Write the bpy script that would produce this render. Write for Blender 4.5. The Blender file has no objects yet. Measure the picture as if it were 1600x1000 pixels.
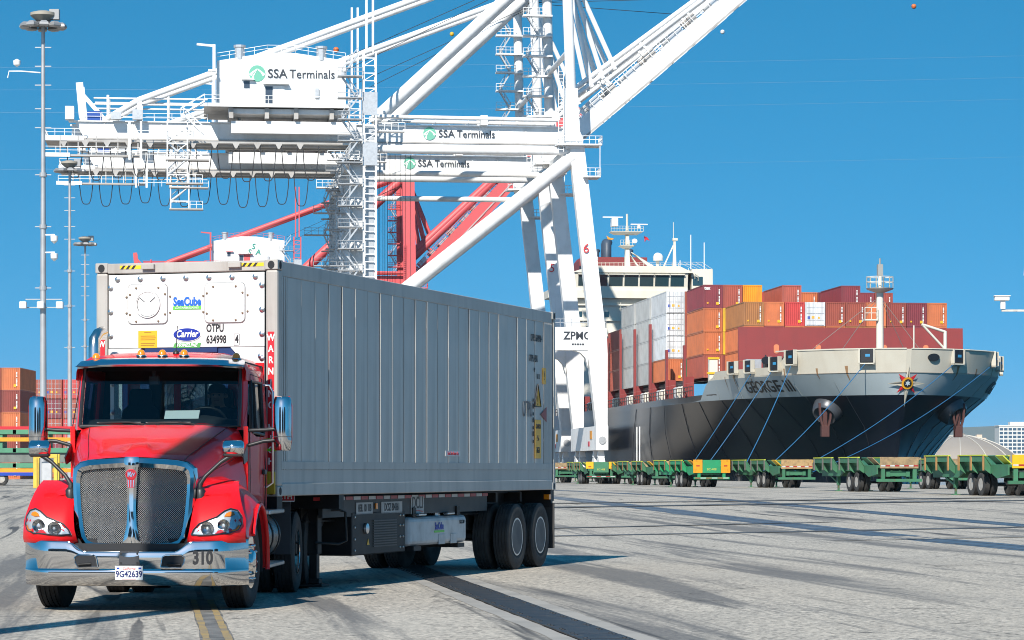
import bpy, bmesh, math, random
from math import sin, cos, pi, radians, sqrt, atan2
from mathutils import Matrix, Vector

S = bpy.context.scene
COL = S.collection
random.seed(7)

# ------------------------------------------------------------------ camera
CAM_H = 1.55
cam_d = bpy.data.cameras.new('camera'); cam = bpy.data.objects.new('camera', cam_d); COL.objects.link(cam)
cam.location = (0, 0, CAM_H); cam.rotation_euler = (radians(90), 0, 0)
cam_d.sensor_width = 36.0; cam_d.lens = 36.0*4425/1600       # about 100 mm
cam_d.shift_y = 235/1600                                      # rise: level camera, verticals stay vertical
cam_d.clip_start = 0.5; cam_d.clip_end = 60000
S.camera = cam

# ------------------------------------------------------------------ sky and sun
SUN_AZ = 16.6      # degrees: sun stands behind the camera, this far to its left
SUN_EL = 38.0
W = bpy.data.worlds.new('World'); S.world = W; W.use_nodes = True
nt = W.node_tree; nt.nodes.clear()
sky = nt.nodes.new('ShaderNodeTexSky'); sky.sky_type = 'NISHITA'; sky.sun_disc = False
sky.sun_elevation = radians(SUN_EL); sky.sun_rotation = radians(180+SUN_AZ)
sky.altitude = 0; sky.air_density = 1.0; sky.dust_density = 0.35; sky.ozone_density = 3.2
# clear dry air: look the sky up a little above the haze line everywhere
_tc = nt.nodes.new('ShaderNodeTexCoord'); _vm = nt.nodes.new('ShaderNodeVectorMath'); _vm.operation = 'MULTIPLY_ADD'
_vm.inputs[1].default_value = (1,1,1.35); _vm.inputs[2].default_value = (0,0,0.32)
nt.links.new(_tc.outputs['Generated'], _vm.inputs[0]); nt.links.new(_vm.outputs[0], sky.inputs['Vector'])
hs = nt.nodes.new('ShaderNodeHueSaturation'); hs.inputs['Saturation'].default_value = 1.37; hs.inputs['Hue'].default_value = 0.479
bg = nt.nodes.new('ShaderNodeBackground'); bg.inputs[1].default_value = 0.142
wo = nt.nodes.new('ShaderNodeOutputWorld')
nt.links.new(sky.outputs[0], hs.inputs['Color']); nt.links.new(hs.outputs[0], bg.inputs[0]); nt.links.new(bg.outputs[0], wo.inputs[0])
sd = bpy.data.lights.new('sun', 'SUN'); sd.energy = 5.0; sd.angle = radians(0.5); sd.color = (1.0, 0.95, 0.87)
sun = bpy.data.objects.new('sun', sd); COL.objects.link(sun)
_to = Vector((-sin(radians(SUN_AZ))*cos(radians(SUN_EL)), -cos(radians(SUN_AZ))*cos(radians(SUN_EL)), sin(radians(SUN_EL))))
sun.rotation_euler = _to.to_track_quat('Z', 'Y').to_euler(); sun.location = (-40, -60, 60)
S.view_settings.view_transform = 'Standard'; S.view_settings.look = 'None'
S.view_settings.exposure = 0.42; S.view_settings.gamma = 1.0; S.view_settings.use_curve_mapping = False
S.cycles.filter_width = 1.0; S.cycles.sample_clamp_indirect = 2.5; S.cycles.use_denoising = True; S.cycles.caustics_reflective = False; S.cycles.caustics_refractive = False; S.cycles.max_bounces = 6; S.cycles.diffuse_bounces = 2; S.cycles.glossy_bounces = 4; S.cycles.transmission_bounces = 4; S.cycles.volume_bounces = 0; S.cycles.transparent_max_bounces = 8

# ------------------------------------------------------------------ materials
MATS = {}
def mat(name, col, rough=0.5, metal=0.0, dirt=0.0, dscale=3.0, dcol=None, streak=None, coat=0.0, bump=0.0, bscale=20.0, emit=None, spec=0.5, var=0.0, rust=0.0):
    """procedural paint/metal: base colour, soft dirt and rust patches, fine relief"""
    if name in MATS: return MATS[name]
    m = bpy.data.materials.new(name); m.use_nodes = True; MATS[name] = m
    t = m.node_tree; b = t.nodes['Principled BSDF']; L = t.links.new
    b.inputs['Base Color'].default_value = (*col, 1); b.inputs['Roughness'].default_value = rough
    b.inputs['Metallic'].default_value = metal; b.inputs['Specular IOR Level'].default_value = spec
    if coat: b.inputs['Coat Weight'].default_value = coat; b.inputs['Coat Roughness'].default_value = 0.03
    if emit: b.inputs['Emission Color'].default_value = (*emit, 1); b.inputs['Emission Strength'].default_value = 1
    src = None
    tc = t.nodes.new('ShaderNodeTexCoord')
    if var:
        oi = t.nodes.new('ShaderNodeObjectInfo'); h = t.nodes.new('ShaderNodeHueSaturation')
        mr = t.nodes.new('ShaderNodeMapRange'); mr.inputs[3].default_value = 1-var; mr.inputs[4].default_value = 1+var
        L(oi.outputs['Random'], mr.inputs[0]); L(mr.outputs[0], h.inputs['Value']); h.inputs['Color'].default_value = (*col, 1)
        src = h.outputs[0]
    def layer(src, scale, lo, hi, c2, amt, stretch=None, detail=5):
        n = t.nodes.new('ShaderNodeTexNoise'); n.inputs['Scale'].default_value = scale; n.inputs['Detail'].default_value = detail
        mp = t.nodes.new('ShaderNodeMapping'); L(tc.outputs['Object'], mp.inputs[0]); L(mp.outputs[0], n.inputs['Vector'])
        if stretch: mp.inputs['Scale'].default_value = stretch
        r = t.nodes.new('ShaderNodeMapRange'); r.inputs[1].default_value = lo; r.inputs[2].default_value = hi; r.inputs[4].default_value = amt
        L(n.outputs[0], r.inputs[0])
        x = t.nodes.new('ShaderNodeMix'); x.data_type = 'RGBA'; L(r.outputs[0], x.inputs[0])
        if src: L(src, x.inputs[6])
        else: x.inputs[6].default_value = (*col, 1)
        x.inputs[7].default_value = (*c2, 1)
        return x.outputs[2]
    if dirt:
        dc = dcol or tuple(c*0.35+0.02 for c in col)
        src = layer(src, dscale, 0.42, 0.75, dc, dirt)
        if streak: src = layer(src, 1.0, 0.5, 0.72, dc, dirt*0.9, streak)
    if rust: src = layer(src, dscale*1.7, 0.62, 0.68, (0.16, 0.055, 0.02), rust, (1, 1, 0.6))
    if src: L(src, b.inputs['Base Color'])
    if bump:
        n = t.nodes.new('ShaderNodeTexNoise'); n.inputs['Scale'].default_value = bscale; n.inputs['Detail'].default_value = 4
        L(tc.outputs['Object'], n.inputs['Vector'])
        bp = t.nodes.new('ShaderNodeBump'); bp.inputs['Strength'].default_value = bump; bp.inputs['Distance'].default_value = 0.02
        L(n.outputs[0], bp.inputs['Height']); L(bp.outputs[0], b.inputs['Normal'])
    return m

def glassmat(name, tint=(0.55, 0.7, 0.72), rough=0.0):
    if name in MATS: return MATS[name]
    m = bpy.data.materials.new(name); m.use_nodes = True; MATS[name] = m; t = m.node_tree; t.nodes.clear()
    tr = t.nodes.new('ShaderNodeBsdfTransparent'); tr.inputs[0].default_value = (*tint, 1)
    gl = t.nodes.new('ShaderNodeBsdfGlossy'); gl.inputs['Roughness'].default_value = rough
    fr = t.nodes.new('ShaderNodeFresnel'); fr.inputs[0].default_value = 1.5
    mx = t.nodes.new('ShaderNodeMixShader'); o = t.nodes.new('ShaderNodeOutputMaterial')
    t.links.new(fr.outputs[0], mx.inputs[0]); t.links.new(tr.outputs[0], mx.inputs[1]); t.links.new(gl.outputs[0], mx.inputs[2]); t.links.new(mx.outputs[0], o.inputs[0])
    return m

# ------------------------------------------------------------------ mesh builder
class MB:
    def __init__(s): s.v = []; s.f = []; s.mi = []; s.cur = 0
    def add(s, vs, fs):
        n = len(s.v); s.v += [tuple(v) for v in vs]
        for f in fs: s.f.append(tuple(i+n for i in f)); s.mi.append(s.cur)
        return s
    def bx(s, x0, x1, y0, y1, z0, z1):
        return s.add([(x0,y0,z0),(x1,y0,z0),(x1,y1,z0),(x0,y1,z0),(x0,y0,z1),(x1,y0,z1),(x1,y1,z1),(x0,y1,z1)],
                     [(0,3,2,1),(4,5,6,7),(0,1,5,4),(1,2,6,5),(2,3,7,6),(3,0,4,7)])
    def box(s, c, d, m=None):
        vs = [Vector((x*d[0]/2, y*d[1]/2, z*d[2]/2)) for z in (-1,1) for x,y in ((-1,-1),(1,-1),(1,1),(-1,1))]
        if m is not None: vs = [m @ v for v in vs]
        c = Vector(c)
        return s.add([v+c for v in vs], [(0,3,2,1),(4,5,6,7),(0,1,5,4),(1,2,6,5),(2,3,7,6),(3,0,4,7)])
    def bar(s, p0, p1, w, h=None, up=(0,0,1), w1=None, h1=None):
        h = h or w; w1 = w1 or w; h1 = h1 or h
        p0 = Vector(p0); p1 = Vector(p1); d = (p1-p0).normalized(); up = Vector(up)
        if abs(d.dot(up)) > 0.98: up = Vector((0,1,0)) if abs(d.y) < 0.9 else Vector((1,0,0))
        a = d.cross(up).normalized(); b = a.cross(d)
        vs = []
        for p, ww, hh in ((p0,w,h),(p1,w1,h1)):
            for i, j in ((-1,-1),(1,-1),(1,1),(-1,1)): vs.append(p+a*(i*ww/2)+b*(j*hh/2))
        return s.add(vs, [(0,3,2,1),(4,5,6,7),(0,1,5,4),(1,2,6,5),(2,3,7,6),(3,0,4,7)])
    def ring(s, p, a, b, r, n): return [p+a*(r*cos(2*pi*i/n))+b*(r*sin(2*pi*i/n)) for i in range(n)]
    def tube(s, p0, p1, r, r1=None, n=10):
        p0 = Vector(p0); p1 = Vector(p1); d = (p1-p0).normalized(); r1 = r if r1 is None else r1
        a = d.orthogonal().normalized(); b = d.cross(a)
        return s.loft([s.ring(p0,a,b,r,n), s.ring(p1,a,b,r1,n)])
    def path(s, pts, r, n=8, rs=None):
        pts = [Vector(p) for p in pts]; rings = []; a = None
        for i, p in enumerate(pts):
            d = (pts[min(i+1,len(pts)-1)]-pts[max(i-1,0)]).normalized()
            a = d.orthogonal().normalized() if a is None else (a-d*a.dot(d)).normalized()
            rings.append(s.ring(p, a, d.cross(a), rs[i] if rs else r, n))
        return s.loft(rings)
    def loft(s, rings, closed=True, caps=True):
        n = len(rings[0]); vs = [v for r in rings for v in r]; fs = []
        for k in range(len(rings)-1):
            for i in range(n if closed else n-1):
                j = (i+1) % n; fs.append((k*n+i, k*n+j, (k+1)*n+j, (k+1)*n+i))
        if caps and closed: fs.append(tuple(range(n))[::-1]); fs.append(tuple((len(rings)-1)*n+i for i in range(n)))
        return s.add(vs, fs)
    def prism(s, poly, f0, f1):
        """poly: 2-D points; f0, f1 map a 2-D point to 3-D on each cap"""
        n = len(poly)
        return s.loft([[Vector(f0(p)) for p in poly], [Vector(f1(p)) for p in poly]])
    def prx(s, poly, x0, x1): return s.prism(poly, lambda p:(x0,p[0],p[1]), lambda p:(x1,p[0],p[1]))
    def pry(s, poly, y0, y1): return s.prism(poly, lambda p:(p[0],y0,p[1]), lambda p:(p[0],y1,p[1]))
    def prz(s, poly, z0, z1): return s.prism(poly, lambda p:(p[0],p[1],z0), lambda p:(p[0],p[1],z1))
    def lathe(s, prof, c, axis='x', n=28):
        """prof: (along, radius) list revolved about an axis through c"""
        c = Vector(c); e = {'x':((1,0,0),(0,1,0),(0,0,1)),'y':((0,1,0),(0,0,1),(1,0,0)),'z':((0,0,1),(1,0,0),(0,1,0))}[axis]
        ax, a, b = (Vector(q) for q in e)
        return s.loft([s.ring(c+ax*t, a, b, max(r,1e-4), n) for t, r in prof])
    def tf(s, m, start=0):
        s.v[start:] = [tuple(m @ Vector(v)) for v in s.v[start:]]; return s
    def mesh(s, name, mats, smooth=None, bevel=0, seg=1):
        me = bpy.data.meshes.new(name); me.from_pydata(s.v, [], s.f)
        for m in (mats if isinstance(mats, (list,tuple)) else [mats]): me.materials.append(m)
        if any(s.mi): me.polygons.foreach_set('material_index', s.mi)
        bm = bmesh.new(); bm.from_mesh(me)
        if bevel:
            bmesh.ops.remove_doubles(bm, verts=bm.verts, dist=1e-5)
        bmesh.ops.recalc_face_normals(bm, faces=bm.faces)
        if bevel:
            ed = [e for e in bm.edges if len(e.link_faces)==2 and e.calc_face_angle(0) > 0.5]
            bmesh.ops.bevel(bm, geom=ed, offset=bevel, segments=seg, affect='EDGES', profile=0.5, clamp_overlap=True)
        bm.to_mesh(me); bm.free()
        if smooth is not None:
            me.polygons.foreach_set('use_smooth', [True]*len(me.polygons)); me.set_sharp_from_angle(angle=radians(smooth))
        return me
    def build(s, name, mats, parent=None, smooth=None, bevel=0, seg=1, loc=None, rot=None):
        o = bpy.data.objects.new(name, s.mesh(name, mats, smooth, bevel, seg)); COL.objects.link(o)
        if parent: o.parent = parent
        if loc: o.location = loc
        if rot: o.rotation_euler = rot
        return o

def tag(o, label=None, cat=None, group=None, kind=None):
    if label: o['label'] = label
    if cat: o['category'] = cat
    if group: o['group'] = group
    if kind: o['kind'] = kind
    return o
def thing(name, label, cat, loc=(0,0,0), rotz=0, group=None):
    o = bpy.data.objects.new(name, None); COL.objects.link(o); o.location = loc; o.rotation_euler = (0,0,rotz)
    return tag(o, label, cat, group)
def inst(me, name, parent=None, loc=(0,0,0), rot=(0,0,0), scale=None):
    o = bpy.data.objects.new(name, me); COL.objects.link(o); o.parent = parent; o.location = loc; o.rotation_euler = rot
    if scale: o.scale = scale
    return o
def copy_tree(o, parent=None):
    c = o.copy(); COL.objects.link(c); c.parent = parent
    for ch in o.children: copy_tree(ch, c)
    return c
def setmat(o, m, i=0):
    o.material_slots[i].link = 'OBJECT'; o.material_slots[i].material = m

_txt = {}
def textmesh(txt, size, thick=0.004, bold=0.0, sx=1.0, align='CENTER', spacing=1.0, shear=0.0):
    k = (txt,size,thick,bold,sx,align,spacing,shear)
    if k in _txt: return _txt[k]
    cu = bpy.data.curves.new('txt', 'FONT'); cu.body = txt; cu.size = size; cu.align_x = align; cu.align_y = 'CENTER'
    cu.extrude = thick/2; cu.offset = bold; cu.space_character = spacing; cu.resolution_u = 3; cu.shear = shear
    o = bpy.data.objects.new('txt', cu); COL.objects.link(o)
    bpy.context.view_layer.update()
    me = bpy.data.meshes.new_from_object(o); bpy.data.objects.remove(o)
    me.materials.clear()
    if sx != 1: me.transform(Matrix.Diagonal((sx,1,1,1)))
    _txt[k] = me; return me
def text(txt, size, m, parent, loc, rot=(pi/2,0,0), name='lettering', **kw):
    me = textmesh(txt, size, **kw).copy(); me.materials.append(m)
    return inst(me, name, parent, loc, rot)

# ------------------------------------------------------------------ palette
CHROME = mat('chrome', (0.60,0.59,0.585), 0.05, 1.0, dirt=0.15, dscale=2.5, dcol=(0.4,0.4,0.4))
STEEL  = mat('brushed_metal', (0.6,0.61,0.62), 0.28, 1.0, dirt=0.3, dcol=(0.3,0.3,0.3))
RED    = mat('red_truck_paint', (0.68,0.004,0.008), 0.5, 0.0, coat=0.6, spec=0.2, dirt=0.10, dscale=2.0, dcol=(0.40,0.02,0.02))
BLACKP = mat('black_plastic', (0.018,0.018,0.02), 0.42, dirt=0.3, dcol=(0.07,0.065,0.06))
BLACKM = mat('black_chassis_metal', (0.012,0.012,0.013), 0.5, dirt=0.4, dcol=(0.045,0.04,0.035), dscale=4, spec=0.3)
RUBBER = mat('tyre_rubber', (0.014,0.014,0.015), 0.75, dirt=0.5, dcol=(0.045,0.042,0.038), dscale=5, bump=0.3, bscale=40)
RUBBERT= mat('dusty_tyre_rubber', (0.026,0.026,0.026), 0.85, dirt=0.6, dcol=(0.075,0.07,0.062), dscale=4, bump=0.3, bscale=40)
GLASS  = glassmat('window_glass', (0.50,0.60,0.62))
LENS   = glassmat('clear_lens', (0.92,0.94,0.95))
AMBER  = mat('amber_lens', (0.85,0.24,0.01), 0.15, coat=0.6)
REDLENS= mat('red_lens', (0.5,0.01,0.01), 0.2)
DARK   = mat('dark_interior', (0.012,0.013,0.016), 0.7)
WHITE  = mat('white_sheet', (0.8,0.8,0.79), 0.45, dirt=0.15, dscale=1.2, dcol=(0.5,0.48,0.44), streak=(6,6,0.5))
BLACKT = mat('black_lettering', (0.015,0.015,0.017), 0.5)
WHITET = mat('white_lettering', (0.82,0.82,0.80), 0.5)
REDT   = mat('red_decal', (0.55,0.02,0.03), 0.4)
YELT   = mat('yellow_decal', (0.80,0.42,0.02), 0.45, dirt=0.15)
BLUET  = mat('blue_decal', (0.01,0.05,0.36), 0.4)
GREENT = mat('green_decal', (0.12,0.55,0.06), 0.4)
# ================================================================== ground
TH = radians(7.3)                       # the quay runs this far left of the view
def gz(Y):
    t = min(max((Y-58)/75, 0), 1); return 0.40*t*t*(3-2*t)
def uv(u, v):                            # u across the quay, v along it
    X = u*cos(TH)-v*sin(TH); Y = u*sin(TH)+v*cos(TH); return X, Y
QUAY_U = 63.0                            # quay edge
def ground_material():
    m = bpy.data.materials.new('worn_yard_paving'); m.use_nodes = True; t = m.node_tree; L = t.links.new; N = t.nodes.new
    b = t.nodes['Principled BSDF']; tc = N('ShaderNodeTexCoord')
    mp = N('ShaderNodeMapping'); mp.inputs['Rotation'].default_value = (0,0,-TH); L(tc.outputs['Object'], mp.inputs[0])
    def noise(sc, det=4, stretch=None, dist=0.0, rot=0.0, rough=0.55):
        n = N('ShaderNodeTexNoise'); n.inputs['Scale'].default_value = sc; n.inputs['Detail'].default_value = det; n.inputs['Distortion'].default_value = dist; n.inputs['Roughness'].default_value = rough
        q = N('ShaderNodeMapping'); L(mp.outputs[0], q.inputs[0]); q.inputs['Rotation'].default_value = (0,0,rot)
        if stretch: q.inputs['Scale'].default_value = stretch
        q.inputs['Location'].default_value = (sc*3.1+rot*40,sc*1.7+rot*11,0); L(q.outputs[0], n.inputs['Vector']); return n.outputs[0]
    def rng(v, lo, hi, a=0.0, c=1.0):
        r = N('ShaderNodeMapRange'); r.inputs[1].default_value = lo; r.inputs[2].default_value = hi; r.inputs[3].default_value = a; r.inputs[4].default_value = c
        L(v, r.inputs[0]); return r.outputs[0]
    def mix(f, a, c):
        x = N('ShaderNodeMix'); x.data_type = 'RGBA'; L(f, x.inputs[0])
        for i, q in ((6,a),(7,c)):
            if isinstance(q, tuple): x.inputs[i].default_value = (*q,1)
            else: L(q, x.inputs[i])
        return x.outputs[2]
    def mul(a, c):
        x = N('ShaderNodeMath'); x.operation = 'MULTIPLY'; L(a, x.inputs[0])
        if isinstance(c, float): x.inputs[1].default_value = c
        else: L(c, x.inputs[1])
        return x.outputs[0]
    # aggregate: light stones in darker binder
    vor = N('ShaderNodeTexVoronoi'); vor.inputs['Scale'].default_value = 22; L(mp.outputs[0], vor.inputs['Vector'])
    c0 = mix(rng(noise(19,6,rough=0.75), 0.36, 0.64), (0.155,0.142,0.126), (0.62,0.555,0.462))
    hsv = N('ShaderNodeSeparateColor'); L(vor.outputs['Color'], hsv.inputs[0])
    c0 = mix(rng(hsv.outputs[0], 0.70, 0.85, 0, 0.75), c0, (0.66,0.585,0.485))
    c0 = mix(rng(hsv.outputs[1], 0.80, 0.92, 0, 0.8), c0, (0.10,0.095,0.09))
    # broad tone, warm and cool patches
    c1 = mix(rng(noise(0.12,4), 0.35, 0.65, 0, 0.45), c0, (0.40,0.352,0.29))
    c1 = mix(rng(noise(0.5,5,(1,0.25,1)), 0.5, 0.75, 0, 0.5), c1, (0.24,0.222,0.198))
    # traffic wear along the quay: long soft dark tracks
    lane = rng(noise(0.05,3), 0.42, 0.56)
    tr = rng(noise(1.0,6,(0.8,0.035,1),0.5,rough=0.65), 0.52, 0.61, 0, 0.9)
    c2 = mix(mul(tr, 0.9), c1, (0.115,0.112,0.11))
    # turning tyre marks
    sk = rng(noise(1.0,4,(1.7,0.05,1),0.9,radians(-13)), 0.61, 0.66, 0, 0.9)
    c3 = mix(mul(sk, lane), c2, (0.055,0.054,0.055))
    sk2 = rng(noise(1.0,3,(2.2,0.07,1),0.5,radians(24)), 0.64, 0.68, 0, 0.85)
    c3 = mix(mul(sk2, rng(noise(0.06,2),0.5,0.6)), c3, (0.06,0.06,0.06))
    # oil spots, pale dust
    c4 = mix(rng(noise(0.9,3), 0.72, 0.78, 0, 0.7), c3, (0.06,0.058,0.055))
    c4 = mix(rng(noise(0.35,6,(1,0.3,1),0.6), 0.60, 0.72, 0, 0.4), c4, (0.48,0.435,0.37))
    # fine cracks
    cv = N('ShaderNodeTexVoronoi'); cv.feature = 'DISTANCE_TO_EDGE'; cv.inputs['Scale'].default_value = 0.22
    dn = N('ShaderNodeTexNoise'); dn.inputs['Scale'].default_value = 1.3; dn.inputs['Detail'].default_value = 6; L(mp.outputs[0], dn.inputs['Vector'])
    va = N('ShaderNodeVectorMath'); va.operation = 'MULTIPLY_ADD'; L(dn.outputs['Color'], va.inputs[0]); va.inputs[1].default_value = (1.6,1.6,0); L(mp.outputs[0], va.inputs[2]); L(va.outputs[0], cv.inputs['Vector'])
    ck = mul(rng(cv.outputs['Distance'], 0.0, 0.008, 0.85, 0.0), rng(noise(0.15,3), 0.42, 0.55))
    c4 = mix(ck, c4, (0.05,0.048,0.045))
    L(c4, b.inputs['Base Color']); b.inputs['Roughness'].default_value = 0.82; b.inputs['Specular IOR Level'].default_value = 0.3
    bp = N('ShaderNodeBump'); bp.inputs['Strength'].default_value = 0.55; bp.inputs['Distance'].default_value = 0.012
    L(noise(32,4), bp.inputs['Height']); L(bp.outputs[0], b.inputs['Normal'])
    return m
PAVING = ground_material()
YS = [-120,-40,0]+[10*i for i in range(1,16)]+[200,300,420,700,1200,2600]
g = MB(); rows = []
for Y in YS:
    # right edge follows the quay line
    v = (Y-QUAY_U*sin(TH))/cos(TH); xe = QUAY_U*cos(TH)-v*sin(TH)
    rows.append([Vector((x, Y, gz(Y))) for x in (-5000,-600,-150,-60,-25,-8,0)]+[Vector((0.35*xe if xe>0 else 0.1,Y,gz(Y))), Vector((max(xe,0.2),Y,gz(Y)))] if xe > 0.5 else
                [Vector((xe-5000+i*(5000/8.0), Y, gz(Y))) for i in range(9)])
g.loft(rows, closed=False)
yard = g.build('ground', PAVING); tag(yard, kind='structure')
# quay face, water, far shore
CONC = mat('quay_concrete', (0.34,0.33,0.31), 0.85, dirt=0.5, dscale=0.8, bump=0.3, bscale=10)
q = MB()
a0 = uv(QUAY_U-0.6,-150); a1 = uv(QUAY_U-0.6,2600); b0 = uv(QUAY_U+0.02,-150); b1 = uv(QUAY_U+0.02,2600)
q.add([(a0[0],a0[1],-6),(a1[0],a1[1],-6),(b1[0],b1[1],-6),(b0[0],b0[1],-6),(a0[0],a0[1],-0.02),(a1[0],a1[1],0.36),(b1[0],b1[1],0.36),(b0[0],b0[1],-0.02)],
      [(0,3,2,1),(4,5,6,7),(0,1,5,4),(1,2,6,5),(2,3,7,6),(3,0,4,7)])
tag(q.build('quay_wall', CONC), kind='structure')
def water_mat():
    m = mat('harbour_water', (0.012,0.035,0.04), 0.08, bump=0.6, bscale=0.6); return m
wt = MB(); wt.add([(-6000,-300,-2.6),(9000,-300,-2.6),(9000,4200,-2.6),(-6000,4200,-2.6)], [(0,1,2,3)])
tag(wt.build('water', water_mat()), kind='structure')
sh = MB(); rr = []
for Y, z in ((2350,-3),(2380,0.6),(3500,1.2),(6000,3),(30000,8)): rr.append([Vector((x,Y,z)) for x in (-14000,-3000,0,300,800,3000,14000)])
sh.loft(rr, closed=False); tag(sh.build('far_shore', mat('far_shore_ground', (0.22,0.21,0.17), 0.9, dirt=0.5, dscale=0.01)), kind='structure')

def strip(name, u, w, v0, v1, m, dz, du=0.0, wig=0.0, n=40, rng=None):
    s = MB(); rows = []
    for i in range(n+1):
        v = v0+(v1-v0)*i/n; e = wig*(random.random()-0.5) if wig else 0; e2 = wig*(random.random()-0.5) if wig else 0
        r = []
        for uu in (u-w/2+e, u+w/2+e2):
            X, Y = uv(uu, v); r.append(Vector((X, Y, gz(Y)+dz)))
        rows.append(r)
    s.loft(rows, closed=False)
    return tag(s.build(name, m), kind='structure')
SMOOTHC = mat('trowelled_concrete', (0.34,0.315,0.28), 0.85, dirt=0.6, dscale=1.2, dcol=(0.17,0.16,0.15), bump=0.2, bscale=30)
TAR  = mat('smooth_asphalt', (0.06,0.068,0.085), 0.36, dirt=0.6, dscale=0.7, dcol=(0.19,0.19,0.19), bump=0.25, bscale=25)
TAR2 = mat('tar_patch', (0.07,0.069,0.068), 0.6, dirt=0.6, dscale=1.5, dcol=(0.19,0.185,0.175), bump=0.25, bscale=25)
# cable trench with steel cover plates between two concrete borders
strip('trench_border', 4.13-0.36, 0.21, 12, 110, SMOOTHC, 0.004, wig=0.03, n=200)
strip('trench_border', 4.13+0.37, 0.23, 12, 110, SMOOTHC, 0.004, wig=0.03, n=200)
strip('trench_floor', 4.13, 0.50, 12, 110, mat('trench_dark', (0.012,0.012,0.012), 0.9), 0.002)
tr = bpy.data.objects['trench_floor']
PLATE = mat('dark_steel_plate', (0.035,0.035,0.038), 0.5, 0.3, dirt=0.6, dscale=3, dcol=(0.10,0.09,0.075), bump=0.2, bscale=60, rust=0.5)
pm = MB().bx(-0.242,0.242,-0.388,0.388,0.0,0.012)
for sx in (-0.18,0.18):
    for sy in (-0.3,0.3): pm.tube((sx,sy,0.012),(sx,sy,0.019),0.022,n=6)
pme = pm.mesh('trench_plate', PLATE)
for i in range(100):
    v = 18+i*0.785; X, Y = uv(4.13+random.uniform(-0.004,0.004), v)
    o = inst(pme, 'trench_plate', tr, (X,Y,gz(Y)+0.004+random.uniform(0,0.003)), (random.uniform(-0.004,0.004),random.uniform(-0.004,0.004),TH+random.uniform(-0.004,0.004)))
# double yellow line on a dark band
YEL = mat('worn_yellow_line', (0.34,0.235,0.095), 0.8, dirt=1.0, dscale=2.6, dcol=(0.17,0.155,0.13), rust=0.0)
PALEL = mat('worn_pale_line', (0.33,0.32,0.29), 0.8, dirt=0.8, dscale=6, dcol=(0.12,0.118,0.11))
strip('dark_seal_band', 0.62, 0.30, 14, 66, mat('worn_seal', (0.11,0.107,0.10), 0.75, dirt=0.9, dscale=2.2, dcol=(0.30,0.28,0.25), bump=0.3, bscale=30), 0.004, wig=0.03, n=60)
for du in (-0.10, 0.10): strip('yellow_line', 0.62+du, 0.07, 14, 34, YEL, 0.008, wig=0.012, n=60)
for du in (-0.10, 0.10): strip('yellow_line', 0.62+du, 0.12, 34, 62, PALEL, 0.008, wig=0.012, n=60)
# smooth dark asphalt lanes (old rail slots) further out
for u, w in ((17.3,1.25),(23.4,1.0)):
    strip('asphalt_strip', u, w, 10, 260, TAR, 0.004, wig=0.12, n=120)
    for du in (-0.35,0.33): strip('rail_slot', u+du, 0.09, 10, 260, mat('slot_steel', (0.19,0.19,0.20), 0.45, 0.5, dirt=0.5), 0.008, n=80)
# cross patches of tar, tyre-dark
for k, (p0, p1, w) in enumerate((((-2.5,63.5),(24,82),0.9),((-0.5,72),(9,80),0.6),((-12,90),(40,128),1.6),((-12,97.5),(44,137),1.1),((7,62),(26,74),0.4))):
    s = MB(); rows = []; d = Vector((p1[0]-p0[0],p1[1]-p0[1])).normalized(); nn = Vector((-d.y,d.x))
    for i in range(41):
        f = i/40; c = Vector(p0).lerp(Vector(p1), f); ww = w*(0.55+0.45*sin(pi*f))*random.uniform(0.7,1.1)
        r = []
        for sgn in (-1,1):
            p = c+nn*sgn*ww/2; r.append(Vector((p.x,p.y,gz(p.y)+0.012+0.004*k)))
        rows.append(r)
    s.loft(rows, closed=False); tag(s.build('tar_patch', TAR2), kind='structure')
# ================================================================== red tractor
# local frame: x to the image right, y backwards from the bumper, z up
TA = radians(2.6)
TRUCK = thing('tractor_truck', 'red day-cab tractor truck with chrome bumper pulling the grey container', 'truck', (-4.18,30.9,0), -TA)
T = TRUCK
def interp(tab, x):
    if x <= tab[0][0]: return tab[0][1]
    for (a,b),(c,d) in zip(tab, tab[1:]):
        if x <= c: return b+(d-b)*(x-a)/(c-a)
    return tab[-1][1]
def sinterp(tab, x):
    if x <= tab[0][0]: return tab[0][1]
    for (a,b),(c,d) in zip(tab, tab[1:]):
        if x <= c:
            t = (x-a)/(c-a); t = t*t*(3-2*t)*0.5+t*0.5; return b+(d-b)*t
    return tab[-1][1]
# ---- hood: a lofted skin
def hood_section(y):
    f = (y-0.36)/(1.98-0.36)
    w  = interp(((0,0.62),(0.25,0.70),(0.6,0.84),(1,0.965)), f)
    zt = interp(((0,1.665),(0.12,1.74),(0.3,1.81),(0.55,1.93),(1,2.10)), f)
    zs = interp(((0,1.50),(0.3,1.60),(1,1.84)), f)
    ridge = interp(((0,0.16),(0.28,0.10),(0.34,0.02),(1,0.0)), f)      # raised spine behind the grille crown
    rz = interp(((0,0.03),(0.26,0.065),(0.36,0.0),(1,0)), f)
    pts = []
    half = [(0,zt+rz),(ridge*0.7+0.004,zt+rz),(ridge+0.03,zt+0.005),(0.55*w,zt-0.005),(0.84*w,zt-0.035),(0.95*w,zt-0.08),(w,(zt+zs)/2-0.05),(w+0.03,zs-0.08),(w+0.06,zs-0.35),(w+0.07,1.10),(w+0.05,0.80)]
    L_ = [Vector((-x,y,z)) for x,z in half[:0:-1]]; R_ = [Vector((x,y,z)) for x,z in half]
    return L_+R_
h = MB(); h.loft([hood_section(0.36+i*(1.62/14)) for i in range(15)], closed=False)
HOOD = h.build('hood', RED, T, smooth=38)
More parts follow.
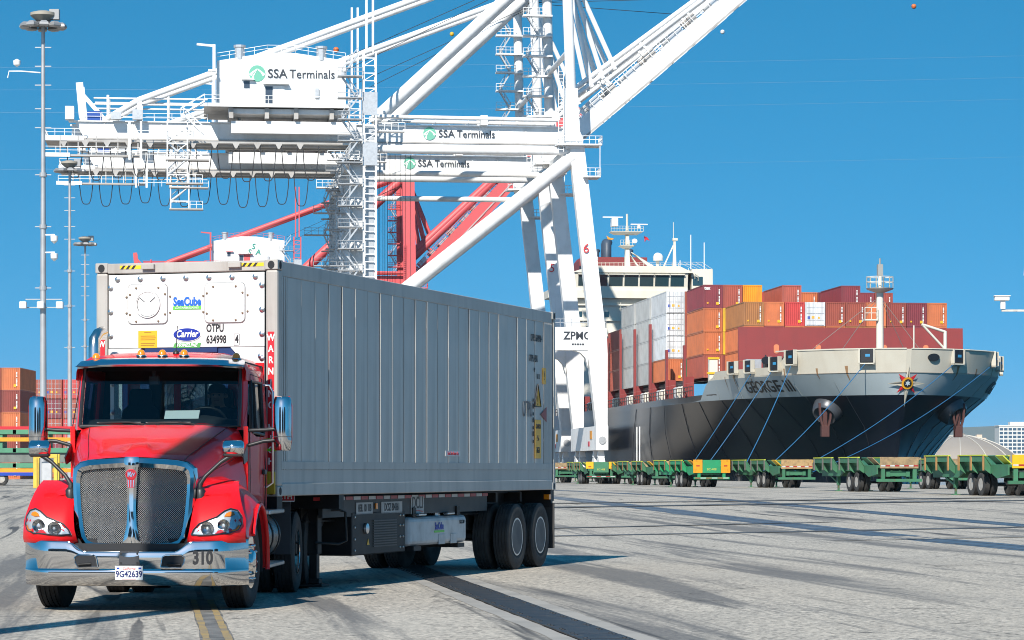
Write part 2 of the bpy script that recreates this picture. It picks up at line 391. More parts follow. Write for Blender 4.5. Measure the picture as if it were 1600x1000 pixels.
for s in (-1,1):
    hb = MB().prx([(1.58,1.70),(1.93,1.86),(1.93,1.66),(1.66,1.62)], s*1.02, s*1.035); hb.build('side_vent', mat('vent_dark', (0.02,0.02,0.025), 0.3), HOOD)
for k_ in (4, 7):      # hood creases and shut lines
    for s in (-1,1):
        pts = []
        for i in range(15):
            r = hood_section(0.36+i*(1.62/14)); n0 = len(r)//2; p = r[n0+s*k_]; pts.append(p+Vector((s*0.004,0,0.003)))
        MB().path(pts, 0.004, n=4).build('shut_line', mat('gap_dark', (0.06,0.002,0.003), 0.6), HOOD)
for s in (-1,1):
    MB().bx(s*1.005-0.02,s*1.005+0.02,1.50,1.62,1.30,1.36).build('hood_latch', BLACKP, HOOD, bevel=0.006)
# ---- fenders
def fender(s):
    m = MB(); rings = []
    ztop = ((0.10,0.98),(0.20,1.13),(0.45,1.34),(0.8,1.455),(1.2,1.485),(1.6,1.43),(1.95,1.30),(2.05,1.22))
    wid  = ((0.10,1.16),(0.3,1.225),(0.7,1.255),(1.2,1.265),(1.7,1.25),(2.05,1.22))
    n = 26
    for i in range(n+1):
        y = 0.36+1.69*i/n; zt = sinterp(ztop,y); w = interp(wid,y)
        r2 = 0.66**2-(y-1.22)**2
        zb = 0.795 if y < 0.5 else 0.0
        arch = 0.50+sqrt(r2) if r2 > 0 else 0.0
        zb = max(0.80 if y < 0.7 else 0.42, arch)
        zb = min(zb, zt-0.12)
        pr = [(0.66, min(zt+0.06,1.50)),(0.74,zt+0.02),(0.86,zt-0.005),(0.98,zt-0.05),(1.10,zt-0.13),(w-0.05,zt-0.235 if zt-0.235>zb+0.02 else zb+0.04),(w,max(zb+0.03,zt-0.36)),(w+0.005,(zb+zt-0.36)/2 if zb<zt-0.42 else zb+0.02),(w+0.012,zb+0.01),(w-0.03,zb),(w-0.28,zb-0.005)]
        rings.append([Vector((s*x,y,z)) for x,z in pr])
    m.loft(rings, closed=False)
    # front face below the top line, wrapping to the grille
    fr = []
    for k in range(9):
        x = 0.50+k*(1.16-0.50)/8; y0 = 0.10+0.0*k
        yy = 0.16-0.06*sin(pi*min(1,(x-0.5)/0.5)*0.5)+(0.10*max(0,(x-0.95)/0.21)**2)
        zt = 0.98+ (0.02 if x<0.9 else 0)
        fr.append((x,yy))
    rows = []
    for z, back in ((0.755,0.05),(0.80,0.0),(0.90,0.015),(1.0,0.05),(1.10,0.11),(1.2,0.19),(1.3,0.30),(1.38,0.43),(1.44,0.62)):
        row = []
        for k in range(13):
            x = 0.50+k*(1.235-0.50)/12
            lim = 1.235 if z < 1.0 else 1.235-(z-1.0)*0.30
            xi = interp(((0.75,0.60),(0.9,0.635),(1.1,0.66),(1.44,0.70)), z)
            x = xi+(lim-xi)*k/12
            e = max(0,(x-0.98)/0.255); i_ = max(0,(0.74-x)/0.14)
            y = 0.10+back+0.22*e**2.2+0.10*i_**1.5
            row.append(Vector((s*x,y,z)))
        rows.append(row)
    m2 = MB(); m2.loft(rows, closed=False)
    o = m.build('fender', RED, T, smooth=50)
    m2.build('fender_nose', RED, o, smooth=60)
    lip = MB(); pts = []
    for k in range(19):
        a = radians(-8+k*158/18); pts.append((s*1.272, 1.22+0.665*cos(a), 0.50+0.665*sin(a)))
    lip.path(pts, 0.028, n=6); lip.build('arch_lip', RED, o, smooth=60)
    wl = MB(); rings = []
    for x in (0.62,1.22):
        rings.append([Vector((s*x, 1.22+0.63*cos(radians(a)), 0.50+0.63*sin(radians(a)))) for a in range(-10,191,10)])
    wl.loft(rings, closed=False); wl.build('wheel_well', DARK, o, smooth=60)
    # headlamp
    def fy(x, z):
        back = interp(((0.755,0.05),(0.80,0.0),(0.90,0.015),(1.0,0.05),(1.10,0.11),(1.2,0.19)), z); e = max(0,(x-0.98)/0.255); i_ = max(0,(0.74-x)/0.14)
        return 0.10+back+0.22*e**2.2+0.10*i_**1.5
    poly = [(0.665,0.845),(0.69,0.90),(0.75,0.965),(0.85,1.005),(0.94,1.04),(1.02,1.105),(1.08,1.13),(1.15,1.11),(1.19,1.05),(1.20,0.96),(1.17,0.90),(1.08,0.862),(0.90,0.848),(0.76,0.84)]
    def patch(off, pl, name, mt, parent, sc=1.0):
        cx = sum(p[0] for p in pl)/len(pl); cz = sum(p[1] for p in pl)/len(pl); q = MB(); rr = []
        for f in (1.0,0.8,0.6,0.4,0.2,0.02): rr.append([Vector((s*(cx+(x-cx)*f*sc), fy(cx+(x-cx)*f*sc, cz+(z-cz)*f*sc)-off, cz+(z-cz)*f*sc)) for x,z in pl])
        q.loft(rr, caps=False); return q.build(name, mt, parent, smooth=60)
    hl = patch(0.004, poly, 'headlight', mat('headlamp_chrome', (0.72,0.75,0.78), 0.3, 0.55, bump=0.5, bscale=12), T, 1.03)
    bez = MB(); n_ = len(poly)
    bez.path([(s*x, fy(x,z)-0.012, z) for x,z in poly+[poly[0]]], 0.009, n=5); bez.build('bezel', mat('bezel_dark', (0.03,0.03,0.035), 0.25), hl, smooth=60)
    for (x,z,r,inner) in ((0.845,0.915,0.075,0.03),(1.02,0.945,0.07,0.042)):
        b_ = MB(); c = (s*x, fy(x,z)-0.012, z)
        b_.lathe([(0.0,r),(0.0,r*0.93),(0.03,r*0.72),(0.045,r*0.42),(0.048,0.001)], c, 'y', 24); b_.build('lamp_bowl', CHROME, hl, smooth=60)
        b2 = MB(); b2.lathe([(-0.006,0.001),(-0.003,inner*0.7),(0.012,inner),(0.04,inner)], c, 'y', 18); b2.build('lamp_bulb', mat('bulb_glass', (0.75,0.78,0.8), 0.05, 0.6), hl, smooth=60)
        b3 = MB(); c2 = Vector(c)+Vector((0,-0.004,0)); b3.lathe([(0.0,r*1.02),(-0.008,r*1.0),(0.0,r*0.93)], c2, 'y', 24); b3.build('lamp_ring', CHROME, hl, smooth=60)
    patch(0.016, [(1.02,1.045),(1.04,1.08),(1.08,1.10),(1.12,1.09),(1.13,1.06),(1.08,1.045)], 'turn_signal', AMBER, hl)
    patch(0.016, [(1.09,0.885),(1.14,0.905),(1.175,0.96),(1.185,0.92),(1.155,0.885)], 'side_marker', AMBER, hl)
    patch(0.030, poly, 'lens', LENS, hl)
for s in (-1,1): fender(s)
# ---- grille
def gy(x, z): return 0.16+0.13*(abs(x)/0.70)**2+0.035*(z-0.68)/1.0      # bowed and leaning back
def gpt(x, z, d=0.0): return Vector((x, gy(x,z)+d, z))
gs = MB()
def hw(z): return interp(((0.66,0.50),(0.75,0.565),(0.9,0.60),(1.45,0.665),(1.6,0.675),(1.69,0.655)), z)
def gbar(path, wid, depth=0.07):
    rings = []
    for (x,z,dx,dz) in path:
        n2 = Vector((dx,0,dz)).normalized(); p = gpt(x,z)
        a = p-n2*wid/2+Vector((0,0.035,0)); b_ = p-n2*wid*0.36+Vector((0,-0.012,0)); c = p+Vector((0,-0.03,0)); d = p+n2*wid*0.36+Vector((0,-0.012,0)); e = p+n2*wid/2+Vector((0,0.03,0))
        rings.append([a,b_,c,d,e,e+Vector((0,depth,0)),a+Vector((0,depth,0))])
    gs.loft(rings)
outer = []
pts = [(0.0,1.635),(0.12,1.63),(0.3,1.62),(0.48,1.605),(0.57,1.585),(0.618,1.545),(0.632,1.47),(0.628,1.3),(0.612,1.1),(0.59,0.93),(0.565,0.82),(0.52,0.755),(0.44,0.722),(0.25,0.715),(0.0,0.712)]
full = [(-x,z) for x,z in pts[:0:-1]][::-1]
loop = pts+[(-x,z) for x,z in pts[-2:0:-1]]
rings = []; n_ = len(loop)
for i, (x,z) in enumerate(loop):
    x0,z0 = loop[i-1]; x1,z1 = loop[(i+1)%n_]; tx, tz = x1-x0, z1-z0; l = sqrt(tx*tx+tz*tz); nx, nz = -tz/l, tx/l      # inward/outward normal
    wid = 0.13 if z > 1.5 else (0.095 if z < 0.8 else 0.105)
    p = gpt(x,z); n2 = Vector((nx,0,nz))
    rings.append([p-n2*wid/2+Vector((0,0.05,0)), p-n2*wid*0.36+Vector((0,-0.008,0)), p+Vector((0,-0.03,0)), p+n2*wid*0.36+Vector((0,-0.012,0)), p+n2*wid/2+Vector((0,0.03,0)), p+n2*wid/2+Vector((0,0.21,0)), p-n2*wid/2+Vector((0,0.21,0))])
rings.append(rings[0]); gs.loft(rings, caps=False)
GR = gs.build('grille_surround', CHROME, T, smooth=35)
cb = MB(); rings = []
for z, w_, pr in ((1.70,0.075,0.05),(1.66,0.085,0.055),(1.58,0.07,0.05),(1.4,0.055,0.04),(1.15,0.047,0.03),(0.95,0.055,0.03),(0.80,0.085,0.03),(0.73,0.11,0.02)):
    y = gy(0,z)-pr
    rings.append([Vector((-w_,y+0.10,z)),Vector((-w_,y+0.02,z)),Vector((-w_*0.45,y,z)),Vector((w_*0.45,y,z)),Vector((w_,y+0.02,z)),Vector((w_,y+0.10,z))])
cb.loft(rings); cb.build('centre_bar', CHROME, GR, smooth=30)
def mesh_mat():
    m = bpy.data.materials.new('woven_wire_mesh'); m.use_nodes = True; t = m.node_tree; L = t.links.new; N = t.nodes.new; b = t.nodes['Principled BSDF']
    tc = N('ShaderNodeTexCoord'); sp = N('ShaderNodeSeparateXYZ'); L(tc.outputs['Object'], sp.inputs[0])
    def sn(a, k, o2=None, k2=0):
        mm = N('ShaderNodeMath'); mm.operation = 'MULTIPLY'; mm.inputs[1].default_value = k; L(a, mm.inputs[0]); cur = mm.outputs[0]
        if o2 is not None:
            m2 = N('ShaderNodeMath'); m2.operation = 'MULTIPLY_ADD'; m2.inputs[1].default_value = k2; L(o2, m2.inputs[0]); L(cur, m2.inputs[2]); cur = m2.outputs[0]
        q = N('ShaderNodeMath'); q.operation = 'SINE'; L(cur, q.inputs[0]); return q.outputs[0]
    k = 2*pi/0.021
    a = sn(sp.outputs[0], k); c = sn(sp.outputs[2], k)
    p = N('ShaderNodeMath'); p.operation = 'MULTIPLY'; L(a, p.inputs[0]); L(c, p.inputs[1])
    r = N('ShaderNodeMapRange'); r.inputs[1].default_value = -0.25; r.inputs[2].default_value = 0.25; L(p.outputs[0], r.inputs[0])
    x = N('ShaderNodeMix'); x.data_type = 'RGBA'; L(r.outputs[0], x.inputs[0]); x.inputs[6].default_value = (0.008,0.008,0.009,1); x.inputs[7].default_value = (0.62,0.60,0.57,1)
    L(x.outputs[2], b.inputs['Base Color']); b.inputs['Metallic'].default_value = 0.85; b.inputs['Roughness'].default_value = 0.38
    bp = N('ShaderNodeBump'); bp.inputs['Strength'].default_value = 0.9; bp.inputs['Distance'].default_value = 0.006; L(p.outputs[0], bp.inputs['Height']); L(bp.outputs[0], b.inputs['Normal'])
    return m
MESHM = mesh_mat()
for s in (-1,1):
    gm = MB(); rows = []
    for k in range(9):
        z = 0.745+k*(1.585-0.745)/8; x1 = interp(((0.745,0.53),(0.85,0.56),(1.1,0.59),(1.5,0.61),(1.6,0.59)), z)
        rows.append([Vector((s*(0.055+(x1-0.055)*i/8), gy(0.055+(x1-0.055)*i/8,z)+0.035, z)) for i in range(9)])
    gm.loft(rows, closed=False); gm.build('grille_mesh', MESHM, GR, smooth=60)
bk = MB(); bk.loft([[Vector((x, gy(x,z)+0.10, z)) for x in (-0.6,-0.3,0,0.3,0.6)] for z in (0.72,1.2,1.6)], closed=False); bk.build('radiator', DARK, GR)
bd = MB(); zb = 1.505; yb = gy(0,zb)-0.052
bd.lathe([(0,0.062),(-0.012,0.062),(-0.014,0.05),(-0.008,0.046),(-0.008,0.001)], (0,yb,zb), 'y', 24)
bd.prism([(-0.045,1.45),(0.045,1.45),(0.036,1.36),(-0.036,1.36)], lambda p:(p[0],gy(0,p[1])-0.062,p[1]), lambda p:(p[0],gy(0,p[1])-0.045,p[1]))
bad = bd.build('badge', mat('badge_red', (0.5,0.02,0.03), 0.3, 0.3, coat=0.5), GR, smooth=40)
fl = MB()
for x in (-0.03,0,0.03): fl.prism([(x-0.006,1.445),(x+0.006,1.445),(x*0.85+0.004,1.365),(x*0.85-0.004,1.365)], lambda p:(p[0],gy(0,p[1])-0.066,p[1]), lambda p:(p[0],gy(0,p[1])-0.06,p[1]))
fl.build('badge_flute', CHROME, bad)
text('K', 0.075, CHROME, bad, (-0.016,yb-0.012,zb), bold=0.002); text('W', 0.05, CHROME, bad, (0.018,yb-0.012,zb), bold=0.001)
un = MB(); un.loft([[Vector((x, gy(x,0.7)+0.02+d, z)) for x in (-0.62,-0.5,-0.25,0,0.25,0.5,0.62)] for z,d in ((0.735,0.03),(0.665,0.0),(0.645,0.03))], closed=False)
un.build('nose_panel', RED, T, smooth=40)
# ---- bumper
def by(x):
    a = abs(x); return 0.03+0.05*(a/0.8)**2 if a < 0.85 else 0.087+0.40*((a-0.85)/0.40)**2.4+0.06*(a-0.85)
def btop(x):
    a = abs(x); return sinterp(((0,0.675),(0.50,0.675),(0.68,0.785),(1.3,0.80)), a)
bm_ = MB(); rings = []; xs = [i*1.245/40 for i in range(-40,41)]
for x in xs:
    y = by(x); t = btop(x); zz = [(t,0.07),(t,0.02),(t-0.012,-0.010),(t-0.028,-0.016),((t-0.03+0.475)/2,-0.012),(0.475,0.002),(0.462,-0.012),(0.45,-0.016),(0.36,-0.006),(0.30,0.03),(0.285,0.06),(0.285,0.12)]
    rings.append([Vector((x, y+d, z)) for z,d in zz])
bm_.loft(rings, closed=False)
BUM = bm_.build('bumper', CHROME, T, smooth=40)
bk = MB(); rows = [[Vector((x, by(x)+0.09, z)) for x in xs[4:-4:4]] for z in (0.30,0.75)]; bk.loft(rows, closed=False); bk.build('bumper_backing', DARK, BUM)
gap = MB(); gap.bx(-1.1,1.1,0.24,0.30,0.60,0.80); gap.build('valance', DARK, T)
for s in (-1,1):
    op = MB(); pl = [(0.34,0.455+0.03),(0.36,0.62),(0.40,0.635),(0.56,0.635),(0.605,0.60),(0.615,0.54),(0.58,0.49),(0.40,0.485)]
    pl = [(0.345,0.495),(0.365,0.605),(0.40,0.625),(0.57,0.625),(0.605,0.60),(0.60,0.54),(0.565,0.49)]
    f0 = lambda p:(s*p[0], by(p[0])-0.020, p[1]); f1 = lambda p:(s*p[0], by(p[0])+0.02, p[1])
    op.prism(pl, f0, f1); fog = op.build('tow_opening', DARK, BUM)
    rim = MB(); rim.path([(s*x, by(x)-0.020, z) for x,z in pl+[pl[0]]], 0.008, n=6); rim.build('opening_rim', CHROME, fog, smooth=60)
    hk = MB(); hk.tube((s*0.42,by(0.42)-0.026,0.53),(s*0.56,by(0.56)-0.026,0.52),0.014); hk.build('tow_pin', BLACKM, fog, smooth=60)
pl = MB(); pl.bx(-0.115,0.115,by(0)-0.014,by(0)+0.01,0.515,0.665); bpl = pl.build('blank_plate_mount', mat('plate_grey', (0.05,0.05,0.055), 0.4), BUM, bevel=0.006)
sc = MB()
for x in (-0.09,0.09):
    for z in (0.54,0.64): sc.tube((x,by(0)-0.02,z),(x,by(0)-0.01,z),0.012,n=8)
sc.build('mount_screw', BLACKT, bpl)
pl = MB(); pl.bx(-0.153,0.153,by(0)-0.026,by(0)-0.018,0.355,0.508)
lic = pl.build('licence_plate', mat('plate_white', (0.80,0.80,0.78), 0.4), BUM, bevel=0.003)
yl = by(0)-0.0275
text('9G42639', 0.098, mat('plate_blue', (0.01,0.02,0.12), 0.5), lic, (0,yl,0.415), bold=0.0022, sx=0.80, thick=0.002)
text('California', 0.045, mat('plate_red', (0.6,0.02,0.02), 0.5), lic, (0.0,yl,0.479), sx=0.8, shear=0.3, thick=0.002)
st = MB(); st.bx(-0.135,-0.105,yl,yl+0.002,0.472,0.49); st.bx(0.105,0.135,yl,yl+0.002,0.472,0.49); st.build('plate_sticker', BLUET, lic)
st = MB(); st.bx(-0.075,0.075,yl,yl+0.002,0.362,0.367); st.build('plate_slogan', REDT, lic)
fm_ = textmesh('310', 0.20, thick=0.003, bold=0.008, sx=0.74).copy(); fm_.materials.append(BLACKT)
for v in fm_.vertices:
    x = 0.80+v.co.x; z = 0.588+v.co.y; v.co = (x, by(x)-0.019-v.co.z, z)
inst(fm_, 'fleet_number', BUM)
# ---- cab
def prof_roof(y):   # outer roof height
    return interp(((2.10,2.80),(2.22,2.87),(2.5,2.94),(3.0,2.965),(3.4,2.95),(3.60,2.90),(3.66,2.82)), y)
def cabw(z): return interp(((0.95,1.03),(1.6,1.05),(2.1,1.035),(2.6,1.0),(2.75,0.985),(2.85,0.95),(2.92,0.85)), z)
roof = MB(); rings = []
for i in range(15):
    y = 2.08+1.58*i/14; zt = prof_roof(y)
    rings.append([Vector((sx*x, y, z)) for sx, x, z in [(-1,1.0,2.60),(-1,0.995,2.70),(-1,0.965,min(2.80,zt-0.02)),(-1,0.87,min(2.88,zt-0.008)),(-1,0.6,zt-0.012),(-1,0.25,zt),(1,0.25,zt),(1,0.6,zt-0.012),(1,0.87,min(2.88,zt-0.008)),(1,0.965,min(2.80,zt-0.02)),(1,0.995,2.70),(1,1.0,2.60)]])
roof.loft(rings, closed=False); ROOF = roof.build('roof', RED, T, smooth=40)
cabb = MB()
for s in (-1,1):
    # door lower skin, rear quarter, pillars
    X = lambda z: s*cabw(z)
    def panel(poly, th=0.05):
        cabb.prism(poly, lambda p:(X(p[1]),p[0],p[1]), lambda p:(X(p[1])-s*th,p[0],p[1]))
    panel([(1.98,0.80),(3.62,0.80),(3.62,1.95),(2.62,1.95),(2.02,2.02),(1.93,2.06)])
    panel([(3.34,1.95),(3.66,1.95),(3.66,2.72),(3.34,2.72)])
    panel([(2.22,2.60),(3.66,2.60),(3.66,2.74),(2.24,2.74)])
    # windscreen pillar
    cabb.loft([[Vector((s*x,y,z)) for x,y in ((0.905+d,1.97+e),(0.965+d,1.99+e),(1.0+d,2.10+e),(0.93+d,2.10+e))] for z,d,e in ((2.02,0.0,0.0),(2.4,-0.005,0.115),(2.76,-0.02,0.225))])
cabb.bx(-1.03,1.03,3.60,3.64,0.85,2.02); cabb.bx(-1.0,1.0,3.60,3.64,2.62,2.86)
for x in (-1.0,-0.62,0.56,0.86): cabb.bx(x-0.05 if x<0 else x, x+0.10 if x<0 else x+0.14, 3.60,3.64,2.02,2.62)
cabb.bx(-0.1,-0.02,3.60,3.64,2.02,2.62)
CAB = cabb.build('cab_shell', RED, T, smooth=35)
cow = MB()   # cowl under the windscreen
rows = []
for d, z in ((0.0,2.085),(0.10,2.115),(0.16,2.09)): rows.append([Vector((x, 1.86+0.13*(x/0.92)**2+d, z-0.06*(x/0.92)**2)) for x in [i*0.98/8 for i in range(-8,9)]])
cow.loft(rows, closed=False); cow.build('cowl', BLACKP, T, smooth=50)
def wsy(x, z): return 1.97-0.10*(1-(x/0.93)**2)+(z-2.05)*0.32
ws = MB(); rows = []
for k in range(8):
    z = 2.06+k*(2.80-2.06)/7; w = 0.93-0.02*k/7; rows.append([Vector((w*i/8, wsy(w*i/8,z), z)) for i in range(-8,9)])
ws.loft(rows, closed=False); WS = ws.build('windscreen', GLASS, T, smooth=80)
gk = MB(); lp = [(w_,z) for w_,z in ((-0.93,2.06),(-0.915,2.8))]
loop = [(0.93*i/8,2.06) for i in range(-8,9)]+[(0.925,2.4),(0.912,2.80)]+[(0.912*i/8,2.80) for i in range(7,-9,-1)]+[(-0.925,2.4),(-0.93,2.06)]
gk.path([Vector((x,wsy(x,z)-0.004,z)) for x,z in loop], 0.022, n=6); gk.build('windscreen_seal', BLACKP, WS, smooth=60)
fr_ = MB(); rows = [[Vector((0.91*i/8, wsy(0.91*i/8,z)+0.006, z)) for i in range(-8,9)] for z in (2.705,2.79)]; fr_.loft(rows, closed=False); fr_.build('tint_band', BLACKP, WS)  # black strip paints the visor's shadow onto the top of the glass
for s, x0 in ((-1,-0.30),(1,0.28)):
    wp = MB(); p = [Vector((x0+0.14,wsy(x0+0.14,2.06)-0.05,2.085)), Vector((x0-0.05,wsy(x0-0.05,2.1)-0.035,2.11)), Vector((x0-0.40,wsy(x0-0.4,2.09)-0.03,2.10))]
    wp.path(p, 0.010, n=5); wp.tube(p[2]+Vector((-0.02,0,0)), p[1]+Vector((0.15,0.0,-0.005)), 0.008, n=5); wp.build('wiper', BLACKP, WS)
for s in (-1,1):
    dg = MB(); pl = [(2.28,2.00),(3.30,1.98),(3.30,2.60),(2.44,2.60)]
    dg.prism(pl, lambda p:(s*(cabw(p[1])-0.012),p[0],p[1]), lambda p:(s*(cabw(p[1])-0.018),p[0],p[1])); dw = dg.build('door_window', GLASS, T)
    e = MB(); e.path([(s*(cabw(z)-0.002),y,z) for y,z in pl+[pl[0]]], 0.02, n=6); e.build('window_seal', BLACKP, dw)
    vb = MB(); vb.bar((s*(cabw(2)+0.0),2.62,1.98),(s*(cabw(2.6)+0.0),2.66,2.60),0.03,0.02); vb.build('vent_bar', BLACKP, dw)
    sl = MB(); sl.path([(s*(cabw(z)+0.003),y,z) for y,z in ((2.06,2.02),(2.05,1.4),(2.08,0.86),(3.36,0.86),(3.40,1.5),(3.38,2.66),(2.40,2.68),(2.06,2.03))], 0.006, n=4); sl.build('door_gap', DARK, CAB)
    hd = MB(); hd.bx(s*1.055-0.02,s*1.055+0.02,3.14,3.32,1.50,1.56); hd.build('door_handle', BLACKP, CAB, bevel=0.008)
    gh = MB(); gh.path([(s*1.04,3.50,1.35),(s*1.12,3.50,1.40),(s*1.12,3.50,2.50),(s*1.08,3.50,2.58),(s*1.0,3.50,2.58)], 0.017, n=8); gh.build('grab_handle', STEEL, T, smooth=60)
hg = MB(); hg.path([(1.10,2.98,0.0+1.90),(1.13,2.94,2.3),(1.12,2.92,2.62),(1.04,2.92,2.69)], 0.014, n=6)
rw = MB(); rw.bx(-0.84,0.86,3.612,3.618,2.02,2.62); rw.build('rear_window', GLASS, T)
# visor
vs = MB(); rows = []
for z, d, ww in ((2.755,-0.25,0.965),(2.775,-0.262,0.975),(2.80,-0.25,0.98),(2.85,-0.09,0.965),(2.865,0.03,0.94)):
    rows.append([Vector((ww*i/12, 2.17-0.10*(1-(i/12)**2)+0.12*abs(i/12)**5+d, z-0.025*(abs(i/12)**4))) for i in range(-12,13)])
vs.loft(rows, closed=False); VIS = vs.build('sun_visor', mat('visor_metal', (0.55,0.58,0.62), 0.14, 1.0, dirt=0.2, dcol=(0.3,0.3,0.3)), T, smooth=50)
vs = MB(); rows = [[Vector((0.98*i/12, 2.17-0.10*(1-(i/12)**2)+d, z)) for i in range(-12,13)] for z,d in ((2.752,-0.24),(2.80,0.02))]; vs.loft(rows, closed=False); vs.build('visor_underside', BLACKP, VIS)
for x in (-0.80,-0.265,-0.015,0.24,0.85):
    zz = 2.885 if abs(x) < 0.5 else 2.845; yy = 2.26 if abs(x)<0.5 else 2.28
    ml = MB(); ml.lathe([(0,0.062),(0.012,0.06),(0.018,0.05)], (x,yy,zz), 'z', 16); b_ = ml.build('marker_lamp_base', STEEL, T, smooth=50)
    ml = MB(); ml.lathe([(0.014,0.05),(0.05,0.043),(0.075,0.026),(0.08,0.001)], (x,yy,zz), 'z', 16); ml.build('marker_lamp', AMBER, b_, smooth=60)
an = MB(); an.lathe([(0,0.04),(0.03,0.032),(0.04,0.012)], (0.115,2.45,2.925), 'z', 12); an.path([(0.115,2.45,2.95),(0.128,2.46,3.25)], 0.005, n=5); an.build('antenna', BLACKP, T, smooth=50)
# interior
it = MB(); rows = []
for d, z in ((0.0,2.04),(0.12,2.13),(0.30,2.15),(0.45,2.12),(0.5,1.9)): rows.append([Vector((x, 1.99+0.10*(x/0.9)**2+d, z+(0.05*math.exp(-((x-0.45)/0.22)**2) if d>0.2 else 0))) for x in [i*0.94/10 for i in range(-10,11)]])
it.loft(rows, closed=False); DASH = it.build('dashboard', mat('dash_plastic', (0.03,0.032,0.036), 0.6), T, smooth=60)
fi = MB(); fi.bx(-1.0,1.0,2.05,3.6,0.95,1.02); fi.build('cab_floor', DARK, T)
hl_ = MB(); hl_.bx(-0.96,0.96,2.2,3.58,2.80,2.82); hl_.build('headliner', DARK, T)
bw = MB(); bw.bx(-0.98,0.98,3.575,3.59,0.98,2.03); bw.bx(-0.98,-0.88,3.575,3.59,2.03,2.75); bw.bx(-0.40,-0.22,3.575,3.59,2.03,2.62); bw.bx(-0.98,0.98,3.575,3.59,2.60,2.82); bw.bx(0.28,0.31,3.575,3.59,2.03,2.6); bw.build('rear_lining', DARK, T)
sw = MB(); c = Vector((0.47,2.52,2.13)); tilt = radians(28)
pts = [c+Vector((0.23*cos(a), 0.23*sin(a)*sin(tilt)*-1+0.0, 0.23*sin(a)*cos(tilt)*0.8)) for a in [2*pi*i/28 for i in range(29)]]
sw.path(pts, 0.016, n=6); sw.bar(pts[0],pts[14],0.04,0.02); sw.tube(c, c+Vector((0,-0.3,-0.25)), 0.035); sw.build('steering_wheel', BLACKP, T, smooth=60)
def seat(x):
    st = MB(); st.bx(x-0.25,x+0.25,2.95,3.40,1.50,1.66); st.build('seat', mat('seat_fabric', (0.02,0.022,0.03), 0.9), T, bevel=0.04, seg=2)
    sb = MB(); sb.loft([[Vector((x-w,3.36+d,z)),Vector((x+w,3.36+d,z)),Vector((x+w*0.95,3.48+d,z)),Vector((x-w*0.95,3.48+d,z))] for z,w,d in ((1.6,0.25,0),(2.1,0.25,0.03),(2.28,0.22,0.05),(2.34,0.15,0.06),(2.50,0.14,0.06),(2.54,0.11,0.06))])
    sb.build('seat_back', mat('seat_fabric', (0.02,0.022,0.03), 0.9), T, bevel=0.02, seg=2)
seat(0.50); seat(-0.48)
pp = MB(); pp.add([(0.02,2.16,2.152),(0.42,2.19,2.155),(0.42,2.30,2.255),(0.02,2.27,2.25)], [(0,1,2,3)]); pp.build('paper_on_dash', mat('paper', (0.75,0.76,0.72), 0.7), T)
mi = MB(); mi.bx(-0.17,-0.05,2.24,2.27,2.55,2.66); mi.bx(-0.13,-0.09,2.22,2.26,2.64,2.76); mi.build('dash_camera', BLACKP, T, bevel=0.01)
# ---- mirrors
for s in (-1,1):
    mx = s*1.43; my = 2.02
    mb = MB(); 
    rings = []
    for z, k in ((1.78,0.80),(1.80,0.95),(1.9,1.0),(2.28,1.0),(2.36,0.97),(2.40,0.85),(2.41,0.6)):
        rings.append([Vector((mx+k*0.105*cos(a)*(1 if abs(cos(a))<0.8 else 1), my-0.02-k*0.10*sin(a) if sin(a)>0 else my-0.02-k*0.02*sin(a), z)) for a in [2*pi*i/18 for i in range(18)]])
    mb.loft(rings); MR = mb.build('mirror_housing', CHROME, T, smooth=45)
    lo = MB(); lo.bx(mx-0.106,mx+0.106,my-0.122,my+0.0,1.935,1.943); lo.build('mirror_split', BLACKP, MR)
    mbk = MB(); mbk.loft([[Vector((mx+k*0.112*cos(a), my+(0.05 if sin(a)>0 else 0.0)*abs(sin(a))-0.005, z)) for a in [2*pi*i/18 for i in range(18)]] for z,k in ((1.78,0.8),(1.9,1.0),(2.30,1.0),(2.41,0.75))]); mbk.build('mirror_back', RED, MR, smooth=45)
    gl_ = MB(); gl_.bx(mx-0.09,mx+0.09,my+0.052,my+0.056,1.96,2.36); gl_.build('mirror_glass', CHROME, MR)
    for z0, z1 in ((2.03,2.01),(1.90,1.83)):
        ar = MB(); ar.path([(mx-s*0.08,my+0.0,z0),(mx-s*0.22,my-0.01,z0-0.01),(s*1.00,my-0.05,z1)], 0.022, n=8); ar.build('mirror_arm', BLACKP, MR, smooth=60)
    hx = s*1.08; hy = 0.47; hz = 1.80
    hm = MB(); rings = []
    for x, k in ((-0.118,0.5),(-0.112,0.8),(-0.09,1.0),(0.09,1.0),(0.112,0.8),(0.118,0.5)):
        rings.append([Vector((hx+x, hy-0.09*k*cos(a)*(1 if cos(a)>0 else 0.4), hz+0.085*k*sin(a))) for a in [2*pi*i/14 for i in range(14)]])
    hm.loft(rings); HM = hm.build('hood_mirror', CHROME, T, smooth=50)
    bb = MB(); bb.bx(hx-0.112,hx+0.112,hy-0.05,hy+0.045,hz-0.10,hz-0.055); bb.build('mirror_base', BLACKP, HM, bevel=0.015)
    ar = MB(); ar.path([(hx-s*0.02,hy,hz-0.08),(hx-s*0.14,hy-0.02,hz-0.16),(hx-s*0.30,hy-0.06,hz-0.31),(hx-s*0.36,hy-0.08,hz-0.40),(hx-s*0.355,hy-0.08,hz-0.52)], 0.024, n=8, rs=[0.03,0.022,0.022,0.028,0.03]); ar.lathe([(-0.07,0.05),(0.03,0.055),(0.06,0.03)], (hx-s*0.355,hy-0.08,hz-0.50), 'z', 12); ar.build('mirror_stalk', BLACKP, HM, smooth=60)
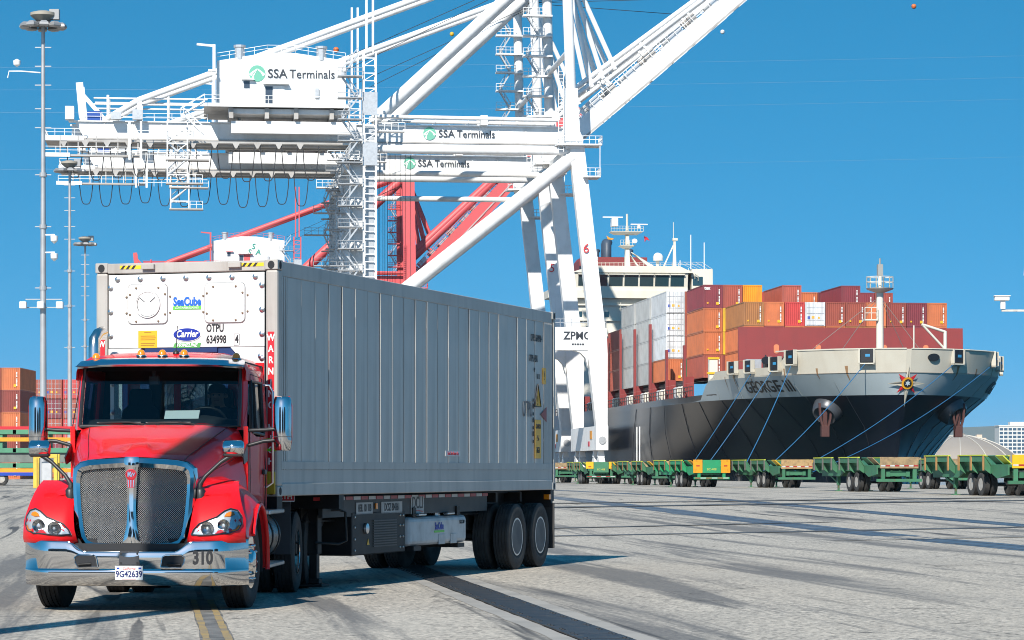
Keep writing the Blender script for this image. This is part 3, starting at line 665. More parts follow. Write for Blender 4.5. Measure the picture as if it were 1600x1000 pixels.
# ---- exhaust stack
ex = MB(); ex.path([(-1.13,3.86,2.62),(-1.13,3.86,3.05),(-1.13,3.88,3.16),(-1.10,3.95,3.23),(-1.06,4.05,3.26)], 0.072, n=16); EX = ex.build('exhaust_stack', mat('stack_chrome', (0.62,0.6,0.58), 0.2, 1.0, dirt=0.3, dcol=(0.35,0.3,0.25)), T, smooth=60)
def perf_mat():
    m = mat('perforated_guard', (0.55,0.54,0.52), 0.3, 0.9); t = m.node_tree; N = t.nodes.new; L = t.links.new; b = t.nodes['Principled BSDF']
    tc = N('ShaderNodeTexCoord'); v = N('ShaderNodeTexVoronoi'); v.inputs['Scale'].default_value = 24; v.inputs['Randomness'].default_value = 0.0; L(tc.outputs['Object'], v.inputs['Vector'])
    r = N('ShaderNodeMapRange'); r.inputs[1].default_value = 0.30; r.inputs[2].default_value = 0.36; L(v.outputs['Distance'], r.inputs[0])
    x = N('ShaderNodeMix'); x.data_type = 'RGBA'; L(r.outputs[0], x.inputs[0]); x.inputs[6].default_value = (0.01,0.01,0.01,1); x.inputs[7].default_value = (0.5,0.49,0.47,1); L(x.outputs[2], b.inputs['Base Color'])
    return m
eg = MB(); eg.lathe([(1.0,0.10),(1.0,0.12),(2.70,0.12),(2.70,0.08)], (-1.13,3.86,0), 'z', 20); eg.build('heat_guard', perf_mat(), EX, smooth=50)
lad = MB(); lad.path([(-1.13,3.72,1.2),(-1.17,3.72,1.25),(-1.17,3.72,2.2),(-1.02,3.70,2.25)], 0.02, n=8); lad.build('stack_bracket', STEEL, EX, smooth=60)
# ---- chassis, tanks, steps, wheels
fm = MB()
for s in (-1,1): fm.bx(s*0.43-0.04,s*0.43+0.04,0.6,7.6,0.78,1.05)
for y in (0.8,2.4,4.0,5.2,6.0,6.8,7.4): fm.bx(-0.40,0.40,y-0.06,y+0.06,0.8,1.0)
fm.bx(-0.45,0.45,0.5,2.4,0.55,0.95)
fm.build('frame', BLACKM, T)
ax = MB(); ax.tube((-0.9,1.22,0.50),(0.9,1.22,0.50),0.07)
for y in (5.25,6.60): ax.tube((-0.9,y,0.52),(0.9,y,0.52),0.09); ax.lathe([(-0.25,0.06),(-0.15,0.2),(0.15,0.2),(0.25,0.06)], (0,y,0.52), 'x', 14)
ax.build('axles', BLACKM, T)
def wheel_meshes(R, Wd, rimR, tread, pfx, dish):
    """tyre + rim as two meshes; axis along x, outer face at +x"""
    t = MB(); w = Wd/2
    prof = [(-w*0.80,rimR),(-w*0.97,rimR+0.05),(-w,(R+rimR)/2),(-w*0.97,R-0.05),(-w*0.84,R-0.012),(-w*0.80,R)]
    gro = []
    n = 5
    for i in range(n):
        c = -w*0.72+i*(w*1.44/(n-1)) if n>1 else 0
    xs_ = [-w*0.80]
    for i in range(4):
        c = -w*0.54+i*w*0.36; gro += [(c-0.006,R),(c-0.005,R-0.012),(c+0.005,R-0.012),(c+0.006,R)]
    prof += gro+[(w*0.80,R),(w*0.84,R-0.012),(w*0.97,R-0.05),(w,(R+rimR)/2),(w*0.97,rimR+0.05),(w*0.80,rimR)]
    t.lathe(prof, (0,0,0), 'x', 40)
    tm = t.mesh(pfx+'_tyre', tread, smooth=30)
    r = MB(); o = w*0.80
    r.lathe([(o+0.012,rimR+0.006),(o+0.006,rimR-0.016),(o-0.03,rimR-0.03)]+dish, (0,0,0), 'x', 30)
    rm = r.mesh(pfx+'_rim', STEEL, smooth=35)
    return tm, rm
ft, frm = wheel_meshes(0.515,0.29,0.29,RUBBER,'steer', [(0.03,0.255),(0.09,0.20),(0.10,0.17),(0.17,0.13),(0.18,0.10),(0.185,0.001)])
dt_, drm = wheel_meshes(0.515,0.27,0.29,RUBBER,'drive', [(-0.02,0.26),(-0.09,0.24),(-0.11,0.17),(-0.06,0.13),(0.03,0.12),(0.06,0.10),(0.065,0.001)])
for me in (frm,drm): me.materials[0] = CHROME
nut = MB()
for i in range(10):
    a = 2*pi*i/10; nut.lathe([(0.09,0.022),(0.15,0.02),(0.165,0.012),(0.17,0.001)], (0,0.195*cos(a),0.195*sin(a)), 'x', 8)
nutm = nut.mesh('wheel_nuts', CHROME, smooth=50)
dr_ = MB(); dr_.lathe([(0.09,0.30),(0.125,0.30),(0.125,0.275),(0.06,0.262),(0.02,0.25)], (0,0,0), 'x', 30); dring = dr_.mesh('rim_ring', CHROME, smooth=40)
def wheel(parent, x, y, z, s, tm, rm, nuts=None, steer=0.0, rim_mat=None):
    o = inst(tm, 'tyre', parent, (x,y,z), (0,0,(0 if s>0 else pi)+steer)); o.name = 'wheel'
    r = inst(rm, 'rim', o)
    if nuts: inst(nuts, 'wheel_nuts', o)
    return o
for s in (-1,1):
    wheel(T, s*1.045, 1.22, 0.512, s, ft, frm, nutm, steer=radians(-3))
    for y in (5.25,6.60):
        inst(dring, 'rim_ring', wheel(T, s*1.085, y, 0.512, s, dt_, drm)); wheel(T, s*0.765, y, 0.512, s, dt_, drm)
    tk = MB(); tk.lathe([(2.35,0.001),(2.36,0.25),(2.40,0.30),(3.95,0.30),(3.99,0.25),(4.0,0.001)], (s*0.86,0,0.76), 'y', 28); TK = tk.build('fuel_tank', mat('tank_aluminium', (0.50,0.50,0.50), 0.25, 1.0, dirt=0.3, dcol=(0.3,0.3,0.3)), T, smooth=50)
    for y in (2.6,3.2,3.8):
        sp = MB(); sp.lathe([(y-0.035,0.301),(y-0.035,0.312),(y+0.035,0.312),(y+0.035,0.301)], (s*0.86,0,0.76), 'y', 28); sp.build('tank_strap', BLACKM, TK, smooth=50)
    for z, w0 in ((1.05,0.0),(0.42,0.06)):
        sp = MB(); sp.bx(min(s*(0.92),s*(1.22)),max(s*(0.92),s*(1.22)),2.5,3.85,z-0.02,z+0.03); sp.build('step', STEEL, T, bevel=0.01)
    sk = MB(); sk.bx(s*0.95-0.05,s*0.95+0.05,2.4,3.6,0.62,0.95)
    mf = MB(); mf.bx(min(s*0.62,s*1.20),max(s*0.62,s*1.20),4.58,4.60,0.50,1.16); mf.build('quarter_fender', mat('fender_rubber', (0.03,0.032,0.038), 0.6), T)
qf = MB(); qf.prx([(4.57,1.10),(4.60,1.26),(5.0,1.30),(5.0,1.27),(4.62,1.23),(4.60,1.10)], 0.62, 1.20); qf.build('quarter_fender_top', BLACKP, T)
kp = MB(); kp.bx(0.70,1.255,4.545,4.565,1.165,1.275); KP = kp.build('name_plate', REDT, T)
kb = MB(); kb.path([(0.70,4.54,1.165),(1.255,4.54,1.165),(1.255,4.54,1.275),(0.70,4.54,1.275),(0.70,4.54,1.165)], 0.008, n=4); kb.build('plate_border', WHITET, KP)
text('KENWORTH', 0.095, WHITET, KP, (0.972,4.540,1.222), bold=0.002, sx=0.95, thick=0.004)
dk = MB(); dk.bx(-0.5,0.5,3.7,4.6,1.06,1.10); dk.build('deck_plate', STEEL, T)
fw = MB(); fw.lathe([(1.08,0.42),(1.20,0.45),(1.225,0.40)], (0.05,5.0,0), 'z', 20); fw.bx(-0.35,0.35,4.7,6.2,1.05,1.10); fw.build('fifth_wheel', BLACKM, T)
al = MB()
for k,(c,x) in enumerate((('r',-0.1),('b',0.0),('y',0.1))):
    al.path([(x,3.66,1.9),(x+0.05,3.9,1.45),(x+0.1,4.2,1.40),(x+0.12,4.35,1.6)], 0.014, n=6)
al.build('air_line', BLACKP, T, smooth=60)
# ================================================================== container chassis (trailer)
RA = atan2(0.294,0.956)
R_ = thing('container_chassis', 'black tandem-axle container chassis trailer carrying the grey container', 'trailer', (-4.04,35.06,0), -RA)
ZD = 1.236
fr = MB()
for s in (-1,1):
    fr.bx(s*0.47-0.07,s*0.47+0.07,0.25,12.1,1.03,1.08); 
CH = fr.build('gooseneck_top', BLACKM, R_)
for s in (-1,1):
    m = MB(); x = s*0.62
    m.bx(x-0.075,x+0.075,2.3,12.15,1.185,1.215); m.bx(x-0.075,x+0.075,2.3,12.15,0.865,0.89); m.bx(x-0.012,x+0.012,2.3,12.15,0.89,1.185)
    m.build('main_rail', BLACKM, R_)
    m = MB(); m.bx(s*0.9-0.03,s*0.9+0.03,2.3,9.4,0.93,1.20) if s>0 else m.bx(s*0.9-0.03,s*0.9+0.03,2.3,9.4,0.93,1.20)
    m.build('side_rail', mat('rail_grey', (0.028,0.03,0.032), 0.55, dirt=0.5, dcol=(0.07,0.065,0.06)), R_)
TAPER = mat('red_reflective_tape', (0.35,0.02,0.02), 0.4, dirt=0.3); TAPEW = mat('white_reflective_tape', (0.5,0.5,0.5), 0.4, dirt=0.4)
for s in (1,):
    y = 1.95; k = 0
    while y < 9.3:
        m = MB(); m.bx(s*0.935,s*0.939,y,y+0.27,1.155,1.20); m.build('reflective_tape', TAPER if k%2==0 else TAPEW, R_); y += 0.30; k += 1
for y in (0.12,2.28,12.08): MB().bx(-1.2,1.2,y-0.09,y+0.09,1.05,1.232).build('bolster', BLACKM, R_)
for y in (3.3,5.0,6.7,8.4,10.0,11.3):
    m = MB(); m.bx(-0.9,0.9,y-0.05,y+0.05,1.05,1.2); m.build('cross_member', BLACKM, R_)
# plates with writing on the side rail
PLW = mat('plate_pale', (0.42,0.42,0.41), 0.5, dirt=0.4, dcol=(0.2,0.2,0.2))
for y0, y1, tx, sz, z0, z1 in ((3.55,4.20,'HEIL 101 UB',0.115,0.955,1.115),(4.55,5.42,'DCSZ 804361',0.125,0.955,1.115),(5.80,6.36,'DCLI',0.20,0.925,1.175)):
    m = MB(); m.bx(0.932,0.940,y0,y1,z0,z1); p = m.build('number_plate', PLW, R_)
    text(tx, sz*1.2, BLACKT, p, (0.942,(y0+y1)/2,(z0+z1)/2+(0.03 if tx=='DCLI' else 0)), rot=(pi/2,0,pi/2), bold=0.002, sx=0.72 if tx!='DCLI' else 0.9, thick=0.003)
    if tx == 'DCLI':
        u = MB(); u.path([(0.943,y0+0.1,0.965),(0.943,(y0+y1)/2,0.98),(0.943,y1-0.06,0.96)], 0.007, n=4); u.build('underline', REDT, p)
m = MB(); m.bx(0.935,0.955,4.30,4.36,1.02,1.10); m.build('side_marker', AMBER, R_)
# landing gear
for s in (-1,1):
    x = s*0.72; y = 2.55
    l = MB(); l.bx(x-0.075,x+0.075,y-0.075,y+0.075,0.45,1.2); l.bx(x-0.055,x+0.055,y-0.055,y+0.055,0.08,0.47); l.bx(x-0.16,x+0.16,y-0.14,y+0.14,0.02,0.06); l.bx(x-0.09,x+0.09,y-0.06,y+0.06,0.06,0.13)
    LG = l.build('landing_leg', BLACKM, R_, bevel=0.008)
    if s > 0:
        c = MB(); c.path([(x+0.08,y+0.05,1.02),(x+0.30,y+0.12,1.03),(x+0.36,y+0.2,1.0),(x+0.36,y+0.25,0.62),(x+0.30,y+0.1,0.58),(x+0.05,y-0.1,0.60)], 0.018, n=7); c.lathe([(0,0.09),(0.06,0.09)], (x+0.08,y,1.02), 'x', 12); c.build('crank_handle', BLACKM, LG, smooth=60)
b = MB(); b.bar((-0.7,2.55,0.6),(0.7,2.55,0.9),0.06); b.bar((-0.6,2.6,0.9),(-0.6,3.6,1.05),0.06); b.bar((0.6,2.6,0.5),(0.6,3.4,1.05),0.05); b.build('leg_brace', BLACKM, R_)
# underslung generator set
gb = MB(); gb.bx(-0.85,0.94,3.38,5.55,0.40,0.985); GB = gb.build('generator_box', BLACKM, R_, bevel=0.015)
gg = MB()
for z in [0.50+0.035*i for i in range(11)]: gg.bx(0.942,0.955,4.2,5.15,z,z+0.018)
gg.build('louvre', BLACKP, GB)
for y in (3.48,5.32,5.45):
    for z in (0.47,0.62,0.78,0.92):
        m = MB(); m.lathe([(0,0.018),(0.012,0.014),(0.014,0.001)], (0.941,y,z), 'x', 8); m.build('bolt', STEEL, GB)
m = MB(); m.lathe([(0,0.075),(0.03,0.07),(0.035,0.04),(0.04,0.001)], (0.945,3.9,0.76), 'x', 16); m.build('gauge', STEEL, GB, smooth=40)
m = MB(); m.prx([(3.95,0.535),(4.05,0.535),(4.0,0.62)], 0.943, 0.947); m.build('warning_sticker', YELT, GB)
ft_ = MB(); ft_.bx(0.30,0.98,5.62,8.25,0.47,0.885); FT = ft_.build('fuel_tank', mat('tank_white', (0.52,0.53,0.53), 0.45, dirt=0.55, dscale=5, dcol=(0.24,0.23,0.22)), R_, bevel=0.07, seg=3)
for y in (6.9,7.45):
    m = MB(); m.bx(0.975,0.99,y,y+0.28,0.47,0.62); m.build('tank_pocket', mat('tank_white', (0,0,0)), FT, bevel=0.006)
text('SeaCube', 0.145, BLUET, FT, (0.986,6.93,0.735), rot=(pi/2,0,pi/2), bold=0.004, sx=0.75)
m = MB(); m.bx(0.982,0.986,6.7,7.16,0.645,0.675); m.build('green_stripe', GREENT, FT)
text('SGCG 2209', 0.08, BLACKT, FT, (0.984,8.0,0.78), rot=(pi/2,0,pi/2), sx=0.6)
m = MB(); m.lathe([(0,0.07),(0.05,0.07),(0.06,0.05)], (0.8,7.3,0.885), 'z', 14); m.build('filler_cap', STEEL, FT)
for y in (5.9,7.9):
    m = MB(); m.bx(0.2,0.96,y-0.07,y+0.07,0.885,1.02); m.bx(0.1,1.0,y-0.16,y+0.16,0.405,0.468); m.build('tank_hanger', BLACKM, R_)
for y in (6.1,7.4):
    m = MB(); m.bx(0.94,1.02,y-0.16,y+0.16,0.90,0.935); m.build('clamp_lug', STEEL, R_, bevel=0.01)
# running gear
tt, trm = wheel_meshes(0.515,0.27,0.29,RUBBERT,'trailer', [(-0.02,0.27),(-0.10,0.25),(-0.12,0.15),(-0.02,0.13),(0.04,0.11),(0.045,0.001)])
trm.materials[0] = mat('painted_rim', (0.05,0.05,0.055), 0.5, 0.3, dirt=0.5, dcol=(0.2,0.19,0.18))
ring = MB(); ring.lathe([(0.108,0.296),(0.122,0.296),(0.122,0.272),(0.10,0.268)], (0,0,0), 'x', 30); ringm = ring.mesh('rim_ring', STEEL, smooth=40)
for s in (-1,1):
    for y in (10.10,11.38):
        for x in (1.085,0.745):
            w_ = wheel(R_, s*x, y, 0.512, s, tt, trm)
            if x > 1: inst(ringm, 'rim_ring', w_)
for y in (10.10,11.38):
    m = MB(); m.tube((-0.95,y,0.515),(0.95,y,0.515),0.075); m.build('axle', BLACKM, R_, smooth=60)
m = MB(); m.bx(-0.55,0.55,9.6,11.9,0.62,0.86); m.build('suspension', BLACKM, R_)
for s in (-1,1):
    m = MB(); m.bx(min(s*0.62,s*1.24),max(s*0.62,s*1.24),12.05,12.075,0.28,1.02); m.build('mud_flap', mat('flap_rubber', (0.03,0.03,0.03), 0.7, dirt=0.3), R_)
    m = MB(); m.bx(min(s*1.12,s*1.21),max(s*1.12,s*1.21),11.86,11.98,1.08,1.16); m.build('marker_lamp', AMBER, R_)
m = MB(); m.bx(-1.2,1.2,12.0,12.1,0.95,1.05); m.build('rear_bumper', BLACKM, R_)

# ================================================================== grey refrigerated container
CL = 12.19; CW = 1.219; Z0 = ZD; Z1 = ZD+2.896
RF = thing('refrigerated_container', 'long grey refrigerated container with white machinery end, on the truck trailer', 'container', (-4.04,35.06,0), -RA)
ALU = mat('container_grey_panel', (0.50,0.475,0.44), 0.45, 0.1, dirt=0.5, dscale=0.8, dcol=(0.29,0.275,0.255), streak=(5,5,0.35), bump=0.10, bscale=3)
ALU2 = mat('container_grey_rail', (0.45,0.43,0.40), 0.5, 0.1, dirt=0.4, dscale=1.0, dcol=(0.22,0.22,0.22), streak=(5,5,0.5), rust=0.12)
FRW = mat('container_post', (0.42,0.40,0.37), 0.5, dirt=0.45, dscale=1.5, dcol=(0.22,0.19,0.16), streak=(6,6,0.4), rust=0.3)
FW = mat('machinery_white', (0.70,0.70,0.69), 0.38, dirt=0.32, dscale=1.2, dcol=(0.52,0.48,0.42), streak=(7,7,0.4))
# core box (walls behind the side panels)
m = MB(); m.bx(-CW+0.03,CW-0.03,0.08,CL-0.02,Z0+0.14,Z1-0.03); m.build('insulated_core', mat('seam_shadow_grey', (0.10,0.105,0.11), 0.6), RF)
m = MB(); m.bx(-CW+0.02,CW-0.02,0.12,CL-0.03,Z1-0.03,Z1-0.012); m.build('roof_sheet', ALU, RF)
npan = 23; y0 = 0.36; y1 = CL-0.62; w = (y1-y0)/npan
pmesh = MB(); pmesh.bx(0,0.012,0.010,w-0.022,Z0+0.32,Z1-0.19); pmesh.bx(0,0.019,-0.007,0.007,Z0+0.32,Z1-0.19)
pme = pmesh.mesh('side_panel', ALU, bevel=0.003)
for s in (-1,1):
    for i in range(npan):
        y = y0+i*w
        if s > 0: inst(pme, 'side_panel', RF, (CW-0.03,y,random.uniform(-0.002,0.002)), (0,random.uniform(-0.0012,0.0012),random.uniform(-0.007,0.007)))
        else: inst(pme, 'side_panel', RF, (-CW+0.03,y+w,0), (0,0,pi))
    # narrow corrugated panels at both ends
    for y, n in ((0.12,4),(y1+0.0,8)):
        for k in range(n):
            m = MB(); a = y+k*0.06; x0_, x1_ = sorted((s*(CW-0.03),s*(CW-0.008))); m.bx(x0_,x1_,a,a+0.036,Z0+0.32,Z1-0.19); m.build('end_rib', ALU, RF, bevel=0.004)
    x0_, x1_ = sorted((s*(CW-0.05),s*(CW)))
    m = MB(); m.bx(x0_,x1_,0.16,CL-0.16,Z0,Z0+0.16); m.build('bottom_rail', ALU2, RF, bevel=0.01)
    x0_, x1_ = sorted((s*(CW-0.05),s*(CW-0.012)))
    m = MB(); m.bx(x0_,x1_,0.16,CL-0.16,Z0+0.16,Z0+0.32); m.bx(x0_,x1_+ (0.008 if s>0 else 0),0.16,CL-0.16,Z0+0.425,Z0+0.325); m.build('kick_strip', ALU2, RF)
    m = MB(); m.bx(x0_,x1_,0.16,CL-0.16,Z1-0.19,Z1-0.005); m.build('top_rail', ALU2, RF, bevel=0.008)
    for y in (0.0, CL):
        ya, yb = (0.0,0.17) if y == 0 else (CL-0.10,CL)
        x0_, x1_ = sorted((s*(CW-0.16),s*(CW+0.002)))
        m = MB(); m.bx(x0_,x1_,ya,yb,Z0+0.118,Z1-0.118); m.build('corner_post', FRW, RF, bevel=0.03 if y==0 else 0.01, seg=2)
        for z in (Z0,Z1-0.118):
            ya, yb = (-0.006,0.172) if y == 0 else (CL-0.172,CL+0.006)
            x0_, x1_ = sorted((s*(CW-0.165),s*(CW+0.006)))
            m = MB(); m.bx(x0_,x1_,ya,yb,z-(0.006 if z==Z0 else 0),z+0.118+(0.006 if z!=Z0 else 0)); cc = m.build('corner_casting', FRW, RF, bevel=0.008)
            if y == 0:
                h_ = MB(); h_.prism([(0.045*cos(a),0.05*sin(a)+0.0) for a in [2*pi*i/14 for i in range(14)]], lambda p:(s*(CW-0.08)+p[0],-0.0085,z+0.058+p[1]), lambda p:(s*(CW-0.08)+p[0],0.03,z+0.058+p[1])); h_.build('casting_hole', DARK, cc)
            h_ = MB(); yc = 0.083 if y==0 else CL-0.083
            h_.prism([(0.04*cos(a),0.05*sin(a)) for a in [2*pi*i/14 for i in range(14)]], lambda p:(s*(CW+0.0085),yc+p[0],z+0.058+p[1]), lambda p:(s*(CW-0.03),yc+p[0],z+0.058+p[1])); h_.build('casting_hole', DARK, cc)
# front (machinery) end
m = MB(); m.bx(-CW+0.16,CW-0.16,0.0,0.10,Z1-0.13,Z1-0.002); m.build('header', FRW, RF, bevel=0.01)
m = MB(); m.bx(-CW+0.16,CW-0.16,0.0,0.10,Z0,Z0+0.16); m.build('front_sill', FRW, RF, bevel=0.01)
zt = Z1-0.145; zl = Z1-1.06
m = MB(); m.bx(-1.045,1.045,0.004,0.04,zl,zt); FP = m.build('machinery_panel', FW, RF, bevel=0.006)
bolt = MB(); bolt.lathe([(0,0.034),(-0.014,0.034),(-0.018,0.024),(-0.03,0.022),(-0.034,0.012),(-0.035,0.001)], (0,0,0), 'y', 12); bme = bolt.mesh('bolt', STEEL, smooth=40)
sb = MB(); sb.lathe([(0,0.014),(-0.01,0.013),(-0.012,0.001)], (0,0,0), 'y', 8); sbm = sb.mesh('screw', mat('brown_screw', (0.2,0.14,0.09), 0.5, 0.5), smooth=40)
for i in range(7): inst(bme, 'bolt', FP, (-0.92+i*0.308,0.004,zt-0.055))
for i in range(4):
    for x in (-1.015,1.015): inst(bme, 'bolt', FP, (x,0.004,zt-0.16-i*0.30))
def rrect(cx, cz, hx, hz, r=0.06, n=5):
    o = []
    for qx, qz, a0 in ((1,1,0),(-1,1,pi/2),(-1,-1,pi),(1,-1,1.5*pi)):
        for i in range(n+1): a = a0+i*(pi/2)/n; o.append((cx+qx*(hx-r)+r*cos(a), cz+qz*(hz-r)+r*sin(a)))
    return o
hz_ = zt-0.37
for cx in (-0.51,0.525):
    m = MB(); m.pry(rrect(cx,hz_,0.265,0.245), -0.014, 0.003); H = m.build('access_hatch', FW, RF, bevel=0.005)
    eg_ = rrect(cx,hz_,0.268,0.248); MB().path([(p_[0],-0.001,p_[1]) for p_ in eg_+[eg_[0]]], 0.005, n=4).build('hatch_gasket', mat('gasket_grey', (0.22,0.22,0.22), 0.6), H)  # grey outline drawn in for edge shading that washes out on white
    for dx, dz in ((-0.15,0.20),(0.15,0.20),(-0.15,-0.215),(0.15,-0.215),(-0.235,0.12),(-0.235,-0.13),(0.24,0.12),(0.24,-0.13)): inst(sbm, 'screw', H, (cx+dx,-0.014,hz_+dz))
    for dx, dz in ((-0.29,0.09),(-0.29,-0.11),(0.30,0.09),(0.30,-0.11)): inst(sbm, 'screw', H, (cx+dx,0.004,hz_+dz))
    if cx < 0:
        m = MB(); m.lathe([(0.0,0.168),(-0.016,0.168),(-0.018,0.155),(-0.010,0.150),(-0.010,0.001)], (cx+0.005,-0.014,hz_-0.005), 'y', 36); V = m.build('fresh_air_vent', FW, H, smooth=35)
        m = MB(); c0 = Vector((cx+0.005,-0.027,hz_-0.005))
        for a in (40,140): m.bar(c0+Vector((0.05*cos(radians(a)),0,0.05*sin(radians(a)))), c0+Vector((0.135*cos(radians(a)),0,0.135*sin(radians(a)))), 0.008, 0.006)
        m.path([c0+Vector((0.138*cos(radians(a)),0,0.138*sin(radians(a)))) for a in range(140,215,8)], 0.0035, n=4)
        m.path([c0+Vector((0.15*cos(radians(a)),0,0.15*sin(radians(a)))) for a in range(235,310,8)], 0.0035, n=4)
        m.build('vent_marking', BLACKT, V)
        m = MB(); m.path([c0+Vector((0.17*cos(2*pi*i/40),0.008,0.17*sin(2*pi*i/40))) for i in range(41)], 0.0035, n=4); m.build('vent_edge', mat('vent_edge_grey', (0.25,0.25,0.25), 0.5), V)
text('SeaCube', 0.145, mat('seacube_blue', (0.02,0.13,0.55), 0.4), FP, (0.02,-0.001,hz_+0.02), bold=0.006, sx=0.72)
m = MB(); m.bx(-0.17,0.205,-0.002,0.003,hz_-0.075,hz_-0.035); gsp = m.build('green_banner', GREENT, FP)
text('CONTAINER LEASING', 0.034, WHITET, gsp, (0.018,-0.0045,hz_-0.055), sx=0.95)
m = MB(); m.pry([(0.018+0.188*cos(2*pi*i/40), hz_-0.385+0.085*sin(2*pi*i/40)) for i in range(40)], -0.004, 0.002); CA = m.build('oval_badge', WHITET, FP)
m = MB(); m.pry([(0.018+0.180*cos(2*pi*i/40), hz_-0.385+0.078*sin(2*pi*i/40)) for i in range(40)], -0.007, -0.0045); m.build('oval_blue', mat('carrier_blue', (0.015,0.03,0.30), 0.35), CA)
text('Carrier', 0.118, WHITET, CA, (0.018,-0.0095,hz_-0.38), sx=0.82, shear=0.25, bold=0.003)
m = MB(); m.pry([(-0.17,hz_-0.548),(0.19,hz_-0.548),(0.205,hz_-0.49),(-0.145,hz_-0.49)], -0.003, 0.002); PL = m.build('prime_banner', mat('prime_green', (0.10,0.36,0.08), 0.4), FP)
text('PRIMELINE', 0.062, WHITET, PL, (0.018,-0.0055,hz_-0.518), sx=0.95, shear=0.3, bold=0.001)
text('OTPU', 0.135, BLACKT, FP, (0.275,0.0015,hz_-0.315), sx=0.66, align='LEFT', thick=0.004, bold=0.0035)
text('634998', 0.135, BLACKT, FP, (0.275,0.0015,hz_-0.455), sx=0.66, align='LEFT', thick=0.004, bold=0.0035)
text('4', 0.135, BLACKT, FP, (0.66,0.0015,hz_-0.455), sx=0.66, align='LEFT', thick=0.004, bold=0.0035)
m = MB(); m.path([(0.645,0.002,hz_-0.525),(0.715,0.002,hz_-0.525),(0.715,0.002,hz_-0.385),(0.645,0.002,hz_-0.385),(0.645,0.002,hz_-0.525)], 0.003, n=4); m.build('digit_frame', BLACKT, FP)
m = MB(); m.bx(-0.64,-0.385,-0.001,0.003,hz_-0.545,hz_-0.33); YS_ = m.build('yellow_notice', YELT, FP)
m = MB()
for k, (a, b) in enumerate(((0.3,0.7),(0.0,0.0),(0.1,0.9),(0.1,0.95),(0.1,0.9),(0.0,0.0),(0.1,0.9),(0.1,0.85))):
    if b > a: z = hz_-0.35-k*0.023; m.bx(-0.63+a*0.24,-0.63+b*0.24,-0.003,-0.0015,z-0.005,z+0.004)
m.build('notice_print', mat('notice_print_brown', (0.35,0.17,0.02), 0.5), YS_)
HAZB = BLACKT
for x0_, x1_ in ((-0.89,-0.60),(0.74,1.04)):
    m = MB(); m.bx(x0_,x1_,-0.003,0.002,Z1-0.075,Z1-0.03); hz1 = m.build('hazard_strip', mat('hazard_yellow', (0.8,0.52,0.02), 0.45, dirt=0.2), RF)
    x = x0_+0.01
    while x+0.075 < x1_:
        m = MB(); m.pry([(x,Z1-0.075),(x+0.035,Z1-0.075),(x+0.07,Z1-0.03),(x+0.035,Z1-0.03)], -0.005, -0.0035); m.build('hazard_stripe', BLACKT, hz1); x += 0.072
for x in (-0.56,0.60):
    m = MB(); m.bx(x-0.02,x+0.15,-0.05,0.0,Z1-0.085,Z1-0.02); m.build('lifting_block', FRW, RF, bevel=0.006)
# lower machinery: blue recess with white surround, fan and boxes
BLUEM = mat('machinery_blue', (0.015,0.035,0.13), 0.4, dirt=0.2)
m = MB(); m.bx(-1.045,1.045,0.03,0.06,Z0+0.16,zl); m.build('machinery_recess', BLUEM, RF)
for s in (-1,1):
    m = MB(); m.pry([(s*1.045,Z0+0.16),(s*0.86,Z0+0.16),(s*0.86,zl-0.28),(s*0.60,zl-0.005),(s*1.045,zl-0.005)], 0.0, 0.028); m.build('machinery_cheek', FW, RF)
    for z in (zl-0.12,zl-0.45,zl-0.8): inst(bme, 'bolt', RF, (s*1.0,0.0,z))
for x in (-0.18,0.20):
    m = MB(); m.bx(x-0.10,x+0.10,-0.004,0.03,zl-0.155,zl-0.085); sl = m.build('panel_slot', FW, RF, bevel=0.006)
    m = MB(); m.bx(x-0.08,x+0.08,-0.0075,-0.0045,zl-0.14,zl-0.10); m.build('slot_opening', DARK, sl)
m = MB(); m.bx(-0.55,0.42,0.0,0.028,zl-0.06,zl-0.005); m.build('blue_header', BLUEM, RF)
m = MB(); m.lathe([(0.02,0.40),(-0.03,0.40),(-0.04,0.38),(0.02,0.36)], (0.0,0.01,zl-0.66), 'y', 40); FAN = m.build('fan_ring', FW, RF, smooth=40)
for r in (0.08,0.14,0.20,0.26,0.32):
    m = MB(); m.path([(r*cos(2*pi*i/32),-0.02,zl-0.66+r*sin(2*pi*i/32)) for i in range(33)], 0.006, n=4); m.build('guard_wire', STEEL, FAN)
for k in range(5):
    a = 2*pi*k/5; m = MB(); m.loft([[Vector((r*cos(a+o),0.01+t_,zl-0.66+r*sin(a+o))) for o,t_ in ((-0.25,-0.01),(0.25,0.012),(0.25,0.018),(-0.25,-0.004))] for r in (0.06,0.33)]); m.build('fan_blade', STEEL, FAN)
m = MB(); m.bx(0.45,0.82,-0.02,0.03,zl-1.3,zl-0.35); CBX = m.build('control_box', mat('control_blue', (0.03,0.06,0.2), 0.4), RF, bevel=0.01)
m = MB(); m.bx(0.52,0.58,-0.024,-0.021,zl-0.66,zl-0.54); m.build('orange_label', mat('orange_label', (0.8,0.25,0.05), 0.5), CBX)
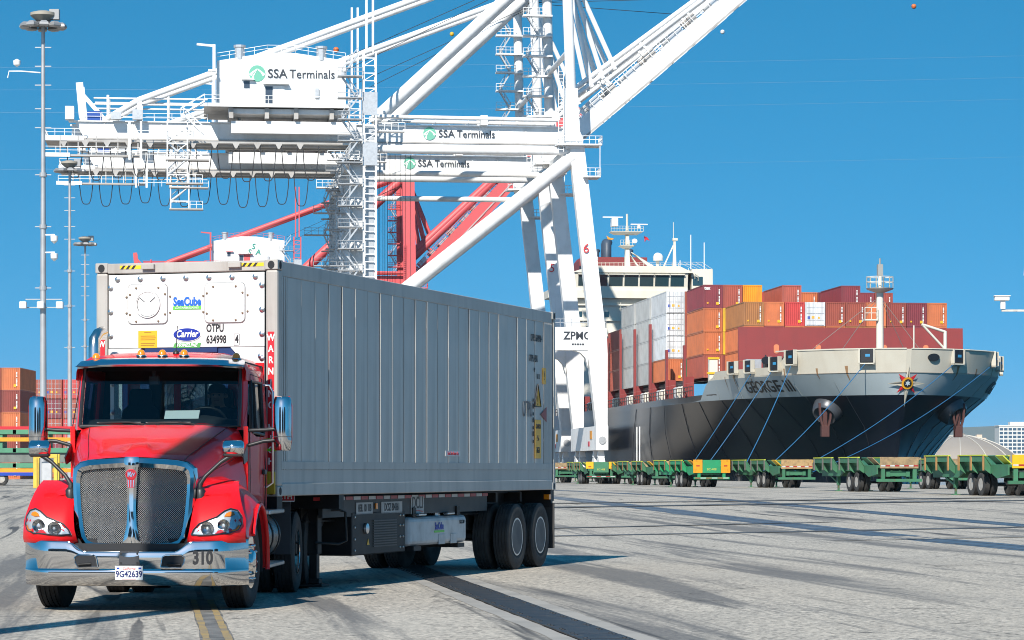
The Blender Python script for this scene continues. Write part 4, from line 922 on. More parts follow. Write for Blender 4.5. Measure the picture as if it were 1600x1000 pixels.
# corner warning decals
m = MB(); m.bx(1.092,1.178,-0.003,0.002,Z0+0.27,Z1-0.88); WD = m.build('warning_decal', REDT, RF)
for i, ch in enumerate('WARNING HIGH'):
    if ch != ' ': text(ch, 0.115, WHITET, WD, (1.135,-0.0055,Z1-0.955-i*0.138), sx=0.86, bold=0.003)
m = MB(); m.bx(-1.178,-1.092,-0.003,0.002,Z0+0.27,Z1-0.95); m.build('warning_decal', REDT, RF)
text('W', 0.10, WHITET, RF, (-1.135,-0.0055,Z1-1.01), sx=0.86, bold=0.003)
for dz, c_ in ((0.42,'fluorescent green'),(0.0,'yellow')):
    m = MB(); m.bx(1.06,1.21,-0.012,-0.006,Z0+0.55+dz*0.3,Z0+0.58+dz*0.3); m.build('green_tag', mat('tag_green', (0.1,0.75,0.03), 0.5), RF)
m = MB(); m.bx(1.02,1.20,-0.03,-0.008,Z0+0.02,Z0+0.30); YB = m.build('junction_box', mat('junction_yellow', (0.6,0.42,0.03), 0.5, dirt=0.6), RF, bevel=0.01)
# side markings near the far end
sx_ = CW-0.004
SR = (pi/2,0,pi/2)
text('OTPU 634998 4', 0.16, BLACKT, RF, (sx_,CL-1.05,Z1-0.47), rot=SR, sx=0.60)
text('OTPU 45R1', 0.16, BLACKT, RF, (sx_,CL-1.22,Z1-0.80), rot=SR, sx=0.60)
text('OTPU', 0.36, mat('faded_lettering', (0.12,0.12,0.13), 0.6, dirt=0.6, dcol=(0.3,0.31,0.32)), RF, (sx_,CL-1.55,Z1-1.62), rot=SR, sx=0.55)
for y, z, w_, h_, col in ((CL-0.62,Z1-1.06,0.17,0.26,YELT),(CL-0.98,Z1-2.08,0.34,0.62,YELT)):
    m = MB(); m.bx(sx_-0.002,sx_+0.003,y-w_/2,y+w_/2,z-h_/2,z+h_/2); p = m.build('caution_sticker', col, RF)
    if h_ > 0.5:
        for k, tx in enumerate(('CAUTION','9-6','HIGH')): text(tx, 0.13 if k else 0.10, BLACKT, p, (sx_+0.005,y,z+0.2-k*0.19), rot=SR, sx=0.6, bold=0.002)
    else: text('!', 0.2, BLACKT, p, (sx_+0.005,y,z), rot=SR)
text('10 21', 0.12, BLACKT, RF, (sx_,CL-0.95,Z1-1.08), rot=SR, sx=0.6); text('4P', 0.10, BLACKT, RF, (sx_,CL-1.17,Z1-0.98), rot=SR, sx=0.6)
m = MB(); m.prx([(CL-1.17,Z1-1.56),(CL-0.83,Z1-1.56),(CL-1.0,Z1-1.20)], sx_-0.002, sx_+0.003); tr_ = m.build('warning_triangle', YELT, RF)
m = MB(); m.path([(sx_+0.005,CL-1.17,Z1-1.56),(sx_+0.005,CL-0.83,Z1-1.56),(sx_+0.005,CL-1.0,Z1-1.20),(sx_+0.005,CL-1.17,Z1-1.56)], 0.012, n=4); m.build('triangle_border', BLACKT, tr_)
text('!', 0.2, BLACKT, tr_, (sx_+0.005,CL-1.0,Z1-1.47), rot=SR, bold=0.004)
m = MB(); m.prx([(CL-0.82,Z1-1.68),(CL-0.50,Z1-1.80),(CL-0.50,Z1-1.56)], sx_-0.002, sx_+0.003); m.build('red_triangle', mat('faded_red', (0.30,0.06,0.05), 0.5), RF)
m = MB(); m.bx(sx_-0.010,sx_-0.004,6.55,7.22,Z0+0.52,Z0+0.60); p = m.build('red_sticker', mat('sticker_white', (0.6,0.6,0.6), 0.5), RF)
text('SeaCube Ramp Up', 0.07, REDT, p, (sx_-0.002,6.885,Z0+0.56), rot=SR, sx=0.95)
m = MB()
for k in range(7): 
    z = Z0+0.75+k*0.11; m.bx(sx_-0.006,sx_,CL-1.24,CL-1.20,z,z+0.05+0.03*(k%2))
m.build('small_print', BLACKT, RF)
m = MB(); m.bx(CW-0.05,CW+0.004,9.3,11.9,Z0+0.2,Z0+0.40); 
# ================================================================== green terminal carts (open cradle trailers)
CG  = mat('cart_green', (0.045,0.17,0.085), 0.55, dirt=0.5, dscale=2, dcol=(0.05,0.09,0.06), rust=0.5, var=0.2)
CGB = mat('cart_green_bright', (0.02,0.27,0.11), 0.5, dirt=0.35, dscale=2, dcol=(0.03,0.12,0.06), rust=0.25)
CY  = mat('cart_yellow_edge', (0.55,0.60,0.05), 0.55, dirt=0.4, dscale=3, rust=0.4)
CR  = mat('cart_rib_rust', (0.26,0.14,0.06), 0.7, dirt=0.6, dscale=4, dcol=(0.10,0.05,0.03))
CRG = mat('cart_rib_grey', (0.16,0.16,0.14), 0.7, dirt=0.6, dscale=4, dcol=(0.12,0.06,0.03))
CO  = mat('cart_orange', (0.72,0.30,0.01), 0.5, dirt=0.35, dscale=3, rust=0.3)
CYO = mat('cart_yellow', (0.75,0.42,0.01), 0.5, dirt=0.25, dscale=3)
CWD = mat('cart_timber', (0.33,0.23,0.12), 0.85, dirt=0.8, dscale=4, dcol=(0.12,0.09,0.06), rust=0.4)
RIMW = mat('cart_rim_pale', (0.42,0.40,0.36), 0.6, dirt=0.6, dscale=5, dcol=(0.2,0.14,0.1))
cmesh = {}
def cm(key, fn, mats, **kw):
    if key not in cmesh: mb = MB(); fn(mb); cmesh[key] = mb.mesh(key, mats, **kw)
    return cmesh[key]
ctt, ctr = wheel_meshes(0.525,0.29,0.28,RUBBERT,'cart', [(0.0,0.25),(0.03,0.20),(0.05,0.12),(0.10,0.10),(0.10,0.001)])
ctr.materials[0] = RIMW
def cart(label, X, Y, rot, board, green, rib, flap):
    c = thing('terminal_cart', label, 'cart', (X,Y,gz(Y)), rot, 'green terminal carts parked in a row')
    def spine(m):
        for s in (-1,1): m.bx(s*0.55-0.10,s*0.55+0.10,0.15,11.4,0.82,1.12)
        for y in (0.3,2.0,6.2,8.5,11.2): m.bx(-0.45,0.45,y-0.1,y+0.1,0.85,1.08)
        m.bx(-0.5,0.5,9.6,12.2,1.02,1.25)
    inst(cm('spine',spine,CG), 'spine', c)
    for s in (-1,1):
        def side(m):
            m.prx([(0.25,0.95),(1.6,0.80),(2.6,1.14),(5.6,1.14),(6.6,0.82),(8.6,0.86),(10.2,1.12),(11.4,1.2),(11.4,1.42),(0.25,1.42)], 1.08, 1.16)
            m.prx([(0.25,1.30),(11.4,1.30),(11.4,1.42),(0.25,1.42)], 0.55, 1.08)
        me = cm('side_'+green.name, side, green); o = inst(me, 'side_beam', c, (0,0,0), (0,0,0), (s,1,1))
        for y0 in (2.3,6.9):
            def guide(m):
                m.prism([(0,0),(3.3,0),(3.3,1),(0,1)], lambda p:(1.16+0.34*p[1],p[0],1.38+0.46*p[1]), lambda p:(1.11+0.34*p[1],p[0],1.38+0.46*p[1]))
            gme = cm('guide_'+green.name, guide, green); gd = inst(gme, 'guide_plate', c, (0,y0,0), (0,0,0), (s,1,1))
            def lip(m): m.bx(1.42,1.54,-0.02,3.32,1.825,1.875)
            inst(cm('lip',lip,CY), 'guide_lip', gd)
            def outer(m): m.bx(1.485,1.50,0.0,3.3,1.56,1.83)
            inst(cm('outer_'+green.name,outer,green), 'outer_panel', gd)
            for y in (0.06,1.65,3.24):
                def web(m): m.prism([(1.17,1.0),(1.47,1.22),(1.47,1.80),(1.17,1.36)], lambda p:(p[0],-0.02,p[1]), lambda p:(p[0],0.02,p[1]))
                g_ = inst(cm('web_'+green.name,web,green), 'gusset', gd, (0,y,0))
                def fl_(m): m.bx(1.50,1.535,-0.09,0.09,1.16,1.82)
                inst(cm('flange_'+rib.name,fl_,rib), 'gusset_flange', g_) if 0 else inst(cm('flange_'+rib.name,fl_,rib), 'rib', gd, (0,y,0))
        for y0, fm_ in ((0.35,flap),(1.35,green)):
            def fl(m): m.prism([(0,0),(0.85,0),(0.85,1),(0,1)], lambda p:(0.95+0.42*p[1],p[0],1.43+0.38*p[1]), lambda p:(0.92+0.42*p[1],p[0],1.46+0.38*p[1]))
            inst(cm('flap_'+fm_.name,fl,fm_), 'rear_flap', c, (0,y0,0), (0,0,0), (s,1,1))
        def leg(m): m.bx(0.80,0.98,-0.09,0.09,0.35,1.2); m.bx(0.84,0.94,-0.05,0.05,0.04,0.36); m.bx(0.72,1.06,-0.16,0.16,0.0,0.05)
        inst(cm('cartleg',leg,CG), 'landing_leg', c, (0,7.6,0), (0,0,0), (s,1,1))
        def br(m): m.bar((0.85,7.7,0.45),(0.85,9.4,0.95),0.09)
        inst(cm('brace',br,CG), 'leg_brace', c, (0,0,0), (0,0,0), (s,1,1))
        for y in (3.5,4.75):
            for x in (1.08,0.70): wheel(c, s*x, y, 0.525, s, ctt, ctr)
        def post(m): m.bx(0.78,0.98,-0.06,0.06,0.55,1.30)
        inst(cm('post_'+green.name,post,green), 'bumper_post', c, (0,0.05,0), (0,0,0), (s,1,1))
    for y in (3.5,4.75):
        def axm(m): m.tube((-1,0,0),(1,0,0),0.08)
        inst(cm('cax',axm,BLACKM), 'axle', c, (0,y,0.525))
    def bump(m): m.bx(-1.25,1.25,-0.08,0.05,0.55,0.70)
    b = inst(cm('bump_'+green.name,bump,green), 'bumper', c)
    if board in ('split','yellow_tape','orange'):
        for k in range(6):
            def tp(m): m.bx(0,0.38,-0.086,-0.082,0.60,0.66)
            inst(cm('ctape%d'%(k%2),tp,TAPER if k%2==0 else TAPEW), 'reflective_tape', b, (-1.2+k*0.4,0,0))
    if board in ('timber','yellow','rust'):
        bmt = {'timber':CWD,'yellow':CYO,'rust':mat('cart_board_worn', (0.42,0.27,0.12), 0.8, dirt=0.7, dscale=5, rust=0.6)}[board]
        def bd_(m): m.bx(-1.06,1.06,-0.06,0.0,1.26,1.86)
        B = inst(cm('board_'+board,bd_,bmt), 'end_board', c)
        for k in range(8):
            def tp2(m): m.bx(0,0.25,-0.066,-0.062,1.36,1.43)
            inst(cm('btape%d'%(k%2),tp2,TAPEW if k%2==0 else TAPER), 'reflective_tape', B, (-1.03+k*0.26,0,0))
    else:
        oc = CO if board == 'split' else CYO
        for s in (-1,1):
            def ob(m): m.bx(0.66,1.30,-0.06,0.0,0.98 if board=='split' else 1.3,1.88)
            B = inst(cm('oboard_'+board,ob,oc), 'end_board', c, (0,0,0), (0,0,0), (s,1,1))
            def rt(m): m.bx(0.85,1.1,-0.066,-0.062,1.42,1.50)
            inst(cm('rtape',rt,TAPER), 'reflective_tape', B)
        def cp(m): m.bx(-0.64,0.64,-0.03,0.02,0.98,1.62); m.bx(-0.62,0.62,0.0,0.1,1.55,1.86)
        P = inst(cm('cplate_'+green.name,cp,green), 'centre_plate', c)
        text('BC-408', 0.22, mat('cart_stencil', (0.5,0.5,0.1), 0.6), P, (0,-0.034,1.22))
    return c
CT = radians(11.3)
cart('green cart with bright yellow end board, cut off by the right edge', 23.25, 126, CT, 'yellow', CG, mat('cart_rib_orange', (0.45,0.24,0.08), 0.65, dirt=0.5), CY)
cart('green cart with weathered timber end board in front of the ship bow', 20.5, 150, CT, 'timber', CG, CRG, CWD)
cart('green cart with peeling orange-brown end board, left of the timber-board cart', 18.6, 185, CT, 'rust', CG, CRG, CYO)
cart('bright green cart with two orange corner boards at its rear', 13.6, 193, CT, 'split', CGB, CR, CO)
cart('green cart just left of the bright green cart with orange corner boards', 11.9, 216, CT, 'rust', CG, CR, CYO)
cart('green cart with dull ribs, third from the trailer end of the far row', 10.4, 238, CT, 'timber', CG, CR, CY)
cart('green cart with low yellow rear boards below the white crane legs', 7.55, 240, CT*0.6, 'orange', CG, CR, CY)
cart('small far green cart nearest to the grey container rear', 5.0, 262, CT, 'timber', CG, CR, CY)
cart('farthest green cart of the row, below the crane sill', 8.9, 285, CT, 'rust', CG, CRG, CY)
cart('green cart half hidden behind the yellow-board cart', 27.6, 172, CT, 'timber', CG, CRG, CY)
# ================================================================== ship-to-shore cranes
# local frame: x towards the sea along the girder, y along the quay (away), z up from the yard
QA = radians(6.25)
CWH = mat('crane_white', (0.80,0.80,0.79), 0.42, dirt=0.3, dscale=0.5, dcol=(0.50,0.46,0.41), streak=(1.1,1.1,0.08), bump=0.05, bscale=0.4)
CRED = mat('crane_red', (0.62,0.085,0.09), 0.5, dirt=0.3, dscale=0.3, dcol=(0.38,0.10,0.09), streak=(0.9,0.9,0.08))
GRAT = mat('walkway_grating', (0.36,0.37,0.38), 0.55, 0.4, dirt=0.4)
GALV = mat('galvanised', (0.52,0.53,0.54), 0.45, 0.5, dirt=0.3)
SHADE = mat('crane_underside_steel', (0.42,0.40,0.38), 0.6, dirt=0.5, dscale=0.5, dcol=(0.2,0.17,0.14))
ROPE = mat('black_cable', (0.015,0.015,0.018), 0.6)
SSAG = mat('sign_green', (0.14,0.42,0.30), 0.5)
SSAK = mat('sign_dark', (0.03,0.035,0.045), 0.5)
def rail(m, pts, h=1.1, step=2.2, t=0.07):
    for p, q in zip(pts, pts[1:]):
        p = Vector(p); q = Vector(q); n = max(1, int((q-p).length/step+0.5))
        for i in range(n+1):
            a = p.lerp(q, i/n); m.bar(a, a+Vector((0,0,h)), t)
        for hh in (h, h*0.55): m.bar(p+Vector((0,0,hh)), q+Vector((0,0,hh)), t)
def flight(m, p, q, w, side=(0,1,0), t=0.09):
    p = Vector(p); q = Vector(q); sd = Vector(side).normalized()*w/2
    for s in (-1,1):
        m.bar(p+sd*s, q+sd*s, t, 0.22); m.bar(p+sd*s+Vector((0,0,1)), q+sd*s+Vector((0,0,1)), t*0.8)
        for f in (0,0.5,1): a = p.lerp(q,f)+sd*s; m.bar(a, a+Vector((0,0,1)), t*0.8)
    n = max(3, int(abs(q.z-p.z)/0.45))
    for i in range(1,n): a = p.lerp(q,i/n); m.bar(a-sd, a+sd, 0.24, 0.05)
def crane(label, O, paint, boom_deg, sign, number, house_mat, detail=True, heavy=1.0):
    c = thing('gantry_crane', label, 'crane', (O[0],O[1],0.4), QA, 'cranes along the quay')
    def part(name, fn, m=paint, parent=None, smooth=None):
        mb = MB(); fn(mb); return mb.build(name, m, parent or c, smooth=smooth)
    DY = 25.0; LX = -31.3; SX = 2.7
    for gy_ in (0, DY):
        part('sea_leg', lambda m: m.bar((-0.25,gy_,46.9),(SX,gy_,21.0),1.7,2.1,up=(1,0,0),w1=1.9,h1=2.2))
        part('sea_leg_foot', lambda m: m.loft([[Vector((a,gy_-w,z)),Vector((b,gy_-w,z)),Vector((b,gy_+w,z)),Vector((a,gy_+w,z))] for z,a,b,w in ((21.2,1.3,3.95,1.0),(17.5,1.35,4.1,1.0),(7.4,2.5,4.1,1.0))]))
        part('land_leg', lambda m: m.bar((LX-0.2,gy_,4),(LX,gy_,47.5),2.0,1.8,up=(1,0,0)))
        part('tie_pipe', lambda m: m.tube((LX,gy_,46.2-0.03*gy_),(-0.6,gy_,46.2-0.03*gy_),0.58-0.006*gy_,n=14), smooth=60)
        part('diagonal_pipe', lambda m: m.tube((LX+0.2,gy_,21.2),(-0.7,gy_,45.4),0.98,n=16), smooth=60)
        pb = part('portal_beam', lambda m: m.bx(LX+0.9,3.0,gy_-0.8,gy_+0.8,18.1,21.35))
        part('haunch', lambda m: m.pry([(-0.8,18.15),(1.4,18.15),(1.4,15.6),(1.0,17.0),(0.3,17.75)], gy_-0.7, gy_+0.7))
        part('portal_rail', lambda m: rail(m, [(LX+1,gy_-0.75,21.4),(3.9,gy_-0.75,21.4)], step=1.6), GALV, pb)
        if gy_ == 0 and number:
            text('ZPMC', 1.55, SSAK, pb, (-0.2,-0.84,20.1), sx=0.95, thick=0.05, bold=0.03)
            text('上海振华', 0.5, SSAK, pb, (-0.2,-0.84,18.95), thick=0.05) if 0 else None
            for i in range(5): part('small_sign', lambda m: m.bx(-0.95+i*0.36,-0.68+i*0.36,-0.845,-0.81,18.8,19.05), SSAK, pb)
            text(number, 1.9, mat('crane_number_red', (0.6,0.03,0.03), 0.5), c, (1.05,-1.1,32.4), rot=(pi/2,radians(6.5),0), thick=0.05, bold=-0.01)
        if gy_ == DY and number:
            text('ZPMC', 1.55, SSAK, pb, (-0.2,DY-0.84,20.1), sx=0.95, thick=0.05, bold=0.03)
        # mast over the sea leg
        part('mast_base', lambda m: m.loft([[Vector((a,gy_-w,z)),Vector((b,gy_-w,z)),Vector((b,gy_+w,z)),Vector((a,gy_+w,z))] for z,a,b,w in ((46.5,-1.9,0.6,1.0),(48.2,-2.1,0.5,1.0),(49.2,-1.9,0.05,0.9),(55,-1.85,-0.1,0.8))]))
        part('mast', lambda m: m.tube((-1.0,gy_,54.6),(-1.6,gy_+(1.2 if gy_==0 else -1.2),77),0.74,n=16) if heavy == 1 else m.bar((-1.2,gy_,47),(-1.6,gy_+(1.2 if gy_==0 else -1.2),77),3.0,2.6), smooth=60 if heavy == 1 else None)
    part('mast_head', lambda m: m.bx(-2.4,-0.6,0,DY,75.6,77.6))
    for z in (46.2,20.0):
        part('land_cross_beam', lambda m: m.bx(LX-0.8,LX+0.8,0.9,DY-0.9,z-1.1,z+1.1))
    part('sea_cross_beam', lambda m: m.bx(-1.2,0.6,0.9,DY-0.9,45.0,47.2))
    part('mast_tie', lambda m: m.tube((-1.2,0.5,60.5),(-1.2,DY-0.5,60.5),0.4,n=10), smooth=60)
    for gx, nm in ((3.3,'sea'),(LX,'land')):
        sl = part('sill_beam', lambda m: m.bx(gx-0.85,gx+0.85,-1.3,DY+1.3,4.0,7.4))
        if detail:
            part('wheel_boss', lambda m: m.lathe([(-1.42,0.55),(-1.3,0.55)], (gx,0,5.4), 'y', 18), GALV, sl)
            part('sill_placard', lambda m: m.bx(gx-0.90,gx-0.86,3.0,5.2,5.6,6.8), CO, sl)
            part('sill_placard', lambda m: m.bx(gx-0.90,gx-0.86,5.6,7.2,4.6,5.3), REDT, sl)
        for k, gy_ in enumerate((0.2,5.0,20.0,24.8)):
            b = part('bogie', lambda m: (m.pry([(gx-0.5,3.1),(gx+0.5,3.1),(gx+0.35,4.05),(gx-0.35,4.05)], gy_-0.5, gy_+0.5), m.prx([(gy_-1.9,1.5),(gy_-1.6,2.3),(gy_-0.4,3.15),(gy_+0.4,3.15),(gy_+1.6,2.3),(gy_+1.9,1.5),(gy_+1.2,1.1),(gy_-1.2,1.1)], gx-0.42, gx+0.42)), paint)
            for dy in (-1.45,-0.5,0.5,1.45):
                part('bogie_wheel', lambda m: m.lathe([(-0.13,0.42),(0.13,0.42)], (gx,gy_+dy,0.62), 'x', 14), GALV, b)
    # girders
    GY = (8.2, 13.2); GX0 = -74.5
    for gy_ in GY:
        G = part('girder', lambda m: m.pry([(GX0+5.2,48.1),(-0.6,48.1),(-0.6,50.4),(GX0+3.9,50.4)], gy_-0.6, gy_+0.6))
        part('girder_flange', lambda m: m.bx(GX0+3.0,-0.6,gy_-0.95,gy_+0.7,50.4,50.56), paint, G)
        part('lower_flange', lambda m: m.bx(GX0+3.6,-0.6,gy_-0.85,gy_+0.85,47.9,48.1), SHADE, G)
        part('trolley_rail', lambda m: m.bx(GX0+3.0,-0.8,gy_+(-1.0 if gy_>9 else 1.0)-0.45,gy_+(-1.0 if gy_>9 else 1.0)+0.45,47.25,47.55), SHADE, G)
        part('rail_beam', lambda m: m.bx(GX0+3.0,-0.6,gy_-0.75,gy_+0.75,47.57,47.88), paint, G)
        if detail:
            for x in [GX0+8+i*4.0 for i in range(16)]: part('stiffener', lambda m: m.bx(x-0.06,x+0.06,gy_-0.68,gy_-0.6,48.1,50.4), paint, G)
        part('girder_rail', lambda m: rail(m, [(GX0+5,gy_-0.9,50.56),(-52,gy_-0.9,50.56)], step=2.4), paint, G)
        part('girder_rail', lambda m: rail(m, [(-29,gy_-0.9,50.56),(-3,gy_-0.9,50.56)], step=2.4), paint, G)
        for z in (53.0,53.85): part('hand_pipe', lambda m: m.tube((GX0+6.5,gy_,z),(-52,gy_,z),0.13,n=8), paint, G, smooth=60)
        for x in (GX0+8.5,GX0+17,GX0+27): part('pipe_post', lambda m: m.tube((x,gy_,50.5),(x,gy_,54.3),0.2,n=8), paint, G)
        # stays
        part('back_stay', lambda m: m.tube((-28.2,gy_,51.4),(-1.5,gy_,76.3),0.86*heavy**0.5,n=14), smooth=60)
        for d in (0,): 
            part('rear_stay', lambda m: m.path([(-66.6,gy_-0.5,50.6),(-61.6,gy_-0.5,53.6),(-1.5,gy_-0.3,76.6)], 0.46*heavy**0.5, n=10), smooth=60)
            part('stay_post', lambda m: m.bx(-61.9,-61.2,gy_-0.85,gy_-0.15,50.5,53.6))
        part('upper_tie', lambda m: m.tube((-28.6,gy_-2.0,50.0+1.55),(-2.0,gy_-2.0,51.35),0.30,n=10), smooth=60)
        part('tie_post', lambda m: m.bx(-13.2,-12.2,gy_-2.2,gy_-0.6,50.5,51.9))
        # boom
        a = radians(boom_deg); ux, uz = cos(a), sin(a); nx, nz = -sin(a), cos(a); H = (0.9,48.4)
        def bp(l, h, y): return Vector((H[0]+ux*l+nx*h, y, H[1]+uz*l+nz*h))
        BLn = 62
        B = part('boom_girder', lambda m: m.loft([[bp(l,0.0-(heavy-1)*1.6,gy_-0.6),bp(l,2.3,gy_-0.6),bp(l,2.3,gy_+0.6),bp(l,0.0-(heavy-1)*1.6,gy_+0.6)] for l in (0.6,BLn)]))
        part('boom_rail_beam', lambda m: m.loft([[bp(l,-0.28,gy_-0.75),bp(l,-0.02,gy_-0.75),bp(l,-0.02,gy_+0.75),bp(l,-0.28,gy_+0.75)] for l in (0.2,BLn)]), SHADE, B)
        for k in range(9): part('boom_rail_joint', lambda m: m.loft([[bp(l,-0.36,gy_-0.8),bp(l,-0.29,gy_-0.8),bp(l,-0.29,gy_+0.8),bp(l,-0.36,gy_+0.8)] for l in (1.5+k*4.2,4.6+k*4.2)]), paint, B)
        for h0, h1 in ((6.2,3.6),(5.3,3.2)): part('fore_stay', lambda m: m.tube(bp(3.5,h0,gy_),bp(40,h1,gy_),0.36*heavy**1.6,n=10), paint, B, smooth=60)
        for l in (3.5,9.5,17,25,34): part('stay_bracket', lambda m: m.bar(bp(l,2.3,gy_),bp(l-0.6,6.2-0.065*l,gy_),0.45,0.35), paint, B)
        part('boom_walk_rail', lambda m: [m.bar(bp(l,2.3,gy_-0.8),bp(l,3.4,gy_-0.8),0.08) for l in [2+i*1.6 for i in range(26)]]+[m.bar(bp(2,hh,gy_-0.8),bp(42,hh,gy_-0.8),0.08) for hh in (2.9,3.4)], paint, B)
        for l, w, h, mt_ in ((4.5,2.2,1.1,GALV),(8.2,1.4,0.9,SHADE),(11.5,2.8,0.7,GALV),(15.5,1.8,1.0,SHADE),(20,2.4,0.8,GALV),(24,1.2,1.2,SHADE),(28,2.2,0.7,GALV)):
            part('boom_machine_box', lambda m: m.loft([[bp(q,2.32,gy_-0.4),bp(q,2.3+h,gy_-0.4),bp(q,2.3+h,gy_+0.5),bp(q,2.32,gy_+0.5)] for q in (l,l+w)]), mt_, B)
        for l, h in ((7.0,5.6),(9.0,5.5),(11.2,5.4)):
            e = bp(l,h-1.0,gy_); part('boom_stay', lambda m: m.path([e, e+Vector((-0.2,0,0.5)), Vector((-1.2,gy_,76))], 0.36, n=10), paint, B, smooth=60)
    for l in (2.0,10,18,26,34,42,50,60): part('boom_tie', lambda m: m.bar(bp(l,1.1,GY[0]+0.6),bp(l,1.1,GY[1]-0.6),0.8,0.8))
    part('girder_end_beam', lambda m: m.bx(GX0+3.4,GX0+4.6,GY[0]+0.6,GY[1]-0.6,48.2,50.2))
    # rear end platform, sheave frame
    pf = part('rear_platform', lambda m: m.bx(GX0-0.2,GX0+6.5,6.6,15.2,47.55,47.85), SHADE)
    part('platform_edge', lambda m: m.bx(GX0-0.3,GX0+5.2,6.45,6.6,47.6,48.3), paint, pf)
    part('platform_rail', lambda m: rail(m, [(GX0+5.2,6.55,48.2),(GX0-0.2,6.55,48.2),(GX0-0.2,15.2,48.2)], step=1.5), paint, pf)
    for y in GY: part('sheave_frame', lambda m: (m.bar((GX0+5.0,y,50.5),(GX0+4.5,y,56.0),1.0,0.5), m.bar((GX0+8.5,y,50.5),(GX0+4.7,y,54.8),0.4,0.3)), paint)
    part('winch', lambda m: (m.bx(GX0+5.6,GX0+7.6,8,10,50.6,52.0),), mat('motor_blue', (0.02,0.07,0.3), 0.4))
    part('winch_box', lambda m: (m.bx(GX0+2.6,GX0+3.8,6,8,50.6,52.4),), paint)
    for k in range(2): part('equipment_box', lambda m: m.bx(GX0+9+k*3,GX0+10.4+k*3,5.6,6.8,50.6,51.6+0.4*k), GALV)
    # hanging catwalk with rails
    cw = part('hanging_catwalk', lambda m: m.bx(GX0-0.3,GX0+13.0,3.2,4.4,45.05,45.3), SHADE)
    part('catwalk_nose', lambda m: m.bx(GX0-0.5,GX0+3.4,3.05,3.2,44.95,45.5), paint, cw)
    part('catwalk_rail', lambda m: rail(m, [(GX0-0.2,3.25,45.3),(GX0+13,3.25,45.3)], step=1.6), paint, cw)
    for x in (GX0+2,GX0+4.5,GX0+7,GX0+10,GX0+12.8): part('catwalk_hanger', lambda m: m.bar((x,4.2,45.2),(x,4.2,48.0),0.16), SHADE, cw)
    # stair cage below the girder
    st_ = part('stair_cage', lambda m: ([m.bar((x,y,41.4),(x,y,50.2),0.18) for x in (-57.6,-54.8) for y in (3.0,4.6)], [m.bar((-57.6,y,z),(-54.8,y,z),0.16) for y in (3.0,4.6) for z in (42.6,44.8,47.0,49.2)], [m.bar((-57.6,3.0,z),(-54.8,3.0,z+2.1),0.12) for z in (42.7,44.9,47.1)]), paint)
    part('stair_flight', lambda m: flight(m, (-57.4,3.8,42.6),(-55.0,3.8,44.8),0.9), GALV, st_)
    part('stair_flight', lambda m: flight(m, (-55.0,3.8,44.8),(-57.4,3.8,47.0),0.9), GALV, st_)
    part('cage_platform', lambda m: (m.bx(-57.8,-52.6,2.8,4.8,41.3,41.5), m.bx(-57.8,-51.8,2.8,4.8,44.6,44.8)), SHADE, st_)
    part('cage_rail', lambda m: (rail(m, [(-54.6,2.85,41.5),(-52.7,2.85,41.5)], step=1), rail(m, [(-62.5,2.85,44.8),(-51.8,2.85,44.8)], step=1.2), rail(m, [(-62.5,2.85,47.6),(-54,2.85,47.6)], step=1.2)), paint, st_)
    for x in (-63,-61.4): part('cage_post', lambda m: m.bx(x,x+0.3,2.8,3.0,44.6,50), paint, st_)
    # festoon cables
    xs_ = [GX0+2.5+i*3.0 for i in range(13)]
    for i in range(12):
        x0, x1 = xs_[i], xs_[i+1]; sag = 4.9+0.3*sin(i*1.7)
        zt_ = 47.0
        pts = [(x0+(x1-x0)*(0.12+0.76*f), 4.2, zt_-sag*(1-(2*f-1)**4)) for f in [j/14 for j in range(15)]]
        part('festoon_cable', lambda m: m.path(pts, 0.07, n=5), ROPE)
        part('festoon_carrier', lambda m: m.pry([(x0-0.5,47.2),(x0+0.5,47.2),(x0+0.12,46.5),(x0-0.12,46.5)], 4.0, 4.4), SHADE)
    part('festoon_beam', lambda m: m.bx(GX0+3,-33,4.05,4.35,47.2,47.45), SHADE)
    # machinery house
    hx0, hx1, hy0, hy1 = -50.7,-32.6,3.4,17.6; xc = (hx0+hx1)/2
    hm = part('machinery_house', lambda m: m.pry([(hx0,52.6),(hx1,52.6),(hx1,59.0),(xc+2,59.95),(xc-2,59.95),(hx0,58.7)], hy0, hy1), house_mat)
    for x in [hx0+1.1+i*1.1 for i in range(16)]: part('house_seam', lambda m: m.bx(x-0.03,x+0.03,hy0-0.035,hy0-0.005,52.7,58.6), house_mat, hm)
    part('house_skirt', lambda m: m.bx(hx0+1.6,hx1,hy0-0.25,hy1,51.3,52.0), paint, hm)
    part('house_walkway', lambda m: m.bx(hx0-1.8,hx1+0.6,hy0-1.5,hy1,52.15,52.45), SHADE, hm)
    part('house_walk_edge', lambda m: m.bx(hx0-1.8,hx1+0.6,hy0-1.58,hy0-1.5,52.1,52.6), paint, hm)
    for x in (hx0+2,hx0+7,hx1-7,hx1-2): part('house_bearer', lambda m: m.bx(x-0.3,x+0.3,hy0-0.8,hy1,50.6,52.1), SHADE, hm)
    part('house_rail', lambda m: rail(m, [(hx0-1.7,hy0-1.5,52.6),(hx1+0.5,hy0-1.5,52.6)], step=1.3), paint, hm)
    part('roof_rail', lambda m: rail(m, [(hx0,hy0+0.2,58.7),(xc-2,hy0+0.2,59.95),(xc+2,hy0+0.2,59.95),(hx1,hy0+0.2,59.0)], step=2), paint, hm)
    for x in (-47.5,-36): part('roof_vent', lambda m: m.lathe([(59.0,0.7),(60.6,0.7),(60.7,0.85),(61.0,0.85)], (x,4,0), 'z', 14), GALV, hm)
    dk = mat('house_opening', (0.05,0.07,0.10), 0.2)
    part('house_window', lambda m: m.bx(-46.9,-46.1,hy0-0.06,hy0+0.02,54.9,55.9), dk, hm)
